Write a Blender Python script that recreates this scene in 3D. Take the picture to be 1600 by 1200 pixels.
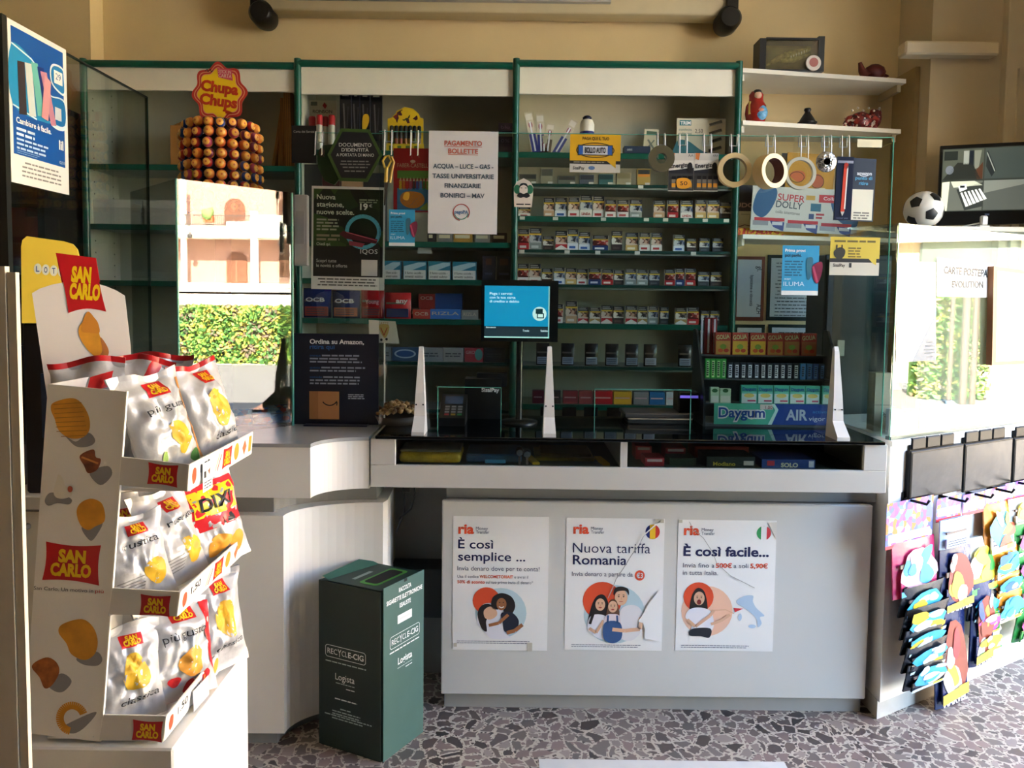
import bpy, bmesh, math, random
from mathutils import Vector, Matrix, noise
for o in list(bpy.data.objects): bpy.data.objects.remove(o)
S = bpy.context.scene; COL = S.collection; R = math.radians; PI = math.pi
random.seed(7)
# ------------------------------------------------------------------ camera
F = 1200.0; CX, CY = 800.0, 538.0
CAMLOC = Vector((0, 0, 1.52))
ROT = Matrix.Rotation(R(90 - 3.5), 4, 'X') @ Matrix.Rotation(R(0.7), 4, 'Z')
cd = bpy.data.cameras.new('camera'); cam = bpy.data.objects.new('camera', cd); COL.objects.link(cam)
cd.sensor_width = 36; cd.lens = 36 * F / 1600; cd.shift_y = (CY - 600) / 1600; cd.clip_start = 0.02; cd.clip_end = 400
cam.matrix_world = Matrix.Translation(CAMLOC) @ ROT
S.camera = cam
# ------------------------------------------------------------------ daylight
S.view_settings.view_transform = 'Standard'; S.view_settings.look = 'None'
S.view_settings.gamma = 1; S.view_settings.use_curve_mapping = False
S.view_settings.exposure = 2.25
w = bpy.data.worlds.new('sky'); S.world = w; w.use_nodes = True
nt = w.node_tree; bg = nt.nodes['Background']; sk = nt.nodes.new('ShaderNodeTexSky')
sk.sky_type = 'NISHITA'; sk.sun_disc = False; sk.sun_elevation = R(42); sk.sun_rotation = R(-80); sk.dust_density = 3
nt.links.new(sk.outputs[0], bg.inputs[0]); bg.inputs[1].default_value = 1.0
sd = bpy.data.lights.new('sun', 'SUN'); sun = bpy.data.objects.new('sun', sd); COL.objects.link(sun)
sd.energy = 46; sd.angle = R(0.6); sd.color = (1, 0.89, 0.74)
sun.location = (-20, 3, 18); sun.rotation_euler = Vector((-0.76, 0.12, 0.64)).to_track_quat('Z', 'Y').to_euler()

# ------------------------------------------------------------------ pixel -> point
def ray(px, py): return (ROT.to_3x3() @ Vector(((px - CX) / F, -(py - CY) / F, -1)))
def P(px, py, Y):
    d = ray(px, py); return CAMLOC + d * (Y / d.y)
def PZ(px, py, z):
    d = ray(px, py); return CAMLOC + d * ((z - CAMLOC.z) / d.z)
def PX(px, py, X):
    d = ray(px, py); return CAMLOC + d * (X / d.x)
def PP(px, py, pt, n):
    d = ray(px, py); return CAMLOC + d * ((Vector(pt) - CAMLOC).dot(n) / d.dot(n))
def Z(y, Y, x=800): return P(x, y, Y).z
def X(x, Y, y=470): return P(x, y, Y).x

# ------------------------------------------------------------------ materials
def lin(h):
    if not isinstance(h, str): return tuple(h)
    h = h.lstrip('#'); c = [int(h[i:i + 2], 16) / 255 for i in (0, 2, 4)]
    return tuple(x / 12.92 if x <= .04045 else ((x + .055) / 1.055) ** 2.4 for x in c)
_MC = {}
def newmat(name):
    m = bpy.data.materials.new(name); m.use_nodes = True
    return m, m.node_tree, m.node_tree.nodes['Principled BSDF']
def C(h, rough=.5, metal=0., var=0., scale=14., emit=0., bump=0., bscale=60., spec=None, alpha=None):
    """plain node material: colour, a little procedural mottling, optional bump"""
    key = (h, rough, metal, var, scale, emit, bump, bscale, spec)
    if key in _MC: return _MC[key]
    m, t, b = newmat('surface_' + str(len(_MC)))
    c = lin(h); N = t.nodes; L = t.links
    b.inputs['Base Color'].default_value = (*c, 1); b.inputs['Roughness'].default_value = rough
    b.inputs['Metallic'].default_value = metal
    if spec is not None: b.inputs['Specular IOR Level'].default_value = spec
    if var or bump: tc = N.new('ShaderNodeTexCoord')
    if var:
        nz = N.new('ShaderNodeTexNoise'); nz.inputs['Scale'].default_value = scale; nz.inputs['Detail'].default_value = 4
        L.new(tc.outputs['Object'], nz.inputs['Vector'])
        rp = N.new('ShaderNodeValToRGB'); e = rp.color_ramp.elements
        e[0].position = .3; e[1].position = .7
        e[0].color = (*[max(0, x * (1 - var)) for x in c], 1); e[1].color = (*[min(1, x * (1 + var)) for x in c], 1)
        L.new(nz.outputs[0], rp.inputs[0]); L.new(rp.outputs[0], b.inputs['Base Color'])
    if bump:
        nb = N.new('ShaderNodeTexNoise'); nb.inputs['Scale'].default_value = bscale; nb.inputs['Detail'].default_value = 3
        L.new(tc.outputs['Object'], nb.inputs['Vector'])
        bp = N.new('ShaderNodeBump'); bp.inputs['Strength'].default_value = bump; bp.inputs['Distance'].default_value = .01
        L.new(nb.outputs[0], bp.inputs['Height']); L.new(bp.outputs[0], b.inputs['Normal'])
    if emit:
        b.inputs['Emission Color'].default_value = (*c, 1); b.inputs['Emission Strength'].default_value = emit
    _MC[key] = m; return m
def glass(name, tint, ior=1.5, base=0.0):
    """thin pane: clear transmission plus a Fresnel mirror on each face"""
    m, t, b = newmat(name); N = t.nodes; L = t.links; N.remove(b); out = N['Material Output']
    tr = N.new('ShaderNodeBsdfTransparent'); tr.inputs[0].default_value = (*tint, 1)
    gl = N.new('ShaderNodeBsdfGlossy'); gl.inputs['Roughness'].default_value = 0.0; gl.inputs['Color'].default_value = (1, 1, 1, 1)
    g = N.new('ShaderNodeNewGeometry'); ma = N.new('ShaderNodeMath'); ma.operation = 'MULTIPLY_ADD'
    ma.inputs[1].default_value = 1 / ior - ior; ma.inputs[2].default_value = ior
    L.new(g.outputs['Backfacing'], ma.inputs[0])
    fr = N.new('ShaderNodeFresnel'); L.new(ma.outputs[0], fr.inputs['IOR'])
    ad = N.new('ShaderNodeMath'); ad.operation = 'ADD'; ad.use_clamp = True; ad.inputs[1].default_value = base
    L.new(fr.outputs[0], ad.inputs[0])
    mx = N.new('ShaderNodeMixShader'); L.new(ad.outputs[0], mx.inputs[0]); L.new(tr.outputs[0], mx.inputs[1]); L.new(gl.outputs[0], mx.inputs[2])
    L.new(mx.outputs[0], out.inputs['Surface']); return m
def busy(name, cols, scale=40., rough=.3, bump=.0, stretch=(1, 1, 1)):
    """printed film: irregular patches of several inks"""
    m, t, b = newmat(name); N = t.nodes; L = t.links
    tc = N.new('ShaderNodeTexCoord'); mp = N.new('ShaderNodeMapping'); mp.inputs['Scale'].default_value = stretch
    L.new(tc.outputs['Object'], mp.inputs[0])
    nz = N.new('ShaderNodeTexNoise'); nz.inputs['Scale'].default_value = scale * .5; nz.inputs['Detail'].default_value = 2
    L.new(mp.outputs[0], nz.inputs['Vector'])
    ad = N.new('ShaderNodeMixRGB'); ad.blend_type = 'ADD'; ad.inputs[0].default_value = .03
    L.new(mp.outputs[0], ad.inputs[1]); L.new(nz.outputs['Color'], ad.inputs[2])
    vo = N.new('ShaderNodeTexVoronoi'); vo.inputs['Scale'].default_value = scale
    L.new(ad.outputs[0], vo.inputs['Vector'])
    sp = N.new('ShaderNodeSeparateColor'); L.new(vo.outputs['Color'], sp.inputs[0])
    rp = N.new('ShaderNodeValToRGB'); rp.color_ramp.interpolation = 'CONSTANT'; e = rp.color_ramp.elements
    while len(e) < len(cols): e.new(.5)
    for i, c in enumerate(cols): e[i].position = i / len(cols); e[i].color = (*lin(c), 1)
    L.new(sp.outputs[0], rp.inputs[0]); L.new(rp.outputs[0], b.inputs['Base Color'])
    b.inputs['Roughness'].default_value = rough
    if bump:
        bp = N.new('ShaderNodeBump'); bp.inputs['Strength'].default_value = bump; bp.inputs['Distance'].default_value = .01
        L.new(nz.outputs[0], bp.inputs['Height']); L.new(bp.outputs[0], b.inputs['Normal'])
    return m
def terrazzo():
    m, t, b = newmat('terrazzo'); N = t.nodes; L = t.links
    tc = N.new('ShaderNodeTexCoord'); nz = N.new('ShaderNodeTexNoise'); nz.inputs['Scale'].default_value = 9; nz.inputs['Detail'].default_value = 2
    L.new(tc.outputs['Object'], nz.inputs['Vector'])
    ad = N.new('ShaderNodeMixRGB'); ad.blend_type = 'ADD'; ad.inputs[0].default_value = .07
    L.new(tc.outputs['Object'], ad.inputs[1]); L.new(nz.outputs['Color'], ad.inputs[2])
    def layer(scale, edge):
        v = N.new('ShaderNodeTexVoronoi'); v.inputs['Scale'].default_value = scale; v.voronoi_dimensions = '2D'
        d = N.new('ShaderNodeTexVoronoi'); d.feature = 'DISTANCE_TO_EDGE'; d.inputs['Scale'].default_value = scale; d.voronoi_dimensions = '2D'
        L.new(ad.outputs[0], v.inputs['Vector']); L.new(ad.outputs[0], d.inputs['Vector'])
        sp = N.new('ShaderNodeSeparateColor'); L.new(v.outputs['Color'], sp.inputs[0])
        th = N.new('ShaderNodeMath'); th.operation = 'MULTIPLY_ADD'; th.inputs[1].default_value = .12; th.inputs[2].default_value = edge
        L.new(sp.outputs[1], th.inputs[0])
        gt = N.new('ShaderNodeMath'); gt.operation = 'GREATER_THAN'; L.new(d.outputs['Distance'], gt.inputs[0]); L.new(th.outputs[0], gt.inputs[1])
        rp = N.new('ShaderNodeValToRGB'); e = rp.color_ramp.elements
        cols = ['#38312e', '#574a46', '#756460', '#8a756f', '#5f5753', '#9a8c83']
        while len(e) < len(cols): e.new(.5)
        for i, c in enumerate(cols): e[i].position = i / (len(cols) - 1); e[i].color = (*lin(c), 1)
        L.new(sp.outputs[0], rp.inputs[0]); return rp.outputs[0], gt.outputs[0]
    c1, f1 = layer(21, .075); c2, f2 = layer(60, .17)
    m1 = N.new('ShaderNodeMixRGB'); m1.inputs[1].default_value = (*lin('#b8ae9f'), 1); L.new(f2, m1.inputs[0]); L.new(c2, m1.inputs[2])
    m2 = N.new('ShaderNodeMixRGB'); L.new(f1, m2.inputs[0]); L.new(m1.outputs[0], m2.inputs[1]); L.new(c1, m2.inputs[2])
    L.new(m2.outputs[0], b.inputs['Base Color']); b.inputs['Roughness'].default_value = .35
    return m

# ------------------------------------------------------------------ mesh building
_TX = {}
def glyphs(s, bold=0.0, space=1.0):
    k = (s, bold, space)
    if k not in _TX:
        cu = bpy.data.curves.new('t', 'FONT'); cu.body = s; cu.offset = bold; cu.resolution_u = 3; cu.space_character = space
        ob = bpy.data.objects.new('t', cu); me = ob.to_mesh()
        v = [(p.co.x, p.co.y) for p in me.vertices]; f = [tuple(q.vertices) for q in me.polygons]
        ob.to_mesh_clear(); bpy.data.objects.remove(ob); bpy.data.curves.remove(cu)
        if not v: v = [(0, 0)]
        _TX[k] = (v, f, min(p[0] for p in v), max(p[0] for p in v))
    return _TX[k]
CAP = 0.69
WM = {}
class MB:
    def __init__(s, T=None): s.v = []; s.f = []; s.m = []; s.sm = []; s.mats = []; s.T = T or Matrix.Identity(4)
    def add(s, vs, fs, mat, smooth=False):
        if mat not in s.mats: s.mats.append(mat)
        i = s.mats.index(mat); n = len(s.v)
        s.v += [s.T @ Vector(v) for v in vs]
        for f in fs: s.f.append([n + j for j in f]); s.m.append(i); s.sm.append(smooth)
        return s
    def bm(s, b, mat, smooth=False):
        b.verts.index_update()
        s.add([v.co.copy() for v in b.verts], [[v.index for v in f.verts] for f in b.faces], mat, smooth); b.free(); return s
    def box(s, x0, y0, z0, x1, y1, z1, mat, bev=0., seg=1):
        a = [min(x0, x1), min(y0, y1), min(z0, z1)]; c = [max(x0, x1), max(y0, y1), max(z0, z1)]
        b = bmesh.new(); bmesh.ops.create_cube(b, size=1)
        for v in b.verts: v.co = Vector([(a[i] + c[i]) / 2 + v.co[i] * (c[i] - a[i]) for i in range(3)])
        if bev: bmesh.ops.bevel(b, geom=b.edges[:], offset=min(bev, min(c[i] - a[i] for i in range(3)) * .45), segments=seg, affect='EDGES', profile=.5)
        return s.bm(b, mat, bool(bev) and seg > 1)
    def prism(s, pts, z0, z1, mat, axis='Z', cap=True, smooth=False):
        """outline pts extruded along an axis"""
        n = len(pts)
        def e(p, h): return {'Z': (p[0], p[1], h), 'Y': (p[0], h, p[1]), 'X': (h, p[0], p[1])}[axis]
        vs = [e(p, z0) for p in pts] + [e(p, z1) for p in pts]
        fs = [[i, (i + 1) % n, n + (i + 1) % n, n + i] for i in range(n)]
        s.add(vs, fs, mat, smooth)
        if cap: s.add(vs, [list(range(n))[::-1], list(range(n, 2 * n))], mat)
        return s
    def tube(s, pts, r, mat, n=10, cap=True):
        pts = [Vector(p) for p in pts]; rs = r if isinstance(r, (list, tuple)) else [r] * len(pts)
        vs = []; fs = []; u = None
        for i, p in enumerate(pts):
            d = (pts[min(i + 1, len(pts) - 1)] - pts[max(i - 1, 0)]).normalized()
            if u is None: u = d.orthogonal().normalized()
            u = (u - d * u.dot(d)).normalized(); w2 = d.cross(u)
            vs += [p + (u * math.cos(2 * PI * k / n) + w2 * math.sin(2 * PI * k / n)) * rs[i] for k in range(n)]
        for i in range(len(pts) - 1):
            for k in range(n): fs.append([i * n + k, i * n + (k + 1) % n, (i + 1) * n + (k + 1) % n, (i + 1) * n + k])
        s.add(vs, fs, mat, True)
        if cap: s.add(vs, [list(range(n))[::-1], list(range(len(vs) - n, len(vs)))], mat)
        return s
    def lathe(s, prof, mat, c=(0, 0, 0), n=24, axis='Z', smooth=True):
        c = Vector(c); vs = []; fs = []
        for r, h in prof:
            for k in range(n):
                a = 2 * PI * k / n; x, y = r * math.cos(a), r * math.sin(a)
                vs.append(c + Vector({'Z': (x, y, h), 'Y': (x, h, y), 'X': (h, x, y)}[axis]))
        for i in range(len(prof) - 1):
            for k in range(n): fs.append([i * n + k, i * n + (k + 1) % n, (i + 1) * n + (k + 1) % n, (i + 1) * n + k])
        s.add(vs, fs, mat, smooth)
        for i, fl in ((0, True), (len(prof) - 1, False)):
            if prof[i][0] > 1e-5: s.add(vs, [[i * n + k for k in range(n)][::(-1 if fl else 1)]], mat)
        return s
    def ball(s, c, r, mat, sub=2, sc=(1, 1, 1), jit=0., seed=0):
        b = bmesh.new(); bmesh.ops.create_icosphere(b, subdivisions=sub, radius=1)
        for v in b.verts:
            k = 1 + (jit * noise.noise(v.co * 1.7 + Vector((seed, seed * .7, 0))) if jit else 0)
            v.co = Vector([c[i] + v.co[i] * r * sc[i] * k for i in range(3)])
        return s.bm(b, mat, True)
    def build(s, name, parent=None, origin=None, label=None):
        if parent is not None: M = WM[parent.name]
        else:
            if origin is None:
                xs = [[v[i] for v in s.v] for i in range(3)]
                origin = ((min(xs[0]) + max(xs[0])) / 2, (min(xs[1]) + max(xs[1])) / 2, min(xs[2]))
            M = Matrix.Translation(origin) if not isinstance(origin, Matrix) else origin
        I = M.inverted(); me = bpy.data.meshes.new(name)
        me.from_pydata([I @ v for v in s.v], [], s.f); me.validate()
        for m in s.mats: me.materials.append(m)
        if len(me.polygons) == len(s.m):
            me.polygons.foreach_set('material_index', s.m); me.polygons.foreach_set('use_smooth', s.sm)
        b = bmesh.new(); b.from_mesh(me); bmesh.ops.recalc_face_normals(b, faces=b.faces[:]) if not getattr(s, 'keep', False) else None
        b.to_mesh(me); b.free()
        o = bpy.data.objects.new(name, me); COL.objects.link(o)
        if parent is not None: o.parent = parent; WM[o.name] = M
        else: o.matrix_world = M; WM[o.name] = M
        if label: o['label'] = label
        return o
def tag(o, label, cat, group=None, kind=None):
    o['label'] = label; o['category'] = cat
    if group: o['group'] = group
    if kind: o['kind'] = kind
    return o
def struct(o): o['kind'] = 'structure'; return o
def thing(name, label, cat, loc, group=None, rz=0.):
    o = bpy.data.objects.new(name, None); COL.objects.link(o); o.empty_display_size = .05
    M = Matrix.Translation(loc) @ Matrix.Rotation(rz, 4, 'Z'); o.matrix_world = M; WM[o.name] = M
    return tag(o, label, cat, group)
def clone(o, loc, rz=0., label=None, group=None, tilt=None, scale=None, parent=None):
    """copy of a thing with its parts and sub-parts"""
    r = o.copy(); COL.objects.link(r)
    if parent is None:
        M = Matrix.Translation(loc) @ Matrix.Rotation(rz, 4, 'Z')
        if tilt: M = M @ Matrix.Rotation(tilt[0], 4, 'X') @ Matrix.Rotation(tilt[1], 4, 'Y')
        if scale: M = M @ Matrix.Diagonal((*scale, 1))
        r.matrix_world = M; WM[r.name] = M
        if label: r['label'] = label
        if group: r['group'] = group
    else: r.parent = parent
    for ch in list(o.children): clone(ch, None, parent=r)
    return r
def move(o, loc, rz=0., tilt=None, scale=None):
    M = Matrix.Translation(loc) @ Matrix.Rotation(rz, 4, 'Z')
    if tilt: M = M @ Matrix.Rotation(tilt[0], 4, 'X') @ Matrix.Rotation(tilt[1], 4, 'Y')
    if scale: M = M @ Matrix.Diagonal((*scale, 1))
    o.matrix_world = M; WM[o.name] = M; return o
ORD = ['first', 'second', 'third', 'fourth', 'fifth', 'sixth', 'seventh', 'eighth', 'ninth', 'tenth', 'eleventh', 'twelfth', 'thirteenth', 'fourteenth', 'fifteenth', 'sixteenth', 'seventeenth', 'eighteenth']

class Card:
    """printed flat thing: units are laid over the rectangle O (top left), U (across), V (down)"""
    def __init__(s, x0, y0, x1, y1, Y=None, O=None, U=None, V=None, rot=0., th=.0012, eps=.0004):
        s.x0, s.y0, s.w, s.h = x0, y0, x1 - x0, y1 - y0
        if O is None:
            k = P((x0 + x1) / 2, (y0 + y1) / 2, Y); d = (k - CAMLOC).y / ROT.to_3x3().col[2].dot(Vector((0, -1, 0)))
            kk = Y / F * 1.0
            ex = Vector((math.cos(rot), 0, -math.sin(rot))); ey = Vector((-math.sin(rot), 0, -math.cos(rot)))
            U = ex * s.w * kk; V = ey * s.h * kk; O = k - U / 2 - V / 2
        s.O, s.U, s.V = Vector(O), Vector(U), Vector(V); s.N = s.V.cross(s.U).normalized()
        if s.N.dot(CAMLOC - s.O) < 0: s.N = -s.N
        s.mb = MB(); s.mb.keep = True; s.th, s.eps = th, eps
    def pt(s, x, y, l=0): return s.O + s.U * ((x - s.x0) / s.w) + s.V * ((y - s.y0) / s.h) + s.N * (l * s.eps)
    def body(s, mat, pts=None, back=None):
        pts = pts or [(s.x0, s.y0), (s.x0 + s.w, s.y0), (s.x0 + s.w, s.y0 + s.h), (s.x0, s.y0 + s.h)]
        n = len(pts); a = [s.pt(*p) for p in pts]; b = [p - s.N * s.th for p in a]
        if (a[1] - a[0]).cross(a[2] - a[1]).dot(s.N) < 0 and n == 4: a.reverse(); b.reverse()
        s.mb.add(a + b, [list(range(n))], mat)
        s.mb.add(a + b, [list(range(n, 2 * n))[::-1]] + [[i, n + i, n + (i + 1) % n, (i + 1) % n] for i in range(n)], back or mat); return s
    def poly(s, pts, mat, l=1): s.mb.add([s.pt(x, y, l) for x, y in pts], [list(range(len(pts)))], mat); return s
    def rect(s, x0, y0, x1, y1, mat, l=1): return s.poly([(x0, y1), (x1, y1), (x1, y0), (x0, y0)], mat, l)
    def ell(s, cx, cy, rx, ry, mat, l=1, a0=0, a1=360, n=28):
        pts = [(cx + rx * math.cos(R(a0 + (a1 - a0) * i / n)), cy + ry * math.sin(R(a0 + (a1 - a0) * i / n))) for i in range(n + (a1 - a0 < 360))]
        return s.poly(pts, mat, l)
    def blob(s, pts, mat, l=1, n=5):
        """smooth closed outline through pts"""
        m = len(pts); out = []
        for i in range(m):
            p0, p1, p2, p3 = pts[i - 1], pts[i], pts[(i + 1) % m], pts[(i + 2) % m]
            for k in range(n):
                t = k / n
                out.append(tuple(.5 * (2 * p1[j] + (p2[j] - p0[j]) * t + (2 * p0[j] - 5 * p1[j] + 4 * p2[j] - p3[j]) * t * t + (3 * p1[j] - p0[j] - 3 * p2[j] + p3[j]) * t ** 3) for j in (0, 1)))
        return s.poly(out, mat, l)
    def line(s, pts, wd, mat, l=1):
        for (x0, y0), (x1, y1) in zip(pts, pts[1:]):
            d = math.hypot(x1 - x0, y1 - y0) or 1; nx, ny = -(y1 - y0) / d * wd / 2, (x1 - x0) / d * wd / 2
            s.poly([(x0 + nx, y0 + ny), (x1 + nx, y1 + ny), (x1 - nx, y1 - ny), (x0 - nx, y0 - ny)], mat, l)
        return s
    def ring(s, cx, cy, rx, ry, wd, mat, l=1, a0=0, a1=360, n=30):
        return s.line([(cx + rx * math.cos(R(a0 + (a1 - a0) * i / n)), cy + ry * math.sin(R(a0 + (a1 - a0) * i / n))) for i in range(n + 1)], wd, mat, l)
    def txt(s, t, x0, base, x1, cap, mat, l=2, bold=0., rot=0., space=1.):
        """text fitted from x0 to x1 on a baseline with a cap height; rot turns it about (x0, base), degrees clockwise"""
        v, f, a, b = glyphs(t, bold, space)
        if not f: return s
        kx = (x1 - x0) / max(b - a, 1e-4); ky = cap / CAP; c, q = math.cos(R(rot)), math.sin(R(rot))
        vs = []
        for x, y in v:
            dx, dy = (x - a) * kx, -y * ky
            vs.append(s.pt(x0 + dx * c - dy * q, base + dx * q + dy * c, l))
        s.mb.add(vs, f, mat); return s
    def lines(s, x0, y0, x1, n, dy, th, mat, l=1, rag=.15, seed=1, center=False):
        """rows of print too small to read"""
        rnd = random.Random(seed)
        for i in range(n):
            e = (x1 - x0) * rnd.uniform(0, rag); y = y0 + i * dy; xa = x0 + (e / 2 if center else 0); xb = x1 - (e / 2 if center else e); x = xa
            while x < xb - .5:
                wl = min(rnd.uniform(2.2, 6.5) * th, xb - x); s.rect(x, y, x + wl, y + th, mat, l); x += wl + th * .8
        return s
    def done(s, name, label=None, cat=None, group=None, parent=None):
        o = s.mb.build(name, parent, origin=None if parent else tuple(s.O + s.U / 2 + s.V))
        if parent is None: tag(o, label, cat, group)
        elif label: o['label'] = label
        return o
# ================================================================== THE ROOM
WALL = C('#efd7a4', .85, var=.04, scale=3, bump=.05, bscale=120); TRIMW = C('#d9c9a8', .6, var=.03)
LAM = C('#c9c7c0', .42, var=.02, scale=5); LAMW = C('#e6e4de', .4, var=.015, scale=5); LAMG = C('#a9a8a2', .45, var=.03)
GREY = C('#8f918f', .5, var=.03); PLIN = C('#8b9294', .45, var=.05); DARK = C('#191b1c', .6); BLACK = C('#0b0b0c', .4)
GREEN = C('#0c5644', .3, var=.08, scale=30); DGREEN = C('#0a3a2f', .4)
WHITE = C('#f0efeb', .55); PAPER = C('#efeee9', .7, var=.02, scale=6, bump=.1, bscale=9); INK = C('#16181c', .6); STEEL = C('#b9bbbd', .25, 1.)
CREAM = C('#d9cfae', .55, var=.02, scale=4); RED = C('#c8141f', .4); YEL = C('#f6d012', .45)
PANE = glass('clear_pane', (.86, .90, .89)); PANEG = glass('vitrine_pane', (.80, .86, .84), 1.45, .0); EDGE = C('#5fae98', .1, spec=.8)
XL, XR, YF, YB, ZC = -2.75, 2.9, -2.7, 3.97, 3.45
struct(MB().box(XL - .2, YF - .2, -.12, XR + .02, YB + .2, 0, terrazzo()).build('floor'))
struct(MB().box(XL - .2, YF - .2, ZC, XR + .2, YB + .2, ZC + .2, C('#e0d2b2', .9, var=.03)).build('ceiling'))
XPI = X(1424, 3.74)
bw = MB(); bw.box(XL - .2, YB, 0, XR + .2, YB + .2, ZC, WALL)
bw.box(X(60, YB) - 1.2, YB - .12, 0, X(150, 3.85), YB + .02, ZC, WALL)
struct(bw.build('wall_back'))
struct(MB().box(XPI, 3.66, 0, XR + .15, YB + .02, ZC, C('#cdbb97', .8, var=.04, scale=4)).build('wall_pier'))
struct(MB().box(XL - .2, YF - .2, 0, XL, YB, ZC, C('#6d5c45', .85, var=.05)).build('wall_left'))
struct(MB().box(XL, YF - .2, 0, XR, YF, ZC, C('#3d342a', .9, var=.04)).build('wall_front'))
wr = MB(); OY0, OY1, OZ1 = 1.05, 3.36, 3.32
wr.box(XR, YF, 0, XR + .2, OY0, ZC, C('#4a4034', .9)); wr.box(XR, OY1, 0, XR + .2, YB, ZC, WALL); wr.box(XR, OY0, OZ1, XR + .2, OY1, ZC, WALL)
struct(wr.build('wall_right'))
wf = MB()
for y in (OY0 + .03, OY1 - .03): wf.box(XR + .05, y - .025, 0, XR + .11, y + .025, OZ1, C('#3a3d3e', .4, .6))
wf.box(XR + .05, OY0, OZ1 - .06, XR + .11, OY1, OZ1, C('#3a3d3e', .4, .6))
struct(wf.build('window_1'))
struct(MB().box(2.45, 2.5, 2.3, XR, 3.45, ZC, WALL).build('window_shade_box'))  # unseen box added over the window end to keep light off the pier
struct(MB().box(2.36, 3.0, 1.862, 2.42, 3.665, ZC, TRIMW, .004).build('pier_shade_return'))  # return at the right edge, its depth added to shade the pier
# pier moulding and the door lining to its right
a, b = P(1412, 65, 3.62), P(1558, 88, 3.62)
struct(MB().box(a.x, 3.6, b.z, b.x, 3.68, a.z, TRIMW, .008).build('trim_1'))
x0, x1 = X(1558, 3.6), X(1650, 3.6)
t2 = MB(); t2.box(x0, 3.615, 0, x1, 3.665, ZC, TRIMW, .004); t2.box(x0 + .05, 3.6, 0, x0 + .062, 3.63, 2.6, TRIMW); t2.box(x0 + .10, 3.6, 0, x0 + .115, 3.63, 2.6, TRIMW)
struct(t2.build('trim_2'))
# marble strip let into the floor at the bottom edge of the frame
a, b = PZ(842, 1187, 0), PZ(1224, 1190, 0)
struct(MB().box(a.x, 2.05, .0, b.x, a.y, .003, C('#d4d3d0', .35, var=.05)).build('trim_3'))

# ================================================================== CENTRAL COUNTER
YB0 = 2.60
zt, zb = Z(688, YB0), Z(766, YB0, 980)
xa, xb = X(579, YB0, 700), X(1386, YB0, 720)
zw0, zw1 = Z(731, YB0, 980), zt
wx0, wx1 = X(618, YB0, 710), X(1350, YB0, 710)
ct = thing('service_counter', 'long white laminate service counter with a glass-fronted display band and three posters on its front', 'counter', ((xa + xb) / 2, 2.9, 0))
m = MB(); m.box(xa, YB0, zb, xb, YB0 + .02, zw0, LAM, .002); m.box(xa, YB0, zw0, wx0, YB0 + .02, zw1, LAM, .002); m.box(wx1, YB0, zw0, xb, YB0 + .02, zw1, LAM, .002)
m.box(xa, YB0 + .02, zb, xa + .02, 3.10, zw1, LAM); m.box(xb - .02, YB0 + .02, zb, xb, 3.10, zw1, LAM)
m.box(xa + .02, YB0 + .02, zb, xb - .02, 3.08, zb + .018, LAM); m.box(xa + .02, 3.08, zb, xb - .02, 3.10, zw1, C('#2b3a38', .6)); m.build('display_band', ct)
zs = Z(729, YB0, 980)
MB().box(wx0, YB0 + .02, zs - .022, wx1, 3.08, zs - .006, C('#24413c', .5)).build('display_floor', ct)
MB().box(X(975, YB0), YB0 + .006, zs - .006, X(986, YB0), 3.06, zw1 - .002, LAM).build('divider', ct)
MB().box(wx0, YB0 + .008, zw0, wx1, YB0 + .013, zw1 - .002, PANE).build('window_pane', ct)
YP = 2.74; px0, px1 = X(690, YP, 900), X(1360, YP, 900); pz1, pz0 = Z(786, YP, 1020), Z(1089, YP, 1020)
MB().box(px0, YP, pz0, px1, YP + .025, pz1, C('#d3d2cc', .38, var=.02, scale=4), .004).build('front_panel', ct)
m = MB(); m.box(px0 + .012, YP + .025, 0, px1 - .012, 3.02, pz1 - .004, LAMG); m.build('base_cabinet', ct)
MB().box(px0 + .012, YP + .045, pz1, px1 + .03, 3.0, zb, GREY).build('recess_strip', ct)
MB().box(px0 + .01, YP + .03, 0, px1 - .004, YP + .045, pz0 + .004, PLIN).build('plinth', ct)
# dark knee space to the left of the panel
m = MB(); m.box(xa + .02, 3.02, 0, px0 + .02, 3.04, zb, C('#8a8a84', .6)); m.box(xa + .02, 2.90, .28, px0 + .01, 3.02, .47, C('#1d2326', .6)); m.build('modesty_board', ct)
cb = MB(); kx = X(636, 2.8, 790)
cb.box(kx - .018, 2.8, zb - .07, kx + .012, 2.83, zb - .002, BLACK, .003)
cb.tube([(kx - .01, 2.81, zb - .06), (kx - .012, 2.81, zb - .15), (kx - .03, 2.81, zb - .19), (kx - .04, 2.8, zb - .22)], .004, BLACK, 6)
cb.tube([(kx + .02, 2.81, zb - .003), (kx + .03, 2.8, zb - .07), (kx + .015, 2.8, zb - .13), (kx - .03, 2.81, zb - .17)], .004, BLACK, 6)
tag(cb.build('power_cable'), 'black cable hanging with a plug under the left end of the counter', 'cable')
SLAB = C('#08090a', .04, spec=.6)
sx0, sx1 = X(586, 2.585, 690), X(1384, 2.585, 690); YS1 = 3.08
ZTOP = zt + .012
m = MB(); m.box(sx0, 2.585, zt + .001, sx1, YS1, ZTOP, SLAB, .002); m.build('counter_top', ct, label='glossy black glass top')

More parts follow.
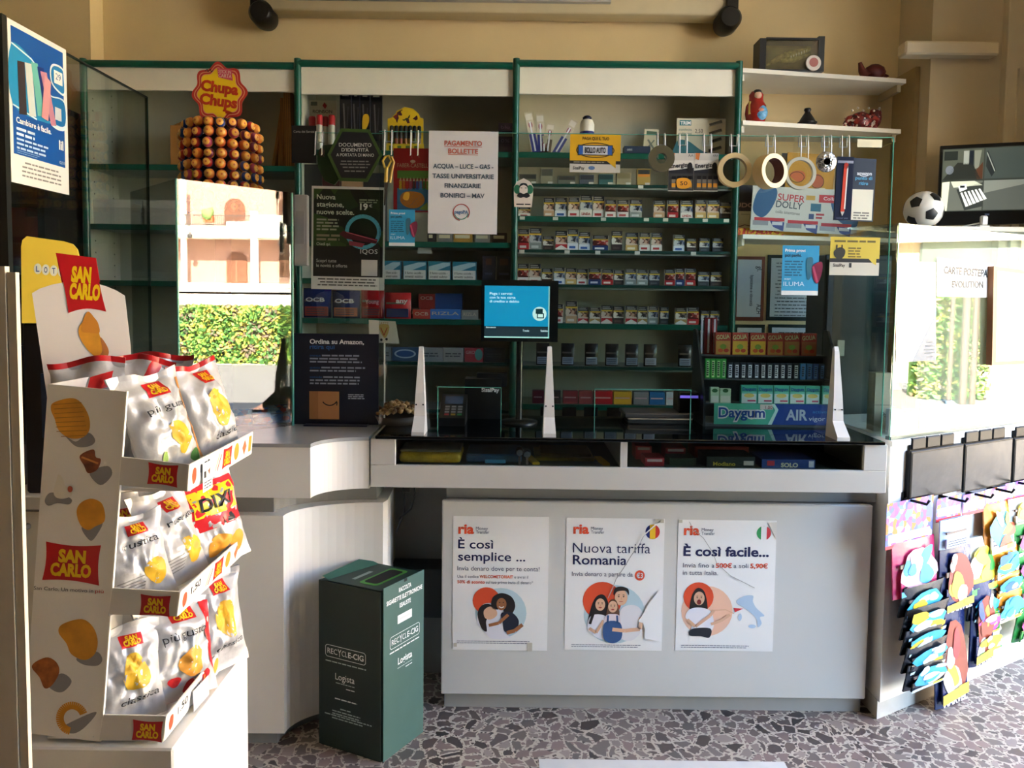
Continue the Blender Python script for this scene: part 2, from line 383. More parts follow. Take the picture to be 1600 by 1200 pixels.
# ================================================================== LEFT CURVED COUNTER
YLc = 2.47
def cove(x0, y0, x1, y1, n=14):  # quarter ellipse, hollow towards the shop
    return [(x1 - (x1 - x0) * math.cos(PI / 2 * i / n), y0 + (y1 - y0) * math.sin(PI / 2 * i / n)) for i in range(n + 1)]
lz1, lz0 = Z(693, YLc, 440), Z(778, YLc, 440); lx = X(485, YLc, 735)
lc = thing('curved_counter', 'white corner counter with a hollow curved front beside the green bin', 'counter', (-1.0, 2.7, 0))
xe = xa - .006; xl0 = -1.42
top = [(xl0, YLc)] + cove(lx, YLc, xe, YB0 + .005) + [(xe, 3.2), (xl0, 3.2)]
MB().prism(top, lz0, lz1 - .012, LAMW).build('upper_band', lc)
MB().prism([(xl0, YLc - .003)] + cove(lx + .002, YLc - .003, xe, YB0 + .002) + [(xe, 3.2), (xl0, 3.2)], lz1 - .012, lz1, C('#9b9c9b', .25, var=.03)).build('worktop', lc)
ly0 = 2.50; blx = X(443, ly0, 900); bz1 = Z(806, ly0, 420); bz0 = Z(1146, ly0, 420)
bxe = X(597, 2.66, 800)
base = [(xl0, ly0)] + cove(blx, ly0, bxe, 2.68) + [(bxe + .01, 2.72), (bxe + .005, 2.88), (xa - .01, 2.88), (xa - .01, 3.18), (xl0, 3.18)]
m = MB(); m.prism(base, bz0, bz1, LAMW); m.build('base_cabinet', lc)
m = MB(); m.prism([(xl0, ly0 + .045)] + cove(blx - .045, ly0 + .045, bxe - .03, 2.72) + [(bxe - .03, 2.88), (xa - .01, 2.88), (xa - .01, 3.18), (xl0, 3.18)], bz1, lz0, GREY); m.build('recess_strip', lc)
m = MB(); m.prism([(xl0, ly0 + .02)] + cove(blx - .03, ly0 + .02, bxe - .03, 2.72) + [(bxe - .03, 2.88), (xa - .01, 2.88), (xa - .01, 3.18), (xl0, 3.18)], 0, bz0, PLIN); m.build('plinth', lc)
ZL = lz1

# ================================================================== RIGHT ANGLED COUNTER
RD = Vector((math.cos(R(30)), math.sin(R(30)), 0)); RN = Vector((RD.y, -RD.x, 0)); RC = Vector((X(1389, 2.70, 760), 2.70, 0))
def RM(off=0., t=0., z=0.): return Matrix.Translation(RC + RN * off + RD * t + Vector((0, 0, z))) @ Matrix(((RD.x, -RN.x, 0, 0), (RD.y, -RN.y, 0, 0), (0, 0, 1, 0), (0, 0, 0, 1)))
rtop = PP(1386, 690, RC, RN).z
rc = thing('angled_counter', 'white counter turned away to the right with toy packets hanging on its sunny front', 'counter', RC + RD * .6 - RN * .2)
def qb(mb, t0, d0, z0, t1, d1, z1, mat, bev=0.): # box in the counter's own frame: along, depth behind the face, up
    k = MB(RM()); k.box(t0, d0, z0, t1, d1, z1, mat, bev)
    mb.T = Matrix.Identity(4); mb.add(k.v, k.f, mat); return mb
def rpoly(off, t1=1.35, back=3.0):
    q = [RC + RN * off + RD * -off * .4, RC + RD * t1 + RN * off, Vector((RC.x + RD.x * t1, 3.62, 0)), Vector((RC.x + .0, 3.30, 0))]; return [(p.x, p.y) for p in q]
MB().prism(rpoly(0), .07, rtop - .02, LAMW).build('base_cabinet', rc)
MB().prism(rpoly(.01), rtop - .02, rtop, LAMW).build('worktop', rc)
MB().prism(rpoly(-.012), 0, .07, C('#b9b7ae', .5, var=.08)).build('plinth', rc)
gz1 = PP(1408, 351, RC, RN).z
dc = thing('glass_case', 'glass display case standing on the sunny right counter', 'display case', RC + RD * .6 - RN * .2 + Vector((0, 0, rtop)))
qb(MB(), .012, .012, rtop, 1.33, .018, gz1, PANEG).build('front_pane', dc)
sp = RC + RD * .012 - RN * .02
MB().box(sp.x, sp.y, rtop, sp.x + .005, 3.24, gz1, PANE).build('side_pane', dc)
qb(MB(), .012, .012, gz1, 1.33, .22, gz1 + .006, PANE).build('top_pane', dc)
m = MB(); qb(m, .011, .011, rtop, .015, .014, gz1 + .006, EDGE); qb(m, .011, .0115, gz1 + .001, 1.33, .0125, gz1 + .007, EDGE); m.build('polished_edge', dc)
qb(MB(), .012, .008, rtop, 1.33, .03, rtop + .012, C('#55605c', .3, .5)).build('bottom_rail', dc)

# ================================================================== BACK SHELVING (three bays)
YS = 3.60; YBK = 3.88
POST = [X(130, YS, 100), X(465, YS, 100), X(807, YS, 100), X(1155, YS, 110)]
PXC = [297, 636, 981]
SHELF = [[258, 352, 440], [236, 378, 437, 499, 566, 640], [240, 289, 340, 392, 446, 507, 574, 634]]
names = ['left bay of the green-edged back shelving, behind the lollipop tower', 'middle bay of the green-edged back shelving, behind the payment notice', 'right bay of the green-edged back shelving, filled with cigarette packs']
BACKM = [C('#b9bba6', .6, var=.03), C('#a9a68f', .6, var=.03), C('#cfc7aa', .6, var=.03)]
for i in range(3):
    x0, x1 = POST[i], POST[i + 1]; pc = PXC[i]
    zt_ = Z(101, YS, pc); u = thing('shelf_unit', names[i], 'shelving', ((x0 + x1) / 2, 3.74, 0), 'bays of the back shelving')
    for xx in ([x0, x1] if i == 2 else [x0]):
        MB().tube([(xx, YS, 0), (xx, YS, zt_ + .02)], .016, GREEN, 12).build('post', u)
        MB().box(xx - .011, YS + .01, 0, xx + .011, YBK, zt_, C('#a8a998', .55)).build('side_panel', u)
    MB().tube([(x0, YS, zt_), (x1 - (.0 if i == 2 else .017), YS, zt_)], .016, GREEN, 12).build('top_rail', u)
    f0, f1 = (Z(112, YS, pc), Z(141, YS, pc)) if i == 0 else (Z(112, YS, pc), Z(148, YS, pc))
    MB().box(x0 + .013, YS + .006, f1, x1 - .013, YS + .02, zt_ - .01, C('#f0ead8', .5, var=.02)).build('fascia', u)
    MB().box(x0 + .01, YBK, 0, x1 - .01, YBK + .02, zt_, BACKM[i]).build('back_panel', u)
    MB().box(x0 + .011, YS + .02, zt_ - .014, x1 - .011, YBK, zt_, CREAM).build('top_board', u)
    for j, y in enumerate(SHELF[i]):
        z = Z(y, YS, pc); dk = (i == 2 and j in (1, 3, 4, 6)) or (i == 1 and j in (4, 5))
        m = MB(); m.box(x0 + .011, YS + .012, z - .02, x1 - .013, YBK, z, C('#8f9488', .5, var=.03))
        m.box(x0 + .016, YS, z - (.012 if dk else .024), x1 - .016, YS + .012, z + .002, DGREEN if dk else GREEN, .002); m.build('shelf', u)
    if i == 2:
        for j, pxs in ((2, (816, 868, 943, 1010, 1040, 1072, 1102, 1135)), (3, (816, 887, 935, 997, 1085)), (1, (1000,))):
            z = Z(SHELF[2][j], YS, pc)
            for px in pxs: xx = X(px, YS, 340); MB().box(xx - .012, YS - .0012, z - .016, xx + .012, YS - .0002, z - .001, C('#d9d5c4', .6)).build('price_tag', u)
    if i == 0:
        m = MB()
        for yy in (.05, .22):
            for k in range(26): m.box(x0 + .0108, YS + yy, 1.1 + k * .055, x0 + .0122, YS + yy + .006, 1.106 + k * .055, DARK)
        m.build('pin_hole_rows', u)['kind'] = 'stuff'
# ---- white wall shelves to the right of the bays
for j, (ya, yb, xl, lab) in enumerate(((106, 122, 1416, 'topmost white wall shelf, carrying the framed reptile box'), (188, 201, 1408, 'middle white wall shelf, carrying the nesting doll'), (366, 375, 1408, 'lowest white wall shelf, behind the hanging tape rolls'))):
    p0 = P(1161, ya, 3.60); p1 = P(xl, yb, 3.745); z = p0.z
    w_ = thing('wall_shelf', lab, 'shelf', ((p0.x + p1.x) / 2, 3.8, z - .02), 'white wall shelves')
    zz = Z(ya, 3.60, 1161)
    MB().prism([(p0.x, 3.60), (p1.x, 3.745), (p1.x, YB - .001), (p0.x, YB - .001)], zz - .02, zz, C('#e9e2d0', .5, var=.02)).build('board', w_)
    MB().box(p0.x + .004, 3.63, zz - .05, p0.x + .016, YB - .01, zz - .0205, C('#e5dfce', .6)).build('bracket', w_)
    MB().box(p1.x - .03, 3.77, zz - .055, p1.x - .012, YB - .01, zz - .0205, C('#cdb98f', .7)).build('bracket', w_)
    if j == 0: WS = []
    WS.append(zz)
# tall side board the shelves die into
MB()
tag(MB().box(XPI - .022, 3.75, 1.0, XPI - .001, YB - .001, WS[0] + .06, C('#b79f70', .7, var=.05)).build('side_board'), 'tan upright board at the right end of the white wall shelves', 'board')

# ================================================================== GLASS SCREENS
YSC = 2.70; cz0 = ZTOP
ps = thing('counter_screen', 'clear acrylic counter screen with two hand openings, held by three white fins', 'screen', (X(990, YSC), YSC, cz0))
top = Z(210, YSC, 980)
xs0, xs1 = X(592, YSC), X(1386, YSC)
h = [(X(684, YSC, 640), X(783, YSC, 640)), (X(929, YSC, 640), X(1079, YSC, 640))]; hz = Z(606, YSC)
m = MB(); t0, t1 = YSC, YSC + .005
cuts = [xs0, h[0][0], h[0][1], h[1][0], h[1][1], xs1]
m.box(xs0, t0, hz, xs1, t1, top, PANE)
for q in (0, 2, 4): m.box(cuts[q], t0, cz0, cuts[q + 1], t1, hz, PANE)
m.build('pane', ps)
e = MB(); e.box(xs0, t0 - .0006, top - .0005, xs1, t1 + .0006, top + .0012, EDGE); e.box(xs1 - .001, t0 - .0006, cz0, xs1 + .001, t1 + .0006, top, EDGE)
for a, b in h:
    e.box(a, t0 - .0008, hz - .001, b, t1 + .0008, hz + .001, EDGE)
    for q in (a, b): e.box(q - .001, t0 - .0008, cz0, q + .001, t1 + .0008, hz, EDGE)
e.build('polished_edge', ps)
FIN = C('#dcdad4', .35, var=.02)
for px, pb in ((658, 655), (858, 860), (1304, 1306)):
    x = X(px, 2.69, 600); zt2 = Z(544, 2.69, px); z0 = cz0
    m = MB(); side = 1
    prof = [(2.699, z0), (2.699, zt2), (2.688, zt2 + .006), (2.68, zt2 - .01), (2.655, z0 + .14), (2.650, z0 + .06), (2.60, z0 + .012), (2.60, z0)]
    wdt = [(-.016, .016)]
    n = len(prof); vs = []
    for s_ in (-1, 1):
        for (y, z) in prof:
            tpr = .022 - .0145 * max(0, (z - z0) / (zt2 - z0)); vs.append((x + s_ * tpr, y, z))
    m.add(vs, [list(range(n))[::-1], list(range(n, 2 * n))] + [[i, (i + 1) % n, n + (i + 1) % n, n + i] for i in range(n)], FIN)
    f = m.build('fin', ps, label='white tapered screen support')
    s2 = MB(); yy = 2.652
    for zz, xo in ((z0 + .10, -.012), (z0 + .10, .012)): s2.lathe([(.003, yy - .004), (.003, yy - .001)], DARK, (x + xo, 0, zz), 8, 'Y')
    s2.build('bolt', f)
# second sheet at the left end, set further back
YS2 = 2.88; x0, x1 = X(462, YS2, 300), X(600, YS2, 300); zs2_ = Z(208, YS2, 530)
ps2 = thing('side_screen', 'clear acrylic sheet at the left end of the counter, behind the black board', 'screen', ((x0 + x1) / 2, YS2, ZL))
MB().box(x0, YS2, ZL, x1, YS2 + .005, zs2_, PANE).build('pane', ps2)
m = MB(); m.box(x0, YS2 - .0005, zs2_, x1, YS2 + .0055, zs2_ + .0015, EDGE); m.build('polished_edge', ps2)
# ---- tall glass partition on the left
XG = -1.44; g0, g1 = 2.2, 3.05
gp = thing('glass_partition', 'tall dark-edged glass partition at the far left, with the blue poster on it', 'partition', (XG, 2.6, 0))
zg = PX(15, 37, XG).z
MB().box(XG - .004, g0, .9, XG + .004, g1, zg, PANE).build('pane', gp)
MB().box(XG - .014, g0 - .02, 0, XG + .014, g0, zg + .01, C('#1c211f', .4)).build('post', gp)
m = MB(); m.box(XG - .005, g0, zg, XG + .005, g1, zg + .005, C('#16211d', .3)); m.box(XG - .005, g1, .9, XG + .005, g1 + .005, zg + .005, C('#2b4a40', .3)); m.build('edge_trim', gp)
# ---- angled glass showcase on the curved counter
GA = Vector((P(281, 676, 2.51).x, 2.51, ZL)); GB = Vector((P(458, 665, 2.82).x, 2.82, ZL)); GD = (GB - GA).normalized(); GN = Vector((GD.y, -GD.x, 0))
zv = P(281, 279, 2.51).z
vc = thing('glass_showcase', 'angled glass showcase on the curved counter, mirroring the sunny houses outside', 'display case', tuple((GA + GB) / 2))
MIR = glass('coated_pane', (.55, .6, .58), 1.55, .015)
def pane(a, b, z0, z1, mat, th=.005):
    d = (b - a).normalized(); n = Vector((d.y, -d.x, 0)) * th
    q = [a, b, b - n, a - n]; mb = MB(); mb.add([(p.x, p.y, z0) for p in q] + [(p.x, p.y, z1) for p in q], [[3, 2, 1, 0], [4, 5, 6, 7], [0, 1, 5, 4], [1, 2, 6, 5], [2, 3, 7, 6], [3, 0, 4, 7]], mat); return mb
GA2 = Vector((-1.415, 2.86, ZL))
pane(GA, GB, ZL, zv, MIR).build('front_pane', vc)
pane(GA2, GA, ZL, zv, PANE).build('side_pane', vc)
m = MB(); m.tube([GA + Vector((0, 0, 0)), (GA.x, GA.y, zv)], .004, EDGE, 6); m.tube([GB, (GB.x, GB.y, zv)], .005, EDGE, 6); m.build('corner_edge', vc)
hg_a, hg_b = P(457, 415, 2.83), P(480, 304, 2.83)
m = MB(); m.box(GB.x + .002, 2.833, hg_a.z, hg_b.x, 2.858, hg_b.z, C('#b3afae', .5, var=.04), .003); m.box(GB.x + .012, 2.830, hg_a.z + .08, hg_b.x - .012, 2.833, hg_b.z - .06, C('#a5a1a0', .5)); m.build('hinge_plate', vc)
MB().box(GA.x, GA.y + .28, ZL, GB.x - .02, GA.y + .285, ZL + .006, BLACK).build('base_rail', vc)

# ================================================================== LAMP OVER THE SHELVING
lz = Z(12, 3.86, 770); la, lb = X(405, 3.86, 20), X(1140, 3.86, 20)
lf = thing('wall_light', 'long switched-off tube light with round black end caps high on the wall', 'lamp', ((la + lb) / 2, 3.9, lz - .05))
m = MB(); m.box(la, 3.83, lz - .034, lb, 3.95, lz + .09, C('#cfc09a', .5, var=.03), .01, 2); m.box(X(445, 3.8, 0), 3.80, lz + .012, X(955, 3.8, 0), 3.832, lz + .08, C('#b9b7ae', .2)); m.build('housing', lf)
m = MB(); m.tube([(X(455, 3.8, 0), 3.79, lz + .05), (X(945, 3.8, 0), 3.79, lz + .05)], .02, C('#c9c7c2', .2), 12); m.build('tube', lf)
for q in (la, lb):
    m = MB(); m.lathe([(.045, 3.80), (.058, 3.815), (.06, 3.9), (.05, 3.94)], C('#120f0e', .35), (q + (.02 if q == la else -.01), 0, lz - .05), 28, 'Y'); m.box(q - .03, 3.81, lz - .05, q + .03, 3.96, lz + .07, C('#120f0e', .35), .006); m.build('end_cap', lf)
# ================================================================== POSTERS AND SIGNS
PAPERW = C('#f1f0ec', .6, var=.02, scale=3, bump=.25, bscale=11); NAVY = C('#171c4c', .6); SOFT = C('#55586a', .6); ORG = C('#e2502a', .6); LBLUE = C('#bcd3da', .7); PEACH = C('#f3c3a6', .7)
SK1 = C('#e3b493', .7); SK2 = C('#c98f6c', .7); SK3 = C('#a4693f', .7); HAIR = C('#211713', .7); HAIRB = C('#6b4630', .7); TEE = C('#eceaf0', .7); DENIM = C('#35598c', .7); TAPE = C('#c9c3b2', .3)
def ria(c, x, y):  # logotype with its small second line
    c.txt('ria', x, y, x + 25, 15, ORG, bold=.035); c.txt('Money', x + 28, y - 6, x + 47, 5, SOFT); c.txt('Transfer', x + 28, y, x + 49, 5, SOFT)
YC = 2.7386
def face(c, x, y, r, skin, hair, l=4, smile=True):
    c.ell(x, y, r * .78, r, skin, l); c.ell(x - r * .3, y - r * .12, r * .1, r * .07, HAIR, l + 1); c.ell(x + r * .3, y - r * .12, r * .1, r * .07, HAIR, l + 1)
    c.line([(x - r * .42, y - r * .3), (x - r * .18, y - r * .34)], r * .07, hair, l + 1); c.line([(x + r * .42, y - r * .3), (x + r * .18, y - r * .34)], r * .07, hair, l + 1)
    c.line([(x, y - r * .05), (x + r * .06, y + r * .2), (x - r * .04, y + r * .22)], r * .05, SK2, l + 1)
    c.ell(x, y + r * .48, r * .26, r * (.12 if smile else .05), C('#b5433f', .6), l + 1)
c = Card(706, 803, 858, 1021, YC); c.body(PAPERW); ria(c, 714, 831)
c.txt('È così', 714, 855, 770, 14, NAVY, bold=.012); c.txt('semplice ...', 714, 875, 821, 14, NAVY, bold=.012)
c.txt('Invia denaro dove per te conta!', 713, 891, 844, 7, SOFT)
c.txt('Usa il codice', 713, 903, 747, 4.6, SOFT); c.txt('WELCOMETORIAIT', 748.5, 903, 802, 4.6, ORG, bold=.02); c.txt('e avrai il', 804, 903, 826, 4.6, SOFT)
c.txt('50% di sconto', 713, 912, 757, 5, ORG, bold=.02); c.txt('sul tuo primo invio di denaro*', 759, 912, 834, 4.8, SOFT)
c.ell(783, 960, 41, 41, LBLUE); c.ell(760, 940, 22, 22, ORG, 2)
c.blob([(745, 975), (752, 948), (772, 944), (786, 955), (792, 992), (800, 1000), (770, 1002), (757, 990)], TEE, 3)
c.blob([(746, 962), (752, 948), (764, 945), (772, 953), (770, 962), (760, 972), (761, 990), (752, 984)], HAIR, 4)
c.blob([(756, 956), (766, 949), (775, 954), (777, 963), (768, 970), (758, 968)], SK1, 5)
c.blob([(768, 950), (770, 934), (784, 927), (800, 933), (806, 948), (800, 962), (790, 966), (786, 950), (778, 954)], HAIR, 5)
c.ell(784, 945, 8, 10, SK3, 6); c.line([(780, 949), (784, 951), (788, 949)], 1.6, WHITE, 7); c.ell(781, 942, 1, .7, HAIR, 7); c.ell(787, 942, 1, .7, HAIR, 7)
c.blob([(784, 960), (800, 958), (812, 972), (806, 990), (790, 990), (786, 974)], C('#1c2233', .7), 6)
c.line([(764, 980), (780, 976), (795, 962)], 5, SK3, 7); c.line([(818, 978), (806, 988), (793, 992)], 6, SK3, 7)
c.lines(713, 1006, 832, 2, 3, 1, SOFT); c.rect(826, 1008, 834, 1022, TAPE, 3); c.rect(708, 1010, 713, 1016, TAPE, 3); c.blob([(846, 911), (852, 908), (856, 906), (851, 914)], WHITE, 3)
c.done('poster', 'paper money transfer poster reading È così semplice, leftmost of three on the counter', 'poster', 'posters on the counter front')
c = Card(882, 806, 1038, 1021, YC); c.body(PAPERW); ria(c, 893, 831)
c.txt('Nuova tariffa', 893, 862, 1016, 16, NAVY, bold=-.006); c.txt('Romania', 893, 881, 979, 15, NAVY, bold=.014)
c.txt('Invia denaro a partire da', 892, 900, 989, 7, SOFT); c.ell(1000, 898, 8, 8.4, ORG); c.txt('€3', 995, 902, 1005, 8, WHITE, 3, .02)
c.ell(1019, 827, 11.4, 11.8, C('#22307e', .6), 1, 90, 270); c.ell(1019, 827, 11.4, 11.8, C('#d43a2e', .6), 1, -90, 90); c.rect(1014.5, 815.6, 1023.5, 838.4, C('#f2c420', .6), 2)
c.ell(961, 962, 49, 48, LBLUE); c.ell(941, 940, 31, 31, ORG, 2)
c.blob([(918, 985), (921, 960), (930, 935), (943, 930), (951, 945), (949, 965), (936, 975), (930, 990)], HAIR, 3)
c.blob([(918, 985), (922, 966), (938, 962), (950, 970), (948, 998), (940, 1003), (926, 995)], TEE, 4); face(c, 938, 946, 10, SK1, HAIR, 5)
c.line([(921, 985), (932, 992), (944, 972)], 5, SK1, 6); c.line([(927, 962), (922, 978)], 4, HAIR, 6)
c.blob([(968, 992), (970, 956), (985, 946), (1000, 950), (1008, 966), (1004, 990), (990, 1004), (975, 1003)], C('#e6e4e6', .7), 4)
face(c, 971, 934, 13, SK1, HAIR, 6, False); c.blob([(959, 930), (961, 919), (971, 916), (982, 920), (983, 930), (978, 923), (965, 924)], HAIR, 8)
c.blob([(949, 966), (951, 945), (957, 937), (965, 942), (968, 966)], HAIRB, 6); face(c, 958, 949, 9.5, SK1, HAIRB, 8)
c.blob([(943, 995), (946, 966), (958, 961), (970, 966), (972, 996), (958, 1008)], C('#f0dfe0', .7), 7)
c.blob([(944, 1000), (946, 975), (970, 975), (973, 1000), (958, 1009)], DENIM, 9); c.line([(950, 976), (951, 963)], 3, DENIM, 9); c.line([(966, 976), (965, 963)], 3, DENIM, 9)
c.line([(1004, 966), (1002, 985), (978, 988), (958, 986)], 6, SK1, 10)
c.poly([(1036, 918), (1026, 928), (1014, 945), (1004, 965), (998, 972), (1006, 975), (1010, 985), (1010, 1000), (1037, 1005)][::-1], C('#f7f6f3', .6), 11)
c.line([(1032, 808), (1012, 826), (1004, 834), (996, 850), (985, 866), (976, 882), (962, 904), (957, 918), (950, 935)], 1.3, C('#9d9a94', .8), 11)
c.line([(1031, 808), (1011, 826), (1003, 834), (995, 850)], 1.8, WHITE, 12)
c.lines(893, 1012, 1006, 2, 3, 1, SOFT); c.rect(1022, 806, 1036, 812, TAPE, 12)
c.done('poster', 'torn paper money transfer poster reading Nuova tariffa Romania, middle of three', 'poster', 'posters on the counter front')
c = Card(1056, 809, 1212, 1022, YC); c.body(PAPERW); ria(c, 1065, 833)
c.txt('È così facile...', 1065, 867, 1201, 15, NAVY, bold=.028)
for t, a, b, mt, bo in (('Invia fino a', 1065, 1115, SOFT, 0), ('500€', 1117, 1143, ORG, .03), ('a soli', 1145.5, 1169, SOFT, 0), ('5,90€', 1172, 1200, ORG, .03)): c.txt(t, a, 886, b, 7.2, mt, bold=bo)
c.txt('in tutta Italia.', 1065, 898, 1121, 7.2, SOFT)
c.ell(1192, 829, 11.4, 11.4, C('#2f9a55', .6), 1, 90, 270); c.ell(1192, 829, 11.4, 11.4, C('#d3333c', .6), 1, -90, 90); c.rect(1187.6, 817.8, 1196.4, 840.2, WHITE, 2)
c.ell(1105, 957, 41, 41, PEACH); c.ell(1091, 934, 24, 24, ORG, 2)
c.blob([(1077, 955), (1081, 930), (1090, 919), (1101, 927), (1106, 955), (1098, 958), (1084, 958)], HAIR, 3)
c.blob([(1071, 968), (1076, 955), (1092, 951), (1110, 956), (1116, 972), (1112, 990), (1082, 992), (1082, 975)], TEE, 4); face(c, 1092, 936, 11, SK1, HAIR, 5)
c.ell(1092, 942, 3.4, 4.2, C('#8f2f2c', .6), 7); c.blob([(1078, 997), (1082, 986), (1111, 985), (1110, 1000), (1096, 998)], C('#23252c', .7), 5)
c.line([(1074, 971), (1087, 982), (1110, 964), (1116, 955)], 5, SK1, 6); c.line([(1112, 978), (1128, 972), (1142, 962)], 4.5, SK1, 6); c.line([(1116, 955), (1135, 954), (1148, 960)], 1.4, SK1, 6)
IT = C('#b4cbe0', .7)
c.blob([(1153, 938), (1166, 931), (1178, 931), (1178, 940), (1184, 951), (1197, 963), (1190, 966), (1193, 976), (1187, 982), (1184, 968), (1170, 955), (1161, 949), (1153, 944)], IT, 2); c.ell(1158, 966, 3, 6, IT, 2); c.ell(1178, 981, 6, 3, IT, 2)
c.poly([(1147, 951), (1163, 952), (1150, 958)], C('#d8333a', .6), 3)
c.line([(1073, 812), (1079, 824), (1096, 838), (1112, 862), (1118, 878), (1140, 898), (1180, 918)], .9, C('#aaa69e', .8), 6)
c.lines(1065, 1013, 1176, 2, 3, 1, SOFT); c.rect(1056, 809, 1062, 814, TAPE, 3); c.poly([(1198, 812), (1212, 811), (1212, 840)], C('#d9d5ca', .6), 5)
c.done('poster', 'paper money transfer poster reading È così facile, with a map, rightmost of three', 'poster', 'posters on the counter front')
# ---- black click-and-collect board on the curved counter
c = Card(459, 521, 592, 664, 2.835, th=.006); c.body(C('#0c0f22', .35)); BT = C('#2a5f9e', .6)
c.txt('Ordina su Amazon,', 484, 537, 569, 7, WHITE, bold=.03); c.txt('ritira qui', 484, 545, 523, 6.6, BT, bold=.02)
for i, (t, a, b) in enumerate((('ovunque', 484, 501), ('questo', 484, 500), ('comodo', 484, 503))):
    y = 557 + (0, 19, 34)[i]; c.txt(t, a, y, b, 3.4, BT); c.lines(b + 2, y - 2.8, 572, 1, 5, 2.4, C('#9aa0b0', .6), seed=i); c.lines(484, y + 2.2, 566, 2 if i != 1 else 1, 5, 2.4, C('#9aa0b0', .6), seed=i + 5)
c.rect(483, 612, 530, 656, C('#c08a5a', .7)); c.rect(483, 612, 497, 656, C('#ab784a', .7), 2)
c.ring(515, 618, 14, 16, 1.8, DARK, 3, 35, 140); c.line([(523, 631), (527, 629), (526, 634)], 1.5, DARK, 3); c.lines(544, 616, 570, 3, 3, 1.5, C('#b9bdc8', .6))
o = c.done('counter_sign', 'black board reading Ordina su Amazon, standing on the curved counter', 'sign')
k = MB(); a = P(500, 664, 2.843); b = P(560, 664, 2.843); k.add([(a.x, 2.842, ZL + .16), (b.x, 2.842, ZL + .16), (b.x, 2.875, ZL), (a.x, 2.875, ZL)], [[0, 1, 2, 3]], C('#0c0f22', .5)); k.box(a.x - .05, 2.80, ZL, b.x + .04, 2.875, ZL + .006, C('#14172a', .4)); k.build('easel_back', o)
# ---- leaf-green tobacco heater poster on the side screen
c = Card(487, 293, 601, 452, 2.8765, rot=R(.6)); c.body(C('#d8d8d2', .5))
gm = busy('leafy_print', ['#16240f', '#1f3314', '#33501c', '#131c10', '#27401a', '#0f150d'], 14, .4)
c.rect(490, 297, 598, 385, gm); c.rect(490, 385, 598, 432, C('#1d1a15', .5))
c.ring(567, 362, 25, 24, 6, C('#4aa0b8', .5), 2); c.poly([(530, 366), (536, 361), (590, 373), (588, 380), (540, 373)], C('#561f2c', .3), 3); c.line([(541, 363), (589, 375)], 1.4, C('#b55a68', .3), 4); c.poly([(545, 376), (570, 380), (566, 386), (546, 383)], C('#8a3a48', .4), 3)
for t, y, b in (('Nuova', 313, 524), ('stagione,', 324.5, 537), ('nuove scelte.', 336, 553)): c.txt(t, 495, y, b, 7.5, C('#cfd6c2', .6), 3, .02)
c.txt('19', 562, 328, 574, 9.5, C('#e8ebe2', .6), 3, .03); c.txt('€', 576, 324, 581, 4.5, C('#e8ebe2', .6), 3); c.lines(561, 312, 590, 2, 3.4, 2, C('#93a083', .6), 3)
c.lines(495, 343, 530, 4, 5, 2.6, C('#9fa890', .6), 3); c.txt('Chiedi qui.', 495, 384, 517, 4.6, C('#cfd6c2', .6), 3); c.lines(495, 367, 532, 2, 6, 3.4, C('#8f876f', .6), 3)
c.txt('IQOS', 563, 395.5, 590, 7, C('#c9c9c5', .6), 3, .01, space=1.1); c.txt('Scopri tutte', 495, 410, 526, 5, C('#cfcfc8', .6), 3); c.txt('le novità e offerte', 495, 417.5, 543, 5, C('#cfcfc8', .6), 3)
c.rect(565, 405, 590, 430, C('#c9c9c4', .6), 3); c.lines(497, 435, 590, 3, 4.6, 2, C('#55554f', .6), 2, .1, center=True)
c.done('poster', 'green and black leaf poster with a 19 euro price on the side screen', 'poster')
# ---- hexagonal sign
hx = [(512, 242), (533, 202), (577, 203), (597, 242), (574, 283), (531, 282)]
c = Card(512, 200, 598, 284, 2.8755, th=.002); c.body(C('#3c5a22', .5), hx)
c.poly([(517, 242), (535.5, 207), (574.5, 208), (592, 242), (571.5, 278), (533.5, 277)], C('#17191d', .5)); LG = C('#dadad2', .6)
c.txt('DOCUMENTO', 530, 229.5, 580, 5.4, LG, bold=.01); c.txt("D'IDENTITÀ", 534, 237, 576, 5, LG, bold=.01); c.txt('A PORTATA DI MANO', 526, 244.5, 584, 4.6, LG, bold=.006)
c.lines(532, 251, 578, 3, 4.6, 1.8, C('#8a8b86', .6), 2, .2, 3, True); c.lines(538, 266, 570, 1, 4, 1.8, C('#8a8b86', .6), 2, .1, 3, True)
c.done('hexagonal_sign', 'black hexagonal sign with a green border reading Documento d’identità', 'sign')
# ---- small black card with a light heading, on the post
c = Card(456, 197, 494, 254, 2.8765); c.body(C('#131415', .4)); c.txt('Carta dei Servizi', 459, 208, 491, 3.6, LG); c.done('service_card', 'small black card headed Carta dei Servizi, left of the hexagonal sign', 'card')
# ---- payment notice
c = Card(670, 207, 777, 364, 2.697, rot=R(.3)); c.body(C('#d9d8d6', .7, var=.02)); PR = C('#c2604f', .7); BG = C('#41525f', .7)
c.txt('PAGAMENTO', 694, 229, 752, 7, PR, bold=.03); c.rect(694, 230.5, 752, 231.3, PR); c.txt('BOLLETTE', 700, 241, 746, 7, PR, bold=.03); c.rect(700, 242.5, 746, 243.3, PR)
for t, a, y, b in (('ACQUA – LUCE – GAS -', 677, 264, 770, ), ('TASSE UNIVERSITARIE', 676, 279, 771), ('FINANZIARIE', 695, 293.5, 751), ('BONIFICI – MAV', 689, 308.5, 757)): c.txt(t, a, y, b, 6.6, BG, bold=.025)
c.ring(721.5, 331, 12.5, 12.5, 1.4, C('#b23a35', .6), 2, 100, 400); c.ring(721.5, 331, 10.6, 10.6, 1.4, C('#3d8a72', .6), 2, 10, 170); c.txt('pagoPA', 711, 333, 732, 5, C('#4a6f9a', .6), 3, .03)
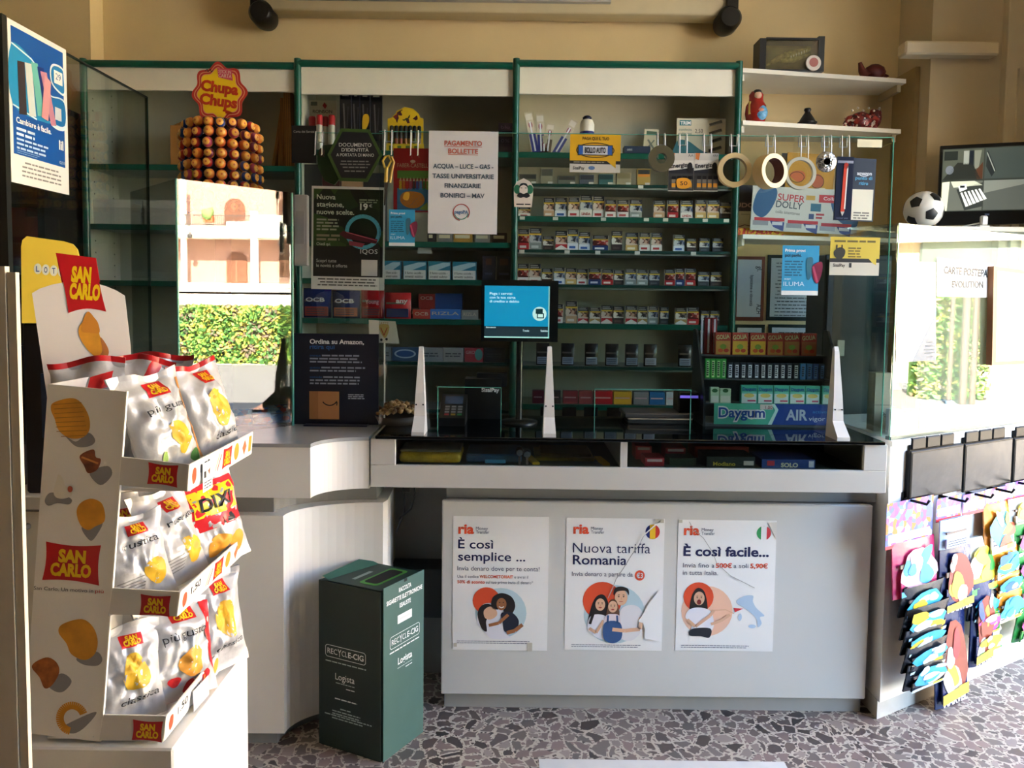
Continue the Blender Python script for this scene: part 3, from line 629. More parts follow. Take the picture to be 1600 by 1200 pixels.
c.done('payment_notice', 'white sheet headed Pagamento bollette taped to the counter screen', 'notice')
# ---- two blue device cards
TEAL = C('#2f94bd', .45)
def device_card(x0, y0, x1, y1, Y, lab):
    c = Card(x0, y0, x1, y1, Y); w_, h_ = x1 - x0, y1 - y0; fx = lambda u: x0 + u * w_; fy = lambda v: y0 + v * h_
    c.body(TEAL); c.txt('Prima provi', fx(.07), fy(.13), fx(.62), h_ * .06, WHITE, bold=.02); c.txt('poi paghi.', fx(.07), fy(.225), fx(.52), h_ * .06, INK, bold=.02)
    c.lines(fx(.07), fy(.31), fx(.58), 6, h_ * .055, h_ * .025, C('#1d5a75', .6)); c.txt('scopri', fx(.07), fy(.69), fx(.24), h_ * .04, WHITE); c.txt('ILUMA', fx(.05), fy(.815), fx(.62), h_ * .085, C('#cfe6ee', .6))
    c.rect(x0, fy(.91), x1, y1, C('#d9dcd8', .6), 1)
    c.blob([(fx(.66), fy(.3)), (fx(.78), fy(.23)), (fx(.84), fy(.3)), (fx(.8), fy(.6)), (fx(.7), fy(.68))], C('#3e6f80', .3), 3)
    c.blob([(fx(.82), fy(.42)), (fx(1.06), fy(.32)), (fx(1.1), fy(.5)), (fx(.98), fy(.76)), (fx(.86), fy(.66))], C('#7e3147', .3), 4); c.line([(fx(.84), fy(.42)), (fx(.97), fy(.74))], w_ * .06, C('#b8516c', .3), 5)
    c.done('device_card', lab, 'card', 'blue device cards')
device_card(608, 328, 648, 384, 2.6965, 'blue card reading Prima provi poi paghi, beside the leaf poster')
device_card(1222, 384, 1279, 461, 2.6965, 'blue card reading Prima provi poi paghi, below the glue tubes at right')
# ---- yellow licence plate card, yellow electricity card
c = Card(891, 211, 969, 269, 2.6965, rot=R(.4)); YC_ = C('#dca91c', .5); c.body(YC_); c.txt('PAGA QUI IL TUO', 910, 219.5, 951, 4.6, C('#4a3a12', .6), bold=.02)
c.ring(930, 235, 29, 11, 1.4, C('#4a3a1a', .5), 1); c.rect(903, 227, 957, 243, C('#4a4636', .5), 2); c.rect(904.5, 228.5, 955.5, 241.5, C('#d7dbe0', .5), 3); c.rect(904.5, 228.5, 911, 241.5, C('#2f5fae', .5), 4); c.rect(949, 228.5, 955.5, 241.5, C('#2f5fae', .5), 4)
c.txt('BOLLO AUTO', 914, 239, 946, 8, INK, 5, .03); c.rect(891, 251, 969, 256, C('#1b1a18', .5)); c.rect(891, 256, 969, 269, C('#c9c5ba', .6)); c.txt('SisalPay', 896, 264.5, 914, 4.6, C('#33322e', .6), 2, .02); c.ell(925, 262, 5, 3, C('#5b79a5', .6), 2); c.poly([(948, 251), (962, 251), (962, 262), (957, 258)], YC_, 3); c.lines(897, 252.6, 945, 1, 3, 1.6, C('#8d8778', .6), 3)
c.done('payment_card', 'yellow card with a number plate reading Bollo auto on the counter screen', 'card')
c = Card(1297, 371, 1374, 430, 2.6965, rot=R(.3)); YC2 = C('#cdb43a', .5); c.body(YC2); c.lines(1303, 376, 1367, 1, 4, 3, C('#6b5c1c', .6), 2, .02)
c.blob([(1303, 393), (1312, 387), (1320, 391), (1319, 400), (1312, 406), (1304, 401)], C('#2d2a1a', .5), 2); c.line([(1307, 390), (1307, 383)], 2, INK, 2); c.line([(1315, 389), (1315, 383)], 2, INK, 2); c.lines(1325, 387, 1345, 4, 4.4, 2, C('#6b5c1c', .6), 2)
c.rect(1297, 404, 1374, 410, C('#1b1a18', .5)); c.rect(1297, 410, 1374, 430, C('#c7c1ae', .6)); c.txt('SisalPay', 1302, 417, 1321, 4.8, INK, 2, .02); c.rect(1327, 411, 1331, 418, INK, 2); c.poly([(1357, 404), (1369, 404), (1369, 414), (1364, 411)], YC2, 3)
c.done('payment_card', 'olive yellow card with a plug drawing on the right of the counter screen', 'card')
# ---- dark collection-point label, blank white label, bearded-man tag
c = Card(1300, 262, 1380, 345, 2.6965, rot=R(1.2)); c.body(C('#2a3340', .45), [(1326, 248), (1366, 249), (1366, 345), (1326, 345)])
c.txt('amazon', 1337, 274, 1360, 5.2, C('#d5d9dc', .6), 2, .03); c.ring(1348, 269, 9, 7, 1.2, C('#d5d9dc', .6), 2, 40, 140); c.txt('punto di', 1335, 281, 1361, 5, C('#4f9fc4', .6), 2, .02); c.txt('ritiro', 1341, 289, 1355, 5, C('#4f9fc4', .6), 2, .02)
c.rect(1331, 296, 1364, 343, C('#dcd8c2', .6), 2); c.lines(1335, 331, 1360, 3, 4, 2, C('#77746a', .6), 3)
c.done('collection_label', 'dark label reading amazon punto di ritiro, right of the hanging pen', 'label')
c = Card(1340, 218, 1378, 230, 2.6965, rot=R(.5)); c.body(C('#ddd2ad', .7)); c.done('blank_label', 'blank cream label at the top right corner of the counter screen', 'label')
c = Card(801, 279, 834, 323, 2.6965); c.body(C('#d8cfc2', .6), [(803, 302), (803, 292), (808, 284), (818, 279), (828, 284), (833, 292), (833, 302), (831, 323), (804, 323)])
c.ell(808, 296, 5, 7, C('#1d6a4a', .6)); c.ell(828, 296, 5, 7, C('#1d6a4a', .6)); c.ell(818, 297, 6.5, 9, C('#e0d2c8', .6), 2); c.blob([(808, 306), (812, 301), (818, 303), (824, 301), (828, 306), (823, 309), (818, 308), (813, 309)], INK, 3); c.blob([(811, 293), (814, 287), (822, 287), (825, 293), (818, 289)], INK, 3)
c.line([(813, 294), (816, 294)], 1, INK, 4); c.line([(820, 294), (823, 294)], 1, INK, 4); c.lines(807, 318, 829, 1, 3, 2, INK, 2, 0)
c.done('hang_tag', 'small die-cut tag with a bearded face on the counter screen', 'tag')
# ---- blue poster on the tall glass partition (faces the shop)
o_ = PX(11, 27, XG + .006); br = PX(103, 76, XG + .006); bl_ = PX(18, 284, XG + .006)
c = Card(0, 0, 300, 470, O=o_, U=Vector((0, br.y - o_.y, 0)), V=Vector((0, 0, bl_.z - o_.z)))
BLP = C('#1258a8', .4); c.body(C('#ece9e2', .6)); c.rect(14, 16, 280, 385, BLP)
c.blob([(14, 70), (120, 90), (190, 150), (210, 240), (170, 262), (14, 240)], C('#2492c4', .4), 2); c.line([(14, 66), (110, 86), (170, 120), (200, 160)], 5, C('#d9eef5', .5), 3); c.line([(14, 243), (130, 262)], 5, C('#d9eef5', .5), 3)
for i, (x, y, cc) in enumerate(((40, 110, '#3a3438'), (75, 105, '#cfd9d2'), (105, 95, '#6fc0b4'), (135, 100, '#203a80'), (150, 110, '#c7889a'))):
    c.poly([(x, y), (x + 34, y - 4), (x + 70 + (i - 3) * 10, y + 150), (x + 40 + (i - 3) * 12, y + 155)], C(cc, .35), 4 + i)
c.poly([(150, 250), (185, 255), (205, 130), (172, 115)], C('#d79a9c', .35), 10)
c.blob([(205, 90), (225, 66), (275, 66), (285, 100), (285, 150), (250, 150), (212, 130)], C('#dfe9ef', .5), 3); c.blob([(211, 92), (229, 72), (272, 72), (280, 100), (280, 144), (252, 144), (217, 127)], C('#2a86c4', .4), 4)
c.rect(225, 84, 272, 125, WHITE, 5); c.txt('29', 233, 112, 262, 20, C('#4b74a5', .6), 6)
c.blob([(198, 175), (215, 170), (284, 172), (284, 262), (200, 258)], C('#d9eef5', .5), 3); c.blob([(202, 179), (217, 174), (279, 176), (279, 250), (204, 246)], C('#1d72b0', .4), 4); c.rect(226, 200, 262, 240, C('#c5cdd2', .5), 5)
c.txt('Cambiare è facile.', 28, 292, 205, 17, WHITE, 3, .02); c.lines(28, 305, 120, 2, 15, 8, C('#cfe2f0', .6), 3); c.lines(28, 336, 190, 3, 13, 6, C('#b7d2ea', .6), 3); c.lines(28, 372, 140, 2, 6, 2, C('#8fb6dd', .6), 3)
c.txt('lil', 246, 330, 270, 28, WHITE, 3, .03); c.txt('IQOS', 246, 376, 276, 9, WHITE, 3); c.lines(30, 402, 275, 4, 13, 5, C('#8a8a86', .6), 2, .3, 2, True)
c.done('poster', 'blue device poster with a white footer on the tall left glass', 'poster')
# ================================================================== GOODS
def item(name, x0, y0, x1, y1, Y, th, mat, label, cat, group=None, rest=None, rot=0., deco=None, pts=None, finish=True):
    c = Card(x0, y0, x1, y1, Y, th=th, rot=R(rot))
    if rest is not None: c.O.z += rest - min(c.pt(x0, y1).z, c.pt(x1, y1).z)
    c.body(mat, pts)
    if deco: deco(c)
    return c.done(name, label, cat, group) if finish else c
# ---------- cigarette packs
BLK = C('#1a1918', .4); YST = C('#d8b23a', .5); PW_ = C('#e6e2d8', .4)
PICS = [busy('warning_photo_a', ['#caa189', '#8c5d4a', '#3a2f2c', '#d9c2b0'], 60), busy('warning_photo_b', ['#22252e', '#8d8f96', '#3a4a6d', '#c9c6c0'], 60), busy('warning_photo_c', ['#7d1f1b', '#a8403a', '#c9a193', '#4a1512'], 60), busy('warning_photo_d', ['#1d1a1a', '#4b3a35', '#8a7468', '#e0d8cc'], 60)]
def mkpack(base, pic, text=None, tcol=None, chev=None, tall=False, dark=False):
    m = MB(); w2, h, d = .028, .088, .022
    m.box(-w2, 0, 0, w2, d, h, BLK if dark else PW_, .001)
    def r(z0, z1, mat, x0=-1, x1=1, l=.0004): m.add([(x0 * w2, -l, z0 * h), (x1 * w2, -l, z0 * h), (x1 * w2, -l, z1 * h), (x0 * w2, -l, z1 * h)], [[0, 1, 2, 3]], mat)
    r(.76, 1, BLK, -.98, .98); m.box(-w2 * .99, .001, h, w2 * .99, d, h + .0005, BLK)
    r(.80, .86, C('#8d8a84', .6), -.8, .7, .0008); r(.90, .95, C('#8d8a84', .6), -.8, .5, .0008)
    r(.68, .76, YST); r(.33, .68, PICS[pic]); r(.0, .33, C(base, .4))
    if chev: m.add([(-w2, -.0008, .31 * h), (w2, -.0008, .31 * h), (w2, -.0008, .08 * h), (0, -.0008, .26 * h), (-w2, -.0008, .08 * h)], [[0, 4, 3], [0, 3, 1], [1, 3, 2]], C(chev, .4))
    if text:
        v, f, a, b = glyphs(text, .02); k = w2 * 1.5 / (b - a)
        m.add([(-w2 * .75 + (x - a) * k, -.0012, .1 * h + y * .014) for x, y in v], f, C(tcol, .5))
    elif not chev: r(.08, .2, C(tcol or '#b9b4aa', .5), -.7, .5, .0008)
    return m
PKT = {'w': ('white', mkpack('#e9e5dc', 0, None, '#b23b3b')), 'b': ('white and blue', mkpack('#dfe3ea', 1, None, '#2c5aa0')), 'r': ('red', mkpack('#b3242a', 2, None, '#e6d9d0')), 'm': ('white with a red chevron', mkpack('#e9e5dc', 0, chev='#b3242a')),
       'o': ('white with a gold chevron', mkpack('#e9e5dc', 3, chev='#b08a4a')), 'l': ('white with red lettering', mkpack('#ece6d8', 1, 'LINDA', '#b3242a')), 'g': ('gold and cream', mkpack('#d3b06a', 0, None, '#efe3c4')), 'n': ('navy blue', mkpack('#23396d', 2, None, '#d9dde6')),
       'd': ('dark brown', mkpack('#3a2b28', 3, None, '#5a4640', dark=True)), 'k': ('dark grey', mkpack('#31363a', 1, None, '#4a5055', dark=True)), 's': ('silver grey', mkpack('#8e9690', 1, None, '#cfd4d0')), 'f': ('beige', mkpack('#c9a27c', 0, None, '#e9dccb')), 'p': ('white with a red picture', mkpack('#ece3dc', 2, None, '#c05a55'))}  # the brown pack has the shade of the shelf put into its colour
PK = {}
ROWS = {2: ('second', [(809, 828, 'w', 14)] + [(a, b, t, h) for a, b, t, h in ((848, 865, 'f', 29), (866, 885, 'b', 30), (886.5, 904, 'w', 30), (905, 924, 'l', 34), (925, 943, 'w', 33), (944, 961, 'p', 27), (963, 981, 'p', 27), (982.5, 1002, 's', 28), (1019, 1037, 'f', 27), (1041, 1058, 'r', 28), (1062, 1081, 'l', 28), (1084, 1101, 'g', 29), (1103, 1122, 'g', 29), (1123, 1142, 'd', 26))]),
        3: ('third', [(809, 826.5, 'r', 31), (827, 846, 's', 33), (848, 865, 'd', 21), (867, 886, 'm', 29), (886.5, 903, 'b', 32), (904, 922, 'b', 28), (925, 950, 'n', 23), (955, 972, 'd', 30), (977, 997, 'g', 28), (998, 1015, 'w', 28), (1017, 1034, 'w', 28), (1052, 1070, 'b', 26), (1072, 1087, 'd', 20), (1092, 1108, 'k', 21), (1113, 1130, 'k', 21)]),
        4: ('fourth', [(809, 826.5, 'p', 31), (827, 845.5, 'w', 31), (847, 863.5, 'd', 24), (865, 883, 'b', 26), (884, 901.5, 'g', 25), (902, 919, 'w', 24), (920, 939.5, 'n', 25), (941, 959, 'r', 24), (960, 975.5, 'd', 23), (977, 994.5, 's', 25), (996, 1013, 's', 24), (1015, 1032, 'k', 24), (1039, 1055.5, 'r', 25), (1056, 1070, 'n', 27), (1072, 1088.5, 'r', 27), (1091, 1109, 'k', 22), (1111, 1129, 'd', 22)]),
        5: ('fifth', [(867, 881, 'p', 29), (885, 903.5, 'f', 34), (904.5, 921.5, 'm', 25), (922.5, 940, 'o', 25), (941, 959, 'm', 28), (960, 977, 'd', 27), (979, 997.5, 'm', 28), (998.5, 1013.5, 'o', 27), (1015, 1031, 's', 28), (1033, 1047, 'k', 27), (1057, 1075.5, 'o', 26), (1076.5, 1095, 'r', 27), (1097, 1110, 'k', 22), (1112, 1127, 'k', 22)])}
for si, (nm, row) in ROWS.items():
    z = Z(SHELF[2][si], YS, 981) + .002
    for k, (a, b, t, h) in enumerate(row):
        xa_, xb_ = X(a, 3.63, 400), X(b, 3.63, 400); sc = ((xb_ - xa_) / .056 * .97, 1, h * 3.63 / F / .088)
        loc = ((xa_ + xb_) / 2, 3.625 + .004 * (k % 3), z)
        lab = '%s cigarette pack, %s from left, %s shelf of the right bay' % (PKT[t][0], ORD[k], nm)
        if t not in PK: PK[t] = tag(PKT[t][1].build('cigarette_pack', None, (0, 0, 0)), lab, 'cigarette pack', 'cigarette packs on the back shelving'); move(PK[t], loc, 0, None, sc)
        else: clone(PK[t], loc, 0, lab, None, None, sc)
# small tins and boxes on the first shelf of the right bay
zA = Z(289, YS, 981) + .002; SM = ['#77735f', '#8f8a72', '#6d6f63', '#565c66', '#3f6a66', '#a79a78', '#b9984e']
for k, (a, b, h) in enumerate(((811, 838, 16), (845, 864, 25), (872, 899, 14), (906, 928, 16), (936, 958, 17), (964, 986, 20), (996, 1016, 26))):
    def deco(c, k=k, a=a, b=b, h=h):
        c.rect(a + 1, 288 - h * .95, b - 1, 288 - h * .55, C(['#3b3a36', '#4c4a40', '#35342f', '#2d3038', '#24403e', '#8a7a52', '#2f2c28'][k], .5)); c.rect(b - 8, 283, b - .5, 288, C('#d9d5c8', .6), 2)
        if k == 6: c.rect(a + 1, 270, b - 1, 274, C('#e08a2a', .5), 2)
    item('tobacco_tin', a, 288 - h, b, 288, 3.64, .04, C(SM[k], .45), '%s small tin or box from the left on the first shelf of the right bay' % ORD[k], 'tin', 'small tins on the first shelf', zA, deco=deco)
# tobacco pouches, shelf six; boxes, shelf seven
zF = Z(574, YS, 981) + .002
POUCH = C('#2c2422', .25, bump=.4, bscale=40); LAB = C('#8f96a8', .5)
def pouchmesh(cc, w=.062, h=.105, d=.02, lab=LAB):
    m = MB(); n = 6; vs = []; fs = []
    for j in range(n + 1):
        for i in range(n + 1):
            u, v = i / n, j / n; t = d * .5 * (math.sin(PI * u) ** .5) * (math.sin(PI * min(1, max(0, .08 + v * .9))) ** .6) + .0025
            vs.append(((u - .5) * w, -t + .002 * noise.noise(Vector((u * 5, v * 5, 1))), v * h))
    N1 = len(vs); vs += [(x, -y, z) for x, y, z in vs]
    for j in range(n):
        for i in range(n):
            a = j * (n + 1) + i; fs.append([a, a + 1, a + n + 2, a + n + 1]); fs.append([N1 + a, N1 + a + n + 1, N1 + a + n + 2, N1 + a + 1])
    m.add(vs, fs, cc, True)
    ed = [j * (n + 1) for j in range(n + 1)]; m.add(vs, [[a, a + n + 1, N1 + a + n + 1, N1 + a] for a in ed[:-1]] + [[a + n, N1 + a + n, N1 + a + 2 * n + 1, a + 2 * n + 1] for a in ed[:-1]] + [[i, N1 + i, N1 + i + 1, i + 1] for i in range(n)], cc)
    y = -d * .5 - .004; m.box(-w * .42, y, h * .06, w * .42, y + .006, h * .38, lab, .001)
    for q in range(3): m.box(-w * .36, y - .0005, h * (.12 + q * .08), w * .3, y + .002, h * (.15 + q * .08), C('#3b4052', .6))
    m.box(-w * .42, y + .001, h * .55, w * .3, y + .006, h * .62, C('#6a5b52', .4))
    return m
pw = tag(pouchmesh(POUCH).build('tobacco_pouch', None, (0, 0, 0)), 'dark tobacco pouch, first from the left on the lower right shelf', 'tobacco pouch', 'tobacco pouches on the lower right shelves')
PX_ = [848, 887, 924, 956, 987, 1016, 1070]
for k, px in enumerate(PX_):
    loc = (X(px, 3.65, 550), 3.65, zF)
    if k == 0: move(pw, loc)
    else: clone(pw, loc, .05 * (k % 3 - 1), 'dark tobacco pouch, %s from the left on the sixth shelf of the right bay' % ORD[k])
z7 = Z(634, YS, 981) + .002
for k, (a, b, cc, nm) in enumerate(((832, 850, '#6a1f2c', 'wine red'), (852, 876, '#40302e', 'dark brown'), (880, 903, '#8a3038', 'faded red'), (905, 926, '#a2494a', 'coral red'), (928, 957, '#b01e26', 'bright red'), (959, 987, '#cfa02a', 'mustard yellow'), (990, 1014, '#84807a', 'grey'), (1015, 1039, '#1f5f8f', 'blue'), (1041, 1068, '#b9bcb8', 'white'))):
    item('paper_box', a, 612, b, 632, 3.63, .05, C(cc, .5), nm + ' rolling paper box on the seventh shelf of the right bay', 'box', 'boxes on the seventh shelf', z7, deco=lambda c, a=a, b=b: c.rect(a + 2, 621, b - 3, 623, C('#c9a0a0', .5)))
for k, px in enumerate((852, 884, 916, 950, 984, 1018)):
    clone(pw, (X(px, 3.60, 660) , 3.40, ZTOP - .12), 0, 'tobacco pouch behind the counter, %s from the left on the low rack' % ORD[k], scale=(1.0, 1, 1.05))
tag(MB().box(X(826, 3.4), 3.385, 0, X(1045, 3.4), 3.5, ZTOP - .121, C('#20302d', .5)).build('low_rack'), 'low dark rack under the right bay holding tobacco pouches', 'rack')
# ---------- top shelf of the right bay
zT = Z(240, YS, 981) + .002
def brush(px, py, lean, lab, hgt=52, col='#3a3f86', rest=zT):
    c = Card(-6, -hgt, 6, 0, O=(0, 0, 0), U=Vector((12 * 3.66 / F, 0, 0)), V=Vector((0, 0, -hgt * 3.66 / F)), th=.008)
    c.O = Vector((-6 * 3.66 / F, 0, hgt * 3.66 / F)); c.N = Vector((0, -1, 0)); c.body(C('#c9bfa8', .3)); c.rect(-5, -hgt * .96, 5, -hgt * .82, C('#d9d2c4', .3), 1); c.rect(-5, -hgt * .5, 5, -2, C(col, .3), 1); c.ell(0, -hgt * .7, 3, 5, C('#9a5a6a', .4), 2); c.rect(-1.2, -hgt * .78, 1.2, -6, C('#e3e3ea', .3), 3)
    o = c.mb.build('toothbrush_pack', None, (0, 0, 0)); tag(o, lab, 'toothbrush', 'packs in the pot on the top shelf'); move(o, (X(px, 3.68, 230), 3.67, rest), 0, (0, R(lean))); return o
cup = MB(); cup.lathe([(.028, 0), (.034, .09), (.032, .09), (.027, .004)], C('#b9b29c', .2), (X(851, 3.7, 230), 3.70, zT), 20); tag(cup.build('plastic_pot'), 'small pale pot on the top shelf holding toothbrush packs', 'pot')
brush(838, 236, -12, 'toothbrush pack leaning left out of the pot', 66); brush(846, 236, -3, 'upright purple toothbrush pack in the pot', 62); brush(855, 236, 6, 'brown toothbrush pack at the back of the pot', 48, '#6a5a48'); brush(866, 236, 30, 'toothbrush pack leaning far right out of the pot', 62, '#4a4f8a')
brush(850, 238, 0, 'short peach pack standing in front of the pot', 22, '#d9a58a')
dx = X(917, 3.68, 210); m = MB(); m.lathe([(.033, 0), (.035, .01), (.035, .105), (.034, .11)], C('#20246a', .3), (dx, 3.68, zT), 24); dm = thing('deodorant_bottle', 'navy deodorant bottle with a white shoulder on the top shelf', 'bottle', (dx, 3.68, zT)); m.build('body', dm)
m = MB(); m.lathe([(.034, .11), (.034, .145), (.026, .165), (.02, .168)], C('#e2dccb', .3), (dx, 3.68, zT), 24); m.build('shoulder', dm); m = MB(); m.lathe([(.02, .168), (.022, .178), (.012, .186), (0, .187)], C('#1a1c33', .3), (dx, 3.68, zT), 20); m.build('cap', dm)
item('flat_box', 976, 224, 1016, 238, 3.65, .06, C('#27364f', .4), 'flat navy box on the top shelf of the right bay', 'box', None, zT, deco=lambda c: c.txt('omni', 980, 231, 988, 4, WHITE))
item('card_pack', 1006, 196, 1028, 238, 3.70, .012, C('#cfc6a8', .5), 'narrow cream blister card leaning on the navy box', 'pack', None, zT, 4, lambda c: (c.rect(1009, 199, 1025, 204, C('#3e5a44', .5)), c.line([(1012, 212), (1022, 225)], 3, C('#7d8378', .3), 2), c.line([(1012, 225), (1022, 212)], 2, C('#7d8378', .3), 2)))
def trim(c):
    c.blob([(1058, 214), (1075, 212), (1100, 228), (1133, 236), (1133, 240), (1058, 240)], C('#2f6f78', .5), 1); c.rect(1062, 181, 1080, 189, C('#1f6f78', .5), 2); c.txt('TRIM', 1063, 187.5, 1079, 5, WHITE, 3, .03); c.txt('tronchesina', 1061, 197, 1081, 4, C('#4d7a76', .5), 2); c.txt('unghie maxi', 1061, 203, 1081, 4, C('#4d7a76', .5), 2); c.txt('2,50', 1086, 200, 1098, 6, INK, 2)
    for i in range(4): c.line([(1108, 188 + i * 13), (1127, 182 + i * 13)], 4.5, C('#5b5d5c', .2, .8), 2); c.line([(1108, 190 + i * 13), (1126, 184.5 + i * 13)], 1.2, C('#c9c9c4', .2, .8), 3)
item('nail_clipper_card', 1058, 178, 1133, 238, 3.70, .006, C('#d2c9ae', .5), 'cream and teal display card of nail clippers on the top shelf', 'display card', None, zT, deco=trim)
# ---------- middle bay
zM0, zM1, zM2, zM3, zM4 = [Z(y, YS, 636) + .002 for y in (236, 378, 437, 499, 566)]
def ron(c):
    c.rect(486, 152, 496, 158, C('#6a675e', .5), 2); c.poly([(507, 153), (511, 158), (508, 163), (504, 158)], C('#a8242a', .4), 2); c.txt('RONSON', 489, 169, 519, 4.6, C('#4c4740', .6), 2, .02)
item('display_card', 482, 150, 525, 234, 3.76, .01, C('#c9bfa6', .5), 'cream lighter display card at the top left of the middle bay', 'display card', None, zM0, deco=ron)
can = MB(); can.lathe([(.017, 0), (.017, .12), (.016, .125)], C('#b9b4a4', .3, .3), n=16); can.lathe([(.0165, .125), (.0165, .165), (.014, .172), (0, .172)], C('#a81d22', .35), n=16)
cn = tag(can.build('gas_can', None, (0, 0, 0)), 'lighter gas can with a red cap, first from the left', 'gas can', 'gas cans on the top shelf'); 
for k, px in enumerate((488, 502, 508.5, 521)):
    lab = 'red-capped lighter gas can, %s from the left on the top shelf of the middle bay' % ORD[k]; loc = (X(px, 3.70, 190), 3.70 - .035 * (k % 2), zM0)
    if k: clone(cn, loc, 0, lab, scale=(.95, .95, 1.0))
    else: move(cn, loc); cn['label'] = lab
def knife(c, x0, x1, hv):
    c.rect(x0 + 1, 149, x1 - 1, 215, C('#14171d', .2), 1); c.line([((x0 + x1) / 2 - 3, 160), ((x0 + x1) / 2 - 1, 205)], 2.4, C('#7c8086', .2, .8), 2); c.line([((x0 + x1) / 2 + 4, 165), ((x0 + x1) / 2 + 2, 200)], 2, C('#4d5056', .2, .8), 2)
    if hv: c.blob([((x0 + x1) / 2 - 3, 178), ((x0 + x1) / 2 + 5, 176), ((x0 + x1) / 2 + 6, 188), ((x0 + x1) / 2 - 1, 202), ((x0 + x1) / 2 - 4, 200)], C('#c9a01f', .4), 3)
    c.rect(x0 + 4, 146, x1 - 4, 149, C('#b9b5a8', .4), 2)
for k, (a, b, hv) in enumerate(((531, 549, 0), (549.5, 562, 0), (562.5, 578, 1), (579, 597, 0))):
    item('scissors_pack', a, 146, b, 234, 3.66 + .006 * k, .012, C('#1d2027', .35), ['black scissors pack nearest the gas cans', 'narrow black scissors pack, second from the gas cans', 'black scissors pack with a yellow handle', 'black scissors pack nearest the marker display'][k], 'scissors', 'black packs on the top shelf', zM0, deco=lambda c, a=a, b=b, hv=hv: knife(c, a, b, hv))
# marker display: tray with a fruit-patterned arch and upright markers
mx0, mx1 = 604, 662
fr = busy('fruit_print', ['#e0b91c', '#e0b91c', '#4a1424', '#e0b91c', '#2c3a16', '#7a1a20'], 55, .5)
md = thing('marker_display', 'yellow display box of markers with a fruit-printed arch, middle bay', 'display box', (X(633, 3.66, 200), 3.66, zM0))
def sub(parent, name, x0, y0, x1, y1, Y, th, mat, pts=None, deco=None, dz=None):
    c = Card(x0, y0, x1, y1, Y, th=th)
    if dz is not None: c.O.z += dz - c.pt(x0, y1).z
    c.body(mat, pts)
    if deco: deco(c)
    return c.done(name, parent=parent)
sub(md, 'back_arch', mx0, 164, mx1, 236, 3.70, .004, C('#d8b01c', .5), [(606, 182), (616, 179), (620, 170), (632, 164), (645, 166), (654, 174), (656, 180), (661, 181), (661, 236), (606, 236)], lambda c: (c.blob([(613, 181), (621, 172), (633, 167), (647, 170), (654, 180), (640, 188), (622, 188)], fr, 1),), zM0)
for k in range(7):
    xm = X(612 + k * 7.2, 3.68, 200); m = MB(); m.lathe([(.009, .004), (.009, .07)], C(['#3f7a3a', '#8f4a2a', '#9a3a2a', '#a8672a', '#b07a24', '#5d6a3a', '#7a5a2a'][k], .4), (xm, 3.68, zM0), 10); m.lathe([(.0095, .07), (.0095, .125), (.007, .13), (0, .13)], C('#15161a', .35), (xm, 3.68, zM0), 10); m.build('marker', md)
sub(md, 'tray_front', mx0, 222, mx1, 236, 3.66, .003, C('#d9b51f', .5), None, lambda c: [c.rect(608 + k * 13, 225, 614 + k * 13, 232, C('#5a6a24', .5)) for k in range(4)], zM0)
def fab(c):
    c.txt('FABER-CASTELL', 621, 262, 668, 6, C('#c9a58a', .6), 2); c.ell(645, 253, 4, 2.4, C('#d9b8a0', .5), 2); c.rect(621, 267, 671, 279, C('#5a8a34', .5), 2)
    cols = ['#d9c32a', '#d9772a', '#c2242a', '#b24a6a', '#2a2a32', '#2a4aa0', '#3a8ac0', '#2a7a3a', '#6aa03a']
    for i, q in enumerate(cols): c.rect(624 + i * 5.2, 283, 628 + i * 5.2, 296, C(q, .5), 3); c.poly([(624 + i * 5.2, 283), (626 + i * 5.2, 277), (628 + i * 5.2, 283)], C('#d9bf94', .6), 3)
    c.rect(621, 294, 671, 328, C('#3f7aa8', .5), 2); c.blob([(626, 306), (634, 299), (648, 299), (660, 303), (663, 315), (652, 324), (636, 323), (627, 316)], C('#d9822a', .5), 3); c.blob([(630, 310), (633, 301), (640, 301), (638, 312)], C('#e8b03a', .5), 4); c.poly([(655, 326), (668, 315), (670, 328)], C('#8fae3a', .5), 3)
item('pencil_box', 615, 233, 672, 330, 2.7062, .02, C('#a8161c', .4), 'red box of coloured pencils hanging left of the payment notice', 'pencil box', deco=fab)
def scis():
    c0 = P(606, 275, 2.69); k = 2.69 / F
    s_ = thing('scissors', 'yellow-handled scissors hanging on the screen beside the hexagonal sign', 'scissors', tuple(c0))
    def q(x, y): return (c0.x + (x - 606) * k, 2.69, c0.z - (y - 275) * k)
    m = MB(); m.tube([q(602, 246), q(598, 252), q(601, 262), q(606, 262), q(611, 252), q(607, 244), q(602, 246)], .0042, C('#c7a43a', .4), 8); m.tube([q(604, 262), q(603, 285)], [.006, .007], C('#c7a43a', .4), 8); m.build('handle', s_)
    m = MB(); m.tube([q(611, 246), q(615, 254), q(612, 266), q(609, 285)], .005, C('#a8842a', .4), 8); m.build('handle', s_)
    m = MB(); a = [q(601, 283), q(607, 283), q(602, 320), q(600, 320)]; m.add(a + [(p[0], p[1] - .002, p[2]) for p in a], [[0, 1, 2, 3], [7, 6, 5, 4], [0, 4, 5, 1], [1, 5, 6, 2], [2, 6, 7, 3], [3, 7, 4, 0]], C('#9c9a90', .2, .9)); m.build('blade', s_)
scis()
c = Card(496, 225, 535, 290, 2.8862, th=.012); c.body(C('#2e4a1e', .5), [(496, 240), (505, 228), (520, 226), (535, 240), (533, 275), (522, 288), (507, 282), (497, 262)]); c.ell(503, 239, 5, 7, C('#5a3a22', .5)); c.done('green_ornament', 'round dark green tag behind the hexagonal sign', 'tag')
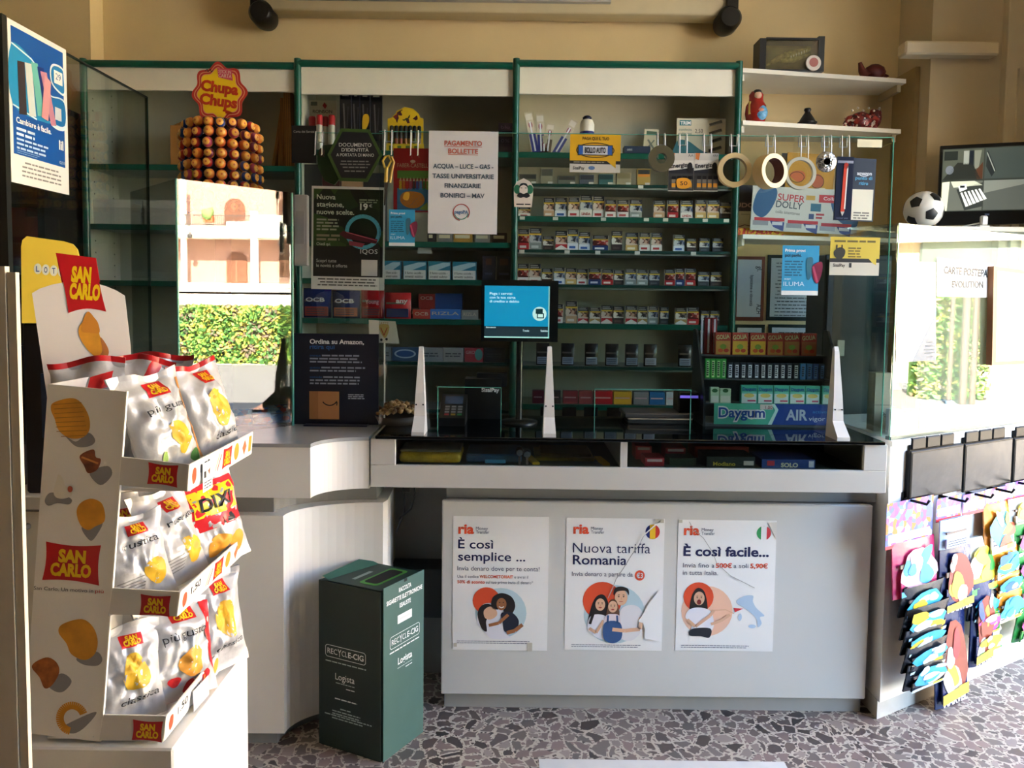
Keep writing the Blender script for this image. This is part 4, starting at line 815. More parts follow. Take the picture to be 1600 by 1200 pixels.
for k, (a, b, y0, cc, nm) in enumerate(((476, 503, 258, '#2c2b29', 'dark grey box low at the left of the middle bay'), (504, 530, 264, '#4a2220', 'dark red box behind the leaf poster'), (534, 566, 276, '#b08a68', 'pale brown box behind the leaf poster'), (568, 600, 270, '#26262a', 'black box behind the hexagonal sign'))):
    item('boxed_goods', a, y0, b, 376, 3.66 + .003 * k, .09, C(cc, .5), nm, 'box', 'boxes on the second shelf', zM1)
for k, (a, b, cc, nm) in enumerate(((668, 680, '#2a2a2c', 'tiny black'), (684, 707, '#7d7a72', 'silver'), (709, 738, '#b0863a', 'gold'), (742, 766, '#8c877a', 'grey'), (769, 792, '#4a3a36', 'brown'))):
    item('lighter_box', a, 361, b, 377, 3.65, .04, C(cc, .4), nm + ' box on the shelf below the payment notice', 'box', 'small boxes below the payment notice', zM1, deco=lambda c, a=a, b=b: c.rect(a + 2, 365, b - 4, 370, C('#cfc5a2', .5)))
for k, (a, b, y0, y1, nm) in enumerate(((779, 802, 190, 201, 'upper'), (779, 802, 204, 234, 'lower'))):
    item('ink_box', a, y0, b, y1 + .5, 3.72, .05, C('#40304f', .45), nm + ' purple box at the right end of the top shelf, middle bay', 'box', 'purple boxes', zM0 if k else Z(204, 3.72, 790) + .0005, deco=lambda c, a=a, b=b, y0=y0: c.txt('0%' if y0 > 200 else 'blu', a + 4, y0 + 9, b - 6, 5, C('#8a78a0', .5)))
for k, (a, b) in enumerate(((600, 626), (630, 666), (669, 704), (707, 744))):
    def deco(c, a=a, b=b):
        c.rect(a + 1, 422, b - 1, 436, C('#d7d6cf', .4)); c.poly([(a + 1, 422), (a + 1, 416), (b - 12, 410), (b - 1, 410), (b - 1, 414), (a + 14, 422)], C('#a9c4cc', .4), 2); c.txt('Il fumo uccide -', a + 3, 428, b - 5, 3.6, INK, 2, .01); c.txt('smetti subito', a + 3, 433.5, b - 5, 3.6, INK, 2, .01)
    item('tobacco_carton', a, 408, b, 436.5, 3.63, .05, C('#24748c', .4), 'teal and white tobacco carton, %s from the left of four' % ORD[k], 'tobacco carton', 'teal cartons in the middle bay', zM2, deco=deco)
item('blank_ticket', 653, 387, 674, 396, 3.63, .002, C('#b9b7aa', .6), 'blank pale ticket under the shelf with small boxes', 'ticket')
for k, (a, b, cc) in enumerate(((754, 774, '#22263c'), (776, 800, '#1d2030'))):
    item('dark_box', a, 398, b, 436, 3.66, .06, C(cc, .45), 'dark navy box %s of the teal cartons' % ['right next to the end', 'farthest right on the shelf'][k], 'box', 'dark boxes right of the teal cartons', zM2, deco=lambda c, a=a, b=b: (c.rect(a + 5, 402, b - 6, 412, C('#5a3a30', .5)), c.rect(a + 4, 424, b - 5, 427, C('#54587a', .5))))
def bag3(x0, x1, y0, y1, cols, lab, txts, rz=0., z=zM3):
    w_ = (x1 - x0) * 3.62 / F; h_ = (y1 - y0) * 3.62 / F; m = pouchmesh(C(cols[0], .25, bump=.3, bscale=30), w_, h_, .04, C(cols[1], .4)); d = -.0262
    v0 = m
    for (t, u0, u1, v, cap, col) in txts:
        v, f, a, b = (lambda g, vv: (g[0], g[1], g[2], g[3]))(glyphs(t, .03), v) if False else glyphs(t, .03); k = (u1 - u0) * w_ / (b - a)
        m.add([((u0 - .5) * w_ + (x - a) * k, d, h_ * txts[[q[0] for q in txts].index(t)][3] + y * cap * 3.62 / F / CAP) for x, y in v], f, C(col, .5))
    o = tag(m.build('filter_bag', None, (0, 0, 0)), lab, 'bag', 'bags in the middle bay'); move(o, (X((x0 + x1) / 2, 3.63, 480), 3.64, z), rz)
bag3(474, 517, 452, 498, ('#1d2f66', '#8a3030'), 'blue filter bag farthest left in the middle bay', (('OCB', .12, .8, .55, 6, '#d9dbe0'),))
bag3(519, 562, 455, 498, ('#1d2a58', '#a85a3a'), 'blue filter bag with an orange seal, second from the left', (('OCB', .12, .8, .55, 6, '#d9dbe0'),), .06)
bag3(564, 600, 452, 498, ('#a81e24', '#8a1a20'), 'red pouch between the blue bags and the wide red pouch', (('Young', .2, .8, .5, 6, '#d9a0a0'),))
bag3(601, 642, 457, 498, ('#b3222a', '#23305f'), 'wide red pouch with a navy corner in the middle bay', (('any', .45, .9, .6, 7, '#e3d5d0'),))
for a, b, y0, cc, nm, t, Yy, r_ in ((625, 655, 482, '#3b2320', 'dark brown box lettered in gold in the middle bay', 'Smoking', 3.66, zM3), (654, 679, 460, '#a3362c', 'red upright box lettered OCB in the middle bay', 'OCB', 3.70, zM3), (645, 672, 484, '#b03a30', 'small red box in front of the red upright one', 'OCB', 3.63, zM3), (680, 722, 459, '#27528f', 'blue tall box behind the light blue one', '', 3.72, zM3), (672, 720, 483, '#3a76c4', 'light blue box lettered RIZLA in the middle bay', 'RIZLA', 3.64, zM3), (721, 747, 484, '#8f8c86', 'grey box with a small drawing at the end of the row', 'RIZLA', 3.64, zM3)):
    item('paper_box', a, y0, b, 498.5, Yy, .045, C(cc, .45), nm, 'box', 'rolling paper boxes in the middle bay', r_, deco=lambda c, a=a, b=b, y0=y0, t=t: t and c.txt(t, a + 3, y0 + 9, b - 3, 5, C('#c9b9a4', .5), 2, .01))
for k, (a, b, cc, nm) in enumerate(((600, 611, '#7f8388', 'grey'), (613, 654, '#37506f', 'blue oval printed'), (655, 692, '#8f9093', 'pale grey'), (693, 724, '#9a9a99', 'white lettered'), (726, 755, '#a83a44', 'red and teal'), (757, 790, '#2d2f33', 'black'))):
    def deco(c, a=a, b=b, k=k):
        if k == 1: c.ell(633, 554, 17, 7, C('#a9b9c9', .5)); c.ell(633, 554, 14, 5, C('#2f4f86', .5), 2)
        elif k == 4: c.ell(748, 554, 6, 9, C('#4f9a94', .5)); c.txt('GRO', 728, 553, 742, 5, C('#d9c4c4', .5), 2)
        else: c.lines(a + 3, 552, b - 3, 2, 4, 2, C('#4a4c50', .6), seed=k)
    item('tissue_pack', a, 544, b, 565.5, 3.64, .05, C(cc, .45), nm + ' pack on the lowest lit shelf of the middle bay', 'pack', 'packs on the low shelf, middle bay', zM4, deco=deco)
# ---------- left bay
zL0, zL1 = Z(258, YS, 297) + .002, Z(352, YS, 297) + .002
bx = thing('cardboard_box', 'open brown cardboard box behind the lollipop tower', 'cardboard box', (X(300, 3.72, 220), 3.72, zL0))
CB = C('#a9783c', .8, var=.06); a, b = X(266, 3.66, 220), X(372, 3.66, 220); z1 = Z(196, 3.66, 300)
m = MB(); m.box(a, 3.66, zL0, b, 3.664, z1, CB); m.box(a, 3.85, zL0, b, 3.854, z1, CB); m.box(a, 3.664, zL0, a + .004, 3.85, z1, CB); m.box(b - .004, 3.664, zL0, b, 3.85, z1, CB); m.box(a + .004, 3.664, zL0, b - .004, 3.85, zL0 + .004, CB); m.build('body', bx)
m = MB(); m.add([(a + .01, 3.664, z1), (b - .02, 3.664, z1), (b - .03, 3.74, z1 + .025), (a + .02, 3.74, z1 + .035)], [[0, 1, 2, 3]], CB); m.build('flap', bx)
for k, (px, w_, h_, ln) in enumerate(((449, 10, 116, 1), (440, 7, 108, -2), (433, 5, 92, -9))):
    c = Card(px - w_ / 2, 257 - h_, px + w_ / 2, 257, 3.64 + .05 * k, th=.14, rot=R(-ln)); c.O.z += zL0 - min(c.pt(px - w_ / 2, 257).z, c.pt(px + w_ / 2, 257).z); c.body(CB, None, C('#b78a50', .8)); 
    for q in range(3): c.line([(px - w_ / 2 + 1.5 + q * w_ / 3.4, 258 - h_), (px - w_ / 2 + 1.5 + q * w_ / 3.4, 256)], .8, C('#6a4a24', .8))
    c.done('cardboard_sheet', ['thick flattened cardboard standing beside the green post', 'flattened cardboard, second from the green post', 'thin flattened cardboard leaning left, third from the green post'][k], 'cardboard', 'flattened cardboard in the left bay')
for k, (a, b, nm) in enumerate(((131, 222, 'left grey lidded box in the left bay'), (224, 300, 'right grey lidded box in the left bay'))):
    g = thing('storage_box', nm, 'storage box', (X((a + b) / 2, 3.66, 330), 3.66, zL1), 'grey lidded boxes')
    sub(g, 'body', a + 2, 322, b - 2, 352, 3.64, .18, C('#c2c4ba', .6, var=.05), None, None, zL1); sub(g, 'lid', a, 313, b, 325, 3.635, .19, C('#d2d4ca', .6, var=.05), None, None, Z(325, 3.635, 300) + (zL1 - Z(352, 3.64, 300)))
# ---------- right wall shelves
zs0, zs1, zs2 = WS
tk = thing('framed_diorama', 'black-framed box with a stuffed reptile on the topmost wall shelf', 'diorama', (X(1236, 3.66, 90), 3.66, zs0), None)
a, b, z1 = X(1187, 3.64, 90), X(1288, 3.64, 90), Z(60, 3.64, 1236)
m = MB(); f_ = .016
m.box(a, 3.64, zs0, a + f_ * 1.8, 3.74, z1, BLACK); m.box(b - f_ * 1.8, 3.64, zs0, b, 3.74, z1 + .012, BLACK); m.box(a + f_ * 1.8, 3.64, zs0, b - f_ * 1.8, 3.74, zs0 + .008, BLACK); m.box(a + f_ * 1.8, 3.64, z1 - .005, b - f_ * 1.8, 3.74, z1 + .004, BLACK); m.build('frame', tk)
m = MB(); m.box(a + .02, 3.73, zs0 + .008, b - .02, 3.738, z1, C('#8f865c', .7, var=.3, scale=18)); m.build('backdrop', tk)
m = MB(); cy = 3.69; x0 = a + .05; zz = zs0 + .04; SKN = C('#a8985a', .6, var=.4, scale=60)
m.tube([(x0, cy, zz), (x0 + .05, cy, zz + .03), (x0 + .10, cy, zz + .045), (x0 + .15, cy, zz + .06), (x0 + .2, cy - .01, zz + .075)], [.004, .014, .022, .018, .006], SKN, 10); m.tube([(x0 + .06, cy - .01, zz + .02), (x0 + .12, cy - .02, zz + .022), (x0 + .19, cy - .02, zz + .045)], [.012, .014, .004], SKN, 8)
for i in range(7): m.add([(x0 + .10 + i * .012, cy - .03, zz + .035 + i * .005), (x0 + .106 + i * .012, cy - .03, zz + .035 + i * .005), (x0 + .103 + i * .012, cy - .03, zz + .02 + i * .005)], [[0, 1, 2]], C('#e6dfc8', .5))
m.build('reptile', tk); MB().box(a + .028, 3.645, zs0 + .008, b - .028, 3.648, z1 - .004, glass('box_pane', (.8, .82, .76))).build('front_pane', tk)
pl = X(1271, 3.63, 103); m = MB(); m.lathe([(.034, -.004), (.036, 0), (.034, .004)], C('#e2d8cc', .4), (pl, 3.632, zs0 + .0355), 28, 'Y'); m.lathe([(.021, -.0055), (.020, -.005)], C('#b06a62', .5), (pl, 3.632, zs0 + .037), 20, 'Y'); tag(m.build('souvenir_plate'), 'small round white souvenir plate leaning on the framed reptile box', 'plate')
hx_ = X(1370, 3.72, 105); m = MB(); RD_ = C('#5a1814', .5, var=.3, scale=40)
m.tube([(hx_ - .02, 3.78, zs0 + .02), (hx_ - .045, 3.78, zs0 + .05), (hx_ - .055, 3.78, zs0 + .085)], [.028, .016, .008], RD_, 10); m.ball((hx_ + .02, 3.78, zs0 + .04), .04, RD_, 2, (1.3, .8, 1)); m.tube([(hx_ + .04, 3.78, zs0 + .03), (hx_ + .09, 3.79, zs0 + .025)], [.016, .004], RD_, 8); m.box(hx_ - .05, 3.75, zs0, hx_ + .07, 3.81, zs0 + .01, RD_, .003); tag(m.build('figurine'), 'dark red animal figurine at the far end of the topmost wall shelf', 'figurine')
mt = X(1187, 3.64, 165); dl = thing('nesting_doll', 'red painted nesting doll on the middle wall shelf', 'doll', (mt, 3.66, zs1))
m = MB(); m.lathe([(.036, 0), (.042, .01), (.05, .05), (.046, .085), (.034, .105), (.032, .12), (.033, .135), (.024, .15), (0, .156)], C('#9a2018', .25, var=.2, scale=50), (mt - .005, 3.68, zs1), 24); m.build('body', dl)
m = MB(); m.ball((mt - .005, 3.652, zs1 + .128), .018, C('#d9a98a', .5), 2, (1, .6, 1)); m.ball((mt - .005, 3.662, zs1 + .146), .02, C('#1d1512', .4), 2, (1, .9, .6)); m.build('painted_face', dl)
m = MB(); m.ball((mt + .008, 3.645, zs1 + .047), .032, C('#5d9ac0', .4, var=.4, scale=70), 3, (1, .5, 1.15)); m.ball((mt + .006, 3.638, zs1 + .056), .02, C('#d98a6a', .4), 2, (1, .5, .7)); m.tube([(mt - .04, 3.66, zs1 + .1), (mt - .043, 3.65, zs1 + .04)], .006, C('#d0a040', .4), 8); m.build('painted_scene', dl)
tx = X(1264, 3.68, 182); tg = thing('tagine_pot', 'small black pot with a conical lid on the middle wall shelf', 'pot', (tx, 3.70, zs1)); B2 = C('#15100f', .35)
m = MB(); m.lathe([(.035, 0), (.044, .012), (.046, .016), (.0, .016)], B2, (tx, 3.70, zs1), 24); m.build('dish', tg); m = MB(); m.lathe([(.04, .0165), (.03, .035), (.014, .06), (.012, .066), (.017, .074), (.014, .082), (0, .084)], B2, (tx, 3.70, zs1), 24); m.build('lid', tg)
sx = X(1357, 3.72, 180); m = MB(); SEQ = busy('sequin_cloth', ['#7a1a18', '#5a1414', '#9a2c22', '#d9c9b9', '#3a0f10', '#7a1a18'], 90, .3)
m.ball((sx, 3.79, zs1 + .048), .05, SEQ, 3, (1.5, .8, .85), .3, 4); m.ball((sx + .06, 3.78, zs1 + .062), .034, SEQ, 3, (.9, .8, 1.3), .3, 2)
for q in (-.05, -.02, .03, .06): m.tube([(sx + q, 3.78, zs1), (sx + q, 3.785, zs1 + .03)], [.012, .016], SEQ, 8)
m.tube([(sx - .06, 3.79, zs1 + .06), (sx - .085, 3.79, zs1 + .03), (sx - .08, 3.79, zs1 + .004)], [.014, .008, .004], SEQ, 8)
for q in range(6): m.ball((sx - .06 + q * .026, 3.76, zs1 + .09 + .012 * (q % 2)), .006, C('#e3d6c4', .4), 1)
tag(m.build('sequin_elephant'), 'red sequined elephant ornament on the middle wall shelf', 'ornament')
# lowest wall shelf: games, glue card, yellow cards
def ludo(c): c.txt('LUDO', 1143, 331, 1178, 6.5, C('#b98a7a', .5), 2, .03); c.rect(1152, 322, 1181, 336, C('#3a2724', .5)); c.rect(1152, 337, 1180, 364, C('#c9b68c', .6), 1); c.line([(1158, 342), (1172, 342), (1172, 350)], .8, C('#7d6d4a', .6), 2); c.line([(1153, 362), (1164, 358), (1178, 361)], 1.5, C('#6d4a34', .6), 2)
item('board_game', 1152, 297, 1181, 365, 3.68, .03, C('#2a1d1c', .5), 'dark boxed board game at the left of the lowest wall shelf', 'board game', None, zs2 + .03, deco=ludo)
CHK = busy('checker_print', ['#e0a21c', '#c2381f', '#e6c030', '#b8301d'], 90, .5); item('checker_box', 1153, 354, 1224, 365, 3.645, .1, CHK, 'flat orange checkered game box on the lowest wall shelf', 'box', None, zs2)
def glue(c):
    BL = C('#2e5f8a', .45); c.blob([(1177, 335), (1182, 308), (1196, 297), (1211, 301), (1212, 316), (1202, 338), (1190, 346)], BL, 1); c.blob([(1296, 312), (1306, 305), (1320, 308), (1338, 318), (1340, 352), (1322, 352), (1304, 338)], BL, 1)
    c.txt('SUPER', 1214, 318, 1256, 10, C('#c2323c', .5), 2, .01, 3); c.txt('DOLLY', 1212, 329, 1253, 10, C('#3a4a58', .5), 2, .01, 3); c.txt('colla istantanea', 1212, 338, 1250, 4.5, C('#4a4c4a', .5), 2, 0, 3)
    c.rect(1278, 307, 1306, 319, C('#c2323c', .5), 2); c.txt('Colla', 1285, 315, 1303, 5, WHITE, 3); c.rect(1258, 309, 1272, 316, C('#c9a04a', .5), 2); c.rect(1266, 321, 1282, 333, C('#2f6f8a', .5), 2); c.rect(1264, 337, 1272, 345, C('#2e4a7a', .5), 2); c.lines(1275, 336, 1288, 2, 5, 3, C('#a8323c', .5), 2)
    for i in range(3):
        x = 1180 + i * 52; c.rect(x, 346 + i * 2, x + 47, 351 + i * 2, C('#c2323c', .5), 3); c.rect(x - 2, 351 + i * 2, x + 22, 358 + i * 2, C('#b9bcc0', .25, .3), 3); c.poly([(x + 24, 350 + i * 2), (x + 47, 352 + i * 2), (x + 46, 366 + i * 2), (x + 30, 360 + i * 2)], C('#3a4a86', .4), 3); c.rect(x + 28, 352 + i * 2, x + 44, 357 + i * 2, C('#d9dade', .4), 4)
item('glue_card', 1175, 298, 1340, 366, 3.62, .006, C('#d3d3cb', .5), 'large card of instant glue tubes reading Super Dolly', 'display card', None, zs2 + .004, 2.2, glue)
def cardg(c): c.blob([(1232, 275), (1238, 268), (1252, 268), (1256, 278), (1245, 284)], C('#d9703a', .5), 2); c.ring(1243, 277, 11, 8, 1, C('#5a4020', .5), 3); c.blob([(1266, 278), (1274, 270), (1284, 276), (1284, 288), (1272, 292)], C('#c2643a', .5), 2); c.ring(1275, 282, 10, 10, 1, C('#5a4020', .5), 3); c.line([(1268, 302), (1276, 292), (1288, 292), (1284, 304)], 2, C('#e6d6b0', .5), 3)
item('greeting_card', 1226, 240, 1300, 366, 3.72, .004, C('#d29a2a', .5, var=.1), 'yellow card with orange drawings behind the hanging tape rolls', 'card', None, zs2, 3, cardg)
item('grey_card', 1218, 238, 1262, 366, 3.76, .004, C('#8d8a7c', .5), 'grey card standing behind the yellow drawing card', 'card', None, zs2, 2)
# certificates on the wall below
def cert(x0, y0, x1, y1, fr_, lab, side=False, seed=0, Y=3.962):
    g = thing('picture_frame', lab, 'picture frame', tuple(P((x0 + x1) / 2, y1, Y)), 'certificates on the wall')
    c = Card(x0, y0, x1, y1, Y, th=.012); c.body(C(fr_, .4)); c.done('frame', parent=g)
    c = Card(x0, y0, x1, y1, Y - .001, th=.0006); c.rect(x0 + 5, y0 + 5, x1 - 5, y1 - 6, C('#cfd9e4', .4)); DK = C('#2e3640', .6)
    if side:
        for t, x, a, b, cap in (('Ispezione e idoneità', 1172, 430, 478, 5), ('AZH', 1183, 475, 490, 7), ('gl.', 1182, 416, 424, 8)): c.txt(t, x, a, x + (b - a), cap, DK, 2, .01, 90)
    else: c.lines(x0 + 12, y0 + 12, x1 - 12, 16 if y1 - y0 > 60 else 3, 5.4, 1.6, DK, seed=seed, center=True)
    c.done('certificate', parent=g)
cert(1147, 401, 1194, 501, '#7d4030', 'brown-framed certificate with sideways lettering on the wall', True)
cert(1199, 399, 1280, 501, '#1d2a28', 'dark-framed certificate behind the blue card on the wall', seed=4)
cert(1146, 507, 1194, 590, '#24332f', 'dark-framed certificate below the brown-framed one', seed=5); cert(1200, 507, 1282, 590, '#24332f', 'dark-framed certificate above the orange sweet boxes', seed=6)
# ---------- things hung on the counter screen
hk = MB(); CH = C('#dcdad4', .3, .35); zt_ = 0.
for q in (-.0125, .0125): hk.tube([(q, .012, -.03), (q, .012, .004), (q, .004, .0075), (q, -.006, .006), (q, -.009, -.02), (q, -.012, -.045), (q, -.014, -.078), (q, -.022, -.082)], .0021, CH, 6)
hk.tube([(-.0125, .012, -.03), (.0125, .012, -.03)], .0021, CH, 6)
hook = tag(hk.build('wire_hook', None, (0, 0, 0)), 'double wire hook on the screen', 'hook', 'wire hooks on the counter screen')
HK = [(607, 'above the scissors'), (648, 'above the pencil box'), (1033, 'above the dark coil'), (1067, 'above the left battery pack'), (1105, 'above the right battery pack'), (1147.5, 'above the cream tape roll'), (1204, 'above the brown-cored tape roll'), (1256, 'above the clear tape roll'), (1292, 'above the foil disc'), (1320, 'above the orange pen'), (499, 'left of the hexagonal sign')]
for k, (px, t) in enumerate(HK):
    YY = YSC + .0025 if px > 596 else YS2 + .0025
    loc = (X(px, YY, 215), YY, (top if px > 596 else zs2_) - .002); lab = 'double wire hook on the screen edge ' + t
    if k == 0: move(hook, loc); hook['label'] = lab
    else: clone(hook, loc, 0, lab)
def ringm(ro, ri, d, face_, core, side=None):
    m = MB(); n = 40; m.lathe([(ro, -d / 2), (ro, d / 2)], side or face_, n=n, axis='Y'); m.f = m.f[:n]; m.m = m.m[:n]; m.sm = m.sm[:n]
    k = len(m.v); pr = [(ri, -d / 2), (ro, -d / 2), (ro, d / 2), (ri, d / 2)]; vs = []
    for r_, h in pr: vs += [(r_ * math.cos(2 * PI * i / n), h, r_ * math.sin(2 * PI * i / n)) for i in range(n)]
    m.add(vs, [[i, (i + 1) % n, n + (i + 1) % n, n + i] for i in range(n)] + [[2 * n + i, 2 * n + (i + 1) % n, 3 * n + (i + 1) % n, 3 * n + i] for i in range(n)], face_); m.add(vs, [[3 * n + i, 3 * n + (i + 1) % n, (i + 1) % n, i] for i in range(n)], core, True); return m
KR = C('#d6bd86', .5, var=.04)
for px, py, ro, ri, d, fa, co, rz, lab in ((1147, 266, 26, 18.5, .02, KR, C('#a8926a', .6), 0, 'cream masking tape roll, leftmost of the hanging tapes'), (1203, 268, 26, 19, .045, KR, C('#6a4038', .5), .45, 'tape roll with a brown core, second of the hanging tapes'), (1250, 271, 25, 20, .012, C('#a9a898', .25), C('#b9b6a4', .3), .1, 'clear tape roll, third of the hanging tapes'), (1033, 248, 20, 8, .02, C('#5c5640', .3), C('#3b382c', .4), 0, 'dark coil of wire hanging left of the batteries')):
    k = 2.68 / F; o = tag(ringm(ro * k, ri * k, d, fa, co).build('tape_roll', None, (0, 0, 0)), lab, 'tape', 'rolls hanging on the screen'); move(o, tuple(P(px, py, 2.682 - d / 2)), rz)
m = MB(); FO = C('#b9b4ae', .15, .9, bump=.8, bscale=70); m.lathe([(0, -.008), (.02, -.008), (.034, -.004), (.036, 0), (.034, .004), (0, .005)], FO, n=28, axis='Y'); m.lathe([(0, -.0085), (.012, -.0085)], C('#5a4a44', .4), n=14, axis='Y'); o = tag(m.build('foil_disc', None, (0, 0, 0)), 'crinkled foil disc hanging between the clear tape and the pen', 'sweet'); move(o, tuple(P(1291, 253, 2.68)))
for k, (a, b) in enumerate(((1045, 1083.5), (1084.5, 1122))):
    def deco(c, a=a, b=b, k=k):
        c.rect(a, 251, b, 271, C('#22242a', .4)); c.poly([(a, 251), (b, 251), (b, 262), (a, 267)], C('#d9d5c8', .4), 2); c.txt('Energizer', a + 2, 263, b - 2, 6, INK, 4, .03, -5); c.txt(['AA', 'AAA'][k], b - 9, 245.5, b - 1, 4, C('#4a4a48', .5), 2); c.poly([(a + 2, 240), (a + 9, 240), (a + 7, 251), (a + 2, 249)], C('#c9783a', .5), 3); c.ell(b - 6, 262, 4, 8, BLK, 5)
        c.rect(a, 271, b, 297, C('#3a3a3a', .3), 1)
        for i in range(4): x = a + 5 + i * 8.4; c.rect(x, 275, x + 6, 294, C('#b9b0a0', .25, .6), 2); c.rect(x, 275, x + 6, 280, C('#1a1a1c', .3), 3); c.rect(x, 286, x + 6, 292, C('#c98a2a', .3), 3)
        if k == 0: c.blob([(1058, 280), (1072, 278), (1080, 284), (1076, 293), (1060, 293)], C('#e0991f', .5), 5); c.txt('50', 1063, 289, 1074, 6, INK, 6)
    item('battery_pack', a, 240, b, 298, 2.678, .008, C('#c9c5b8', .35), ['blister of batteries with an orange price spot', 'blister of batteries nearer the tape rolls'][k], 'battery pack', 'hanging battery packs', deco=deco)
def pen(c): c.line([(1320, 257), (1318, 330)], 6, C('#c9452e', .35), 3); c.line([(1322.5, 260), (1321, 326)], 2, C('#e3ddd4', .35), 4); c.poly([(1315, 330), (1321, 330), (1318, 337)], C('#c9c6be', .3), 4); c.rect(1307, 252, 1331, 256, C('#8b90a0', .4), 2); c.ell(1320, 260, 3.5, 5, C('#a83325', .35), 4); c.txt('colour pen', 1309, 341, 1327, 2.6, C('#7d869a', .5), 2)
item('pen_pack', 1306, 246, 1332, 343, 2.678, .008, C('#1b2338', .3), 'navy pack with an orange pen hanging on the screen', 'pen pack', deco=pen, rot=1)
# ---------- counter things behind the screen
zc = ZTOP
mn = thing('customer_display', 'black customer display with a bright teal screen on a dark pole', 'monitor', tuple(P(811, 640, 2.9)))
c = Card(752, 438, 872, 534, 2.86, th=.02); c.body(C('#0c0e10', .3)); c.done('bezel', parent=mn)
SCR = C('#1090bd', .3, emit=.2); c = Card(757, 447, 861, 528, 2.8594, th=.0004); c.rect(757, 447, 858, 510, SCR); c.rect(757, 511, 858, 527, C('#1e3038', .3, emit=.25)); c.rect(757, 526, 858, 528, C('#a9d9d0', .4, emit=.25), 2); c.rect(856.5, 447, 858.5, 528, C('#8fc4c0', .4, emit=.2), 2); TW = C('#cfe9f0', .5, emit=.3)
c.txt('Paga i servizi', 765, 461, 800, 4, TW); c.txt('con la tua carta', 765, 467, 805, 4, TW); c.txt('di credito o debito', 765, 473, 811, 4, TW); c.ell(843, 490, 11, 11, C('#b9dcd8', .5, emit=.25), 2); TI = C('#1f5f68', .5); c.rect(837, 482, 848, 490, TI, 3); c.rect(839, 489, 850, 497, TI, 4); c.rect(840.5, 490.5, 848.5, 495.5, C('#b9dcd8', .5, emit=.25), 5); c.txt('Totale', 817, 518, 827, 3.2, TW); c.txt('Saldo', 845, 518, 856, 3.2, TW); c.txt('Benvenuto', 760, 513, 775, 2.6, TW); c.done('screen', parent=mn)
bp = P(811, 640, 2.9); m = MB(); m.tube([(bp.x, 2.9, zc + .01), (bp.x, 2.9, P(811, 520, 2.9).z)], .013, C('#3a3a38', .25, .6), 12); m.build('pole', mn); m = MB(); m.lathe([(.07, zc), (.07, zc + .008), (.02, zc + .014)], BLACK, (bp.x, 2.9, 0), 24); m.build('base', mn)
tm = thing('payment_terminal', 'black card payment terminal with a keypad behind the left hand opening', 'card terminal', tuple(PZ(706, 668, zc)))
a, b = X(688, 2.86, 650), X(728, 2.86, 650); m = MB(); m.add([(a, 2.80, zc), (b, 2.80, zc), (b, 2.80, zc + .03), (a, 2.80, zc + .03), (a, 2.95, zc), (b, 2.95, zc), (b, 2.95, zc + .10), (a, 2.95, zc + .10)], [[0, 1, 2, 3], [4, 7, 6, 5], [3, 2, 6, 7], [0, 3, 7, 4], [1, 5, 6, 2], [0, 4, 5, 1]], C('#17181b', .4)); m.build('body', tm)
m = MB(); sl = .07 / .15
for j in range(4):
    for i in range(3):
        yy = 2.815 + j * .016; xx = a + .018 + i * .024; zz = zc + .03 + (yy - 2.80) * sl + .001; col = ['#a8323a', '#b0902a', '#2f8a4a'][i] if j == 0 else '#8a8c90'
        m.add([(xx, yy, zz), (xx + .017, yy, zz), (xx + .017, yy + .011, zz + .011 * sl), (xx, yy + .011, zz + .011 * sl)], [[0, 1, 2, 3]], C(col, .5))
m.build('keypad', tm); m = MB(); yy = 2.885; zz = zc + .03 + .085 * sl + .001; m.add([(a + .014, yy, zz), (b - .014, yy, zz), (b - .014, yy + .05, zz + .05 * sl), (a + .014, yy + .05, zz + .05 * sl)], [[0, 1, 2, 3]], C('#4a5a72', .2)); m.build('display', tm)
item('till_box', 726, 605, 783, 668, 2.98, .09, C('#08090a', .5), 'black box lettered SisalPay behind the left hand opening', 'box', None, zc, deco=lambda c: c.txt('SisalPay', 752, 625, 780, 6, WHITE, 2, .03))
item('scanner_stand', 745, 585, 792, 606, 3.02, .05, C('#151618', .4), 'low black device above the black box behind the screen', 'device', None, Z(606, 2.98, 755) + .0)
pc = thing('price_stand', 'white stick with a small picture card behind the black board', 'card holder', tuple(PZ(603, 655, zc)))
b_ = PZ(603, 658, zc); m = MB(); m.tube([(b_.x, 2.86, zc), (b_.x, 2.86, P(602, 534, 2.86).z)], .0032, C('#d9d6cc', .4), 8); m.build('stick', pc)
c = Card(576, 500, 624, 537, 2.855, th=.002); c.body(C('#cfcabb', .6), [(576, 500), (618, 502), (624, 537), (577, 535)]); c.txt('LATTE', 592, 507, 607, 4, C('#b07a4a', .5)); c.blob([(592, 509), (600, 506), (608, 509), (606, 522), (601, 528), (595, 520)], C('#b9a05a', .5), 1); c.line([(595, 512), (600, 524), (605, 512)], 1.4, C('#a8432a', .5), 2); c.ell(596, 531, 2, 2, INK, 2); c.ell(604, 530, 2, 2, INK, 2); c.done('picture_card', parent=pc)
bk = thing('basket', 'shallow dark basket heaped with brown lumps behind the leftmost screen fin', 'basket', tuple(PZ(622, 662, zc)))
bc = PZ(622, 660, zc); bc.y = 2.86; m = MB(); m.lathe([(.07, 0), (.085, .03), (.082, .03), (.067, .004)], C('#3a2a1c', .6), (bc.x, bc.y, zc), 24); m.build('bowl', bk)
m = MB(); r2 = random.Random(5)
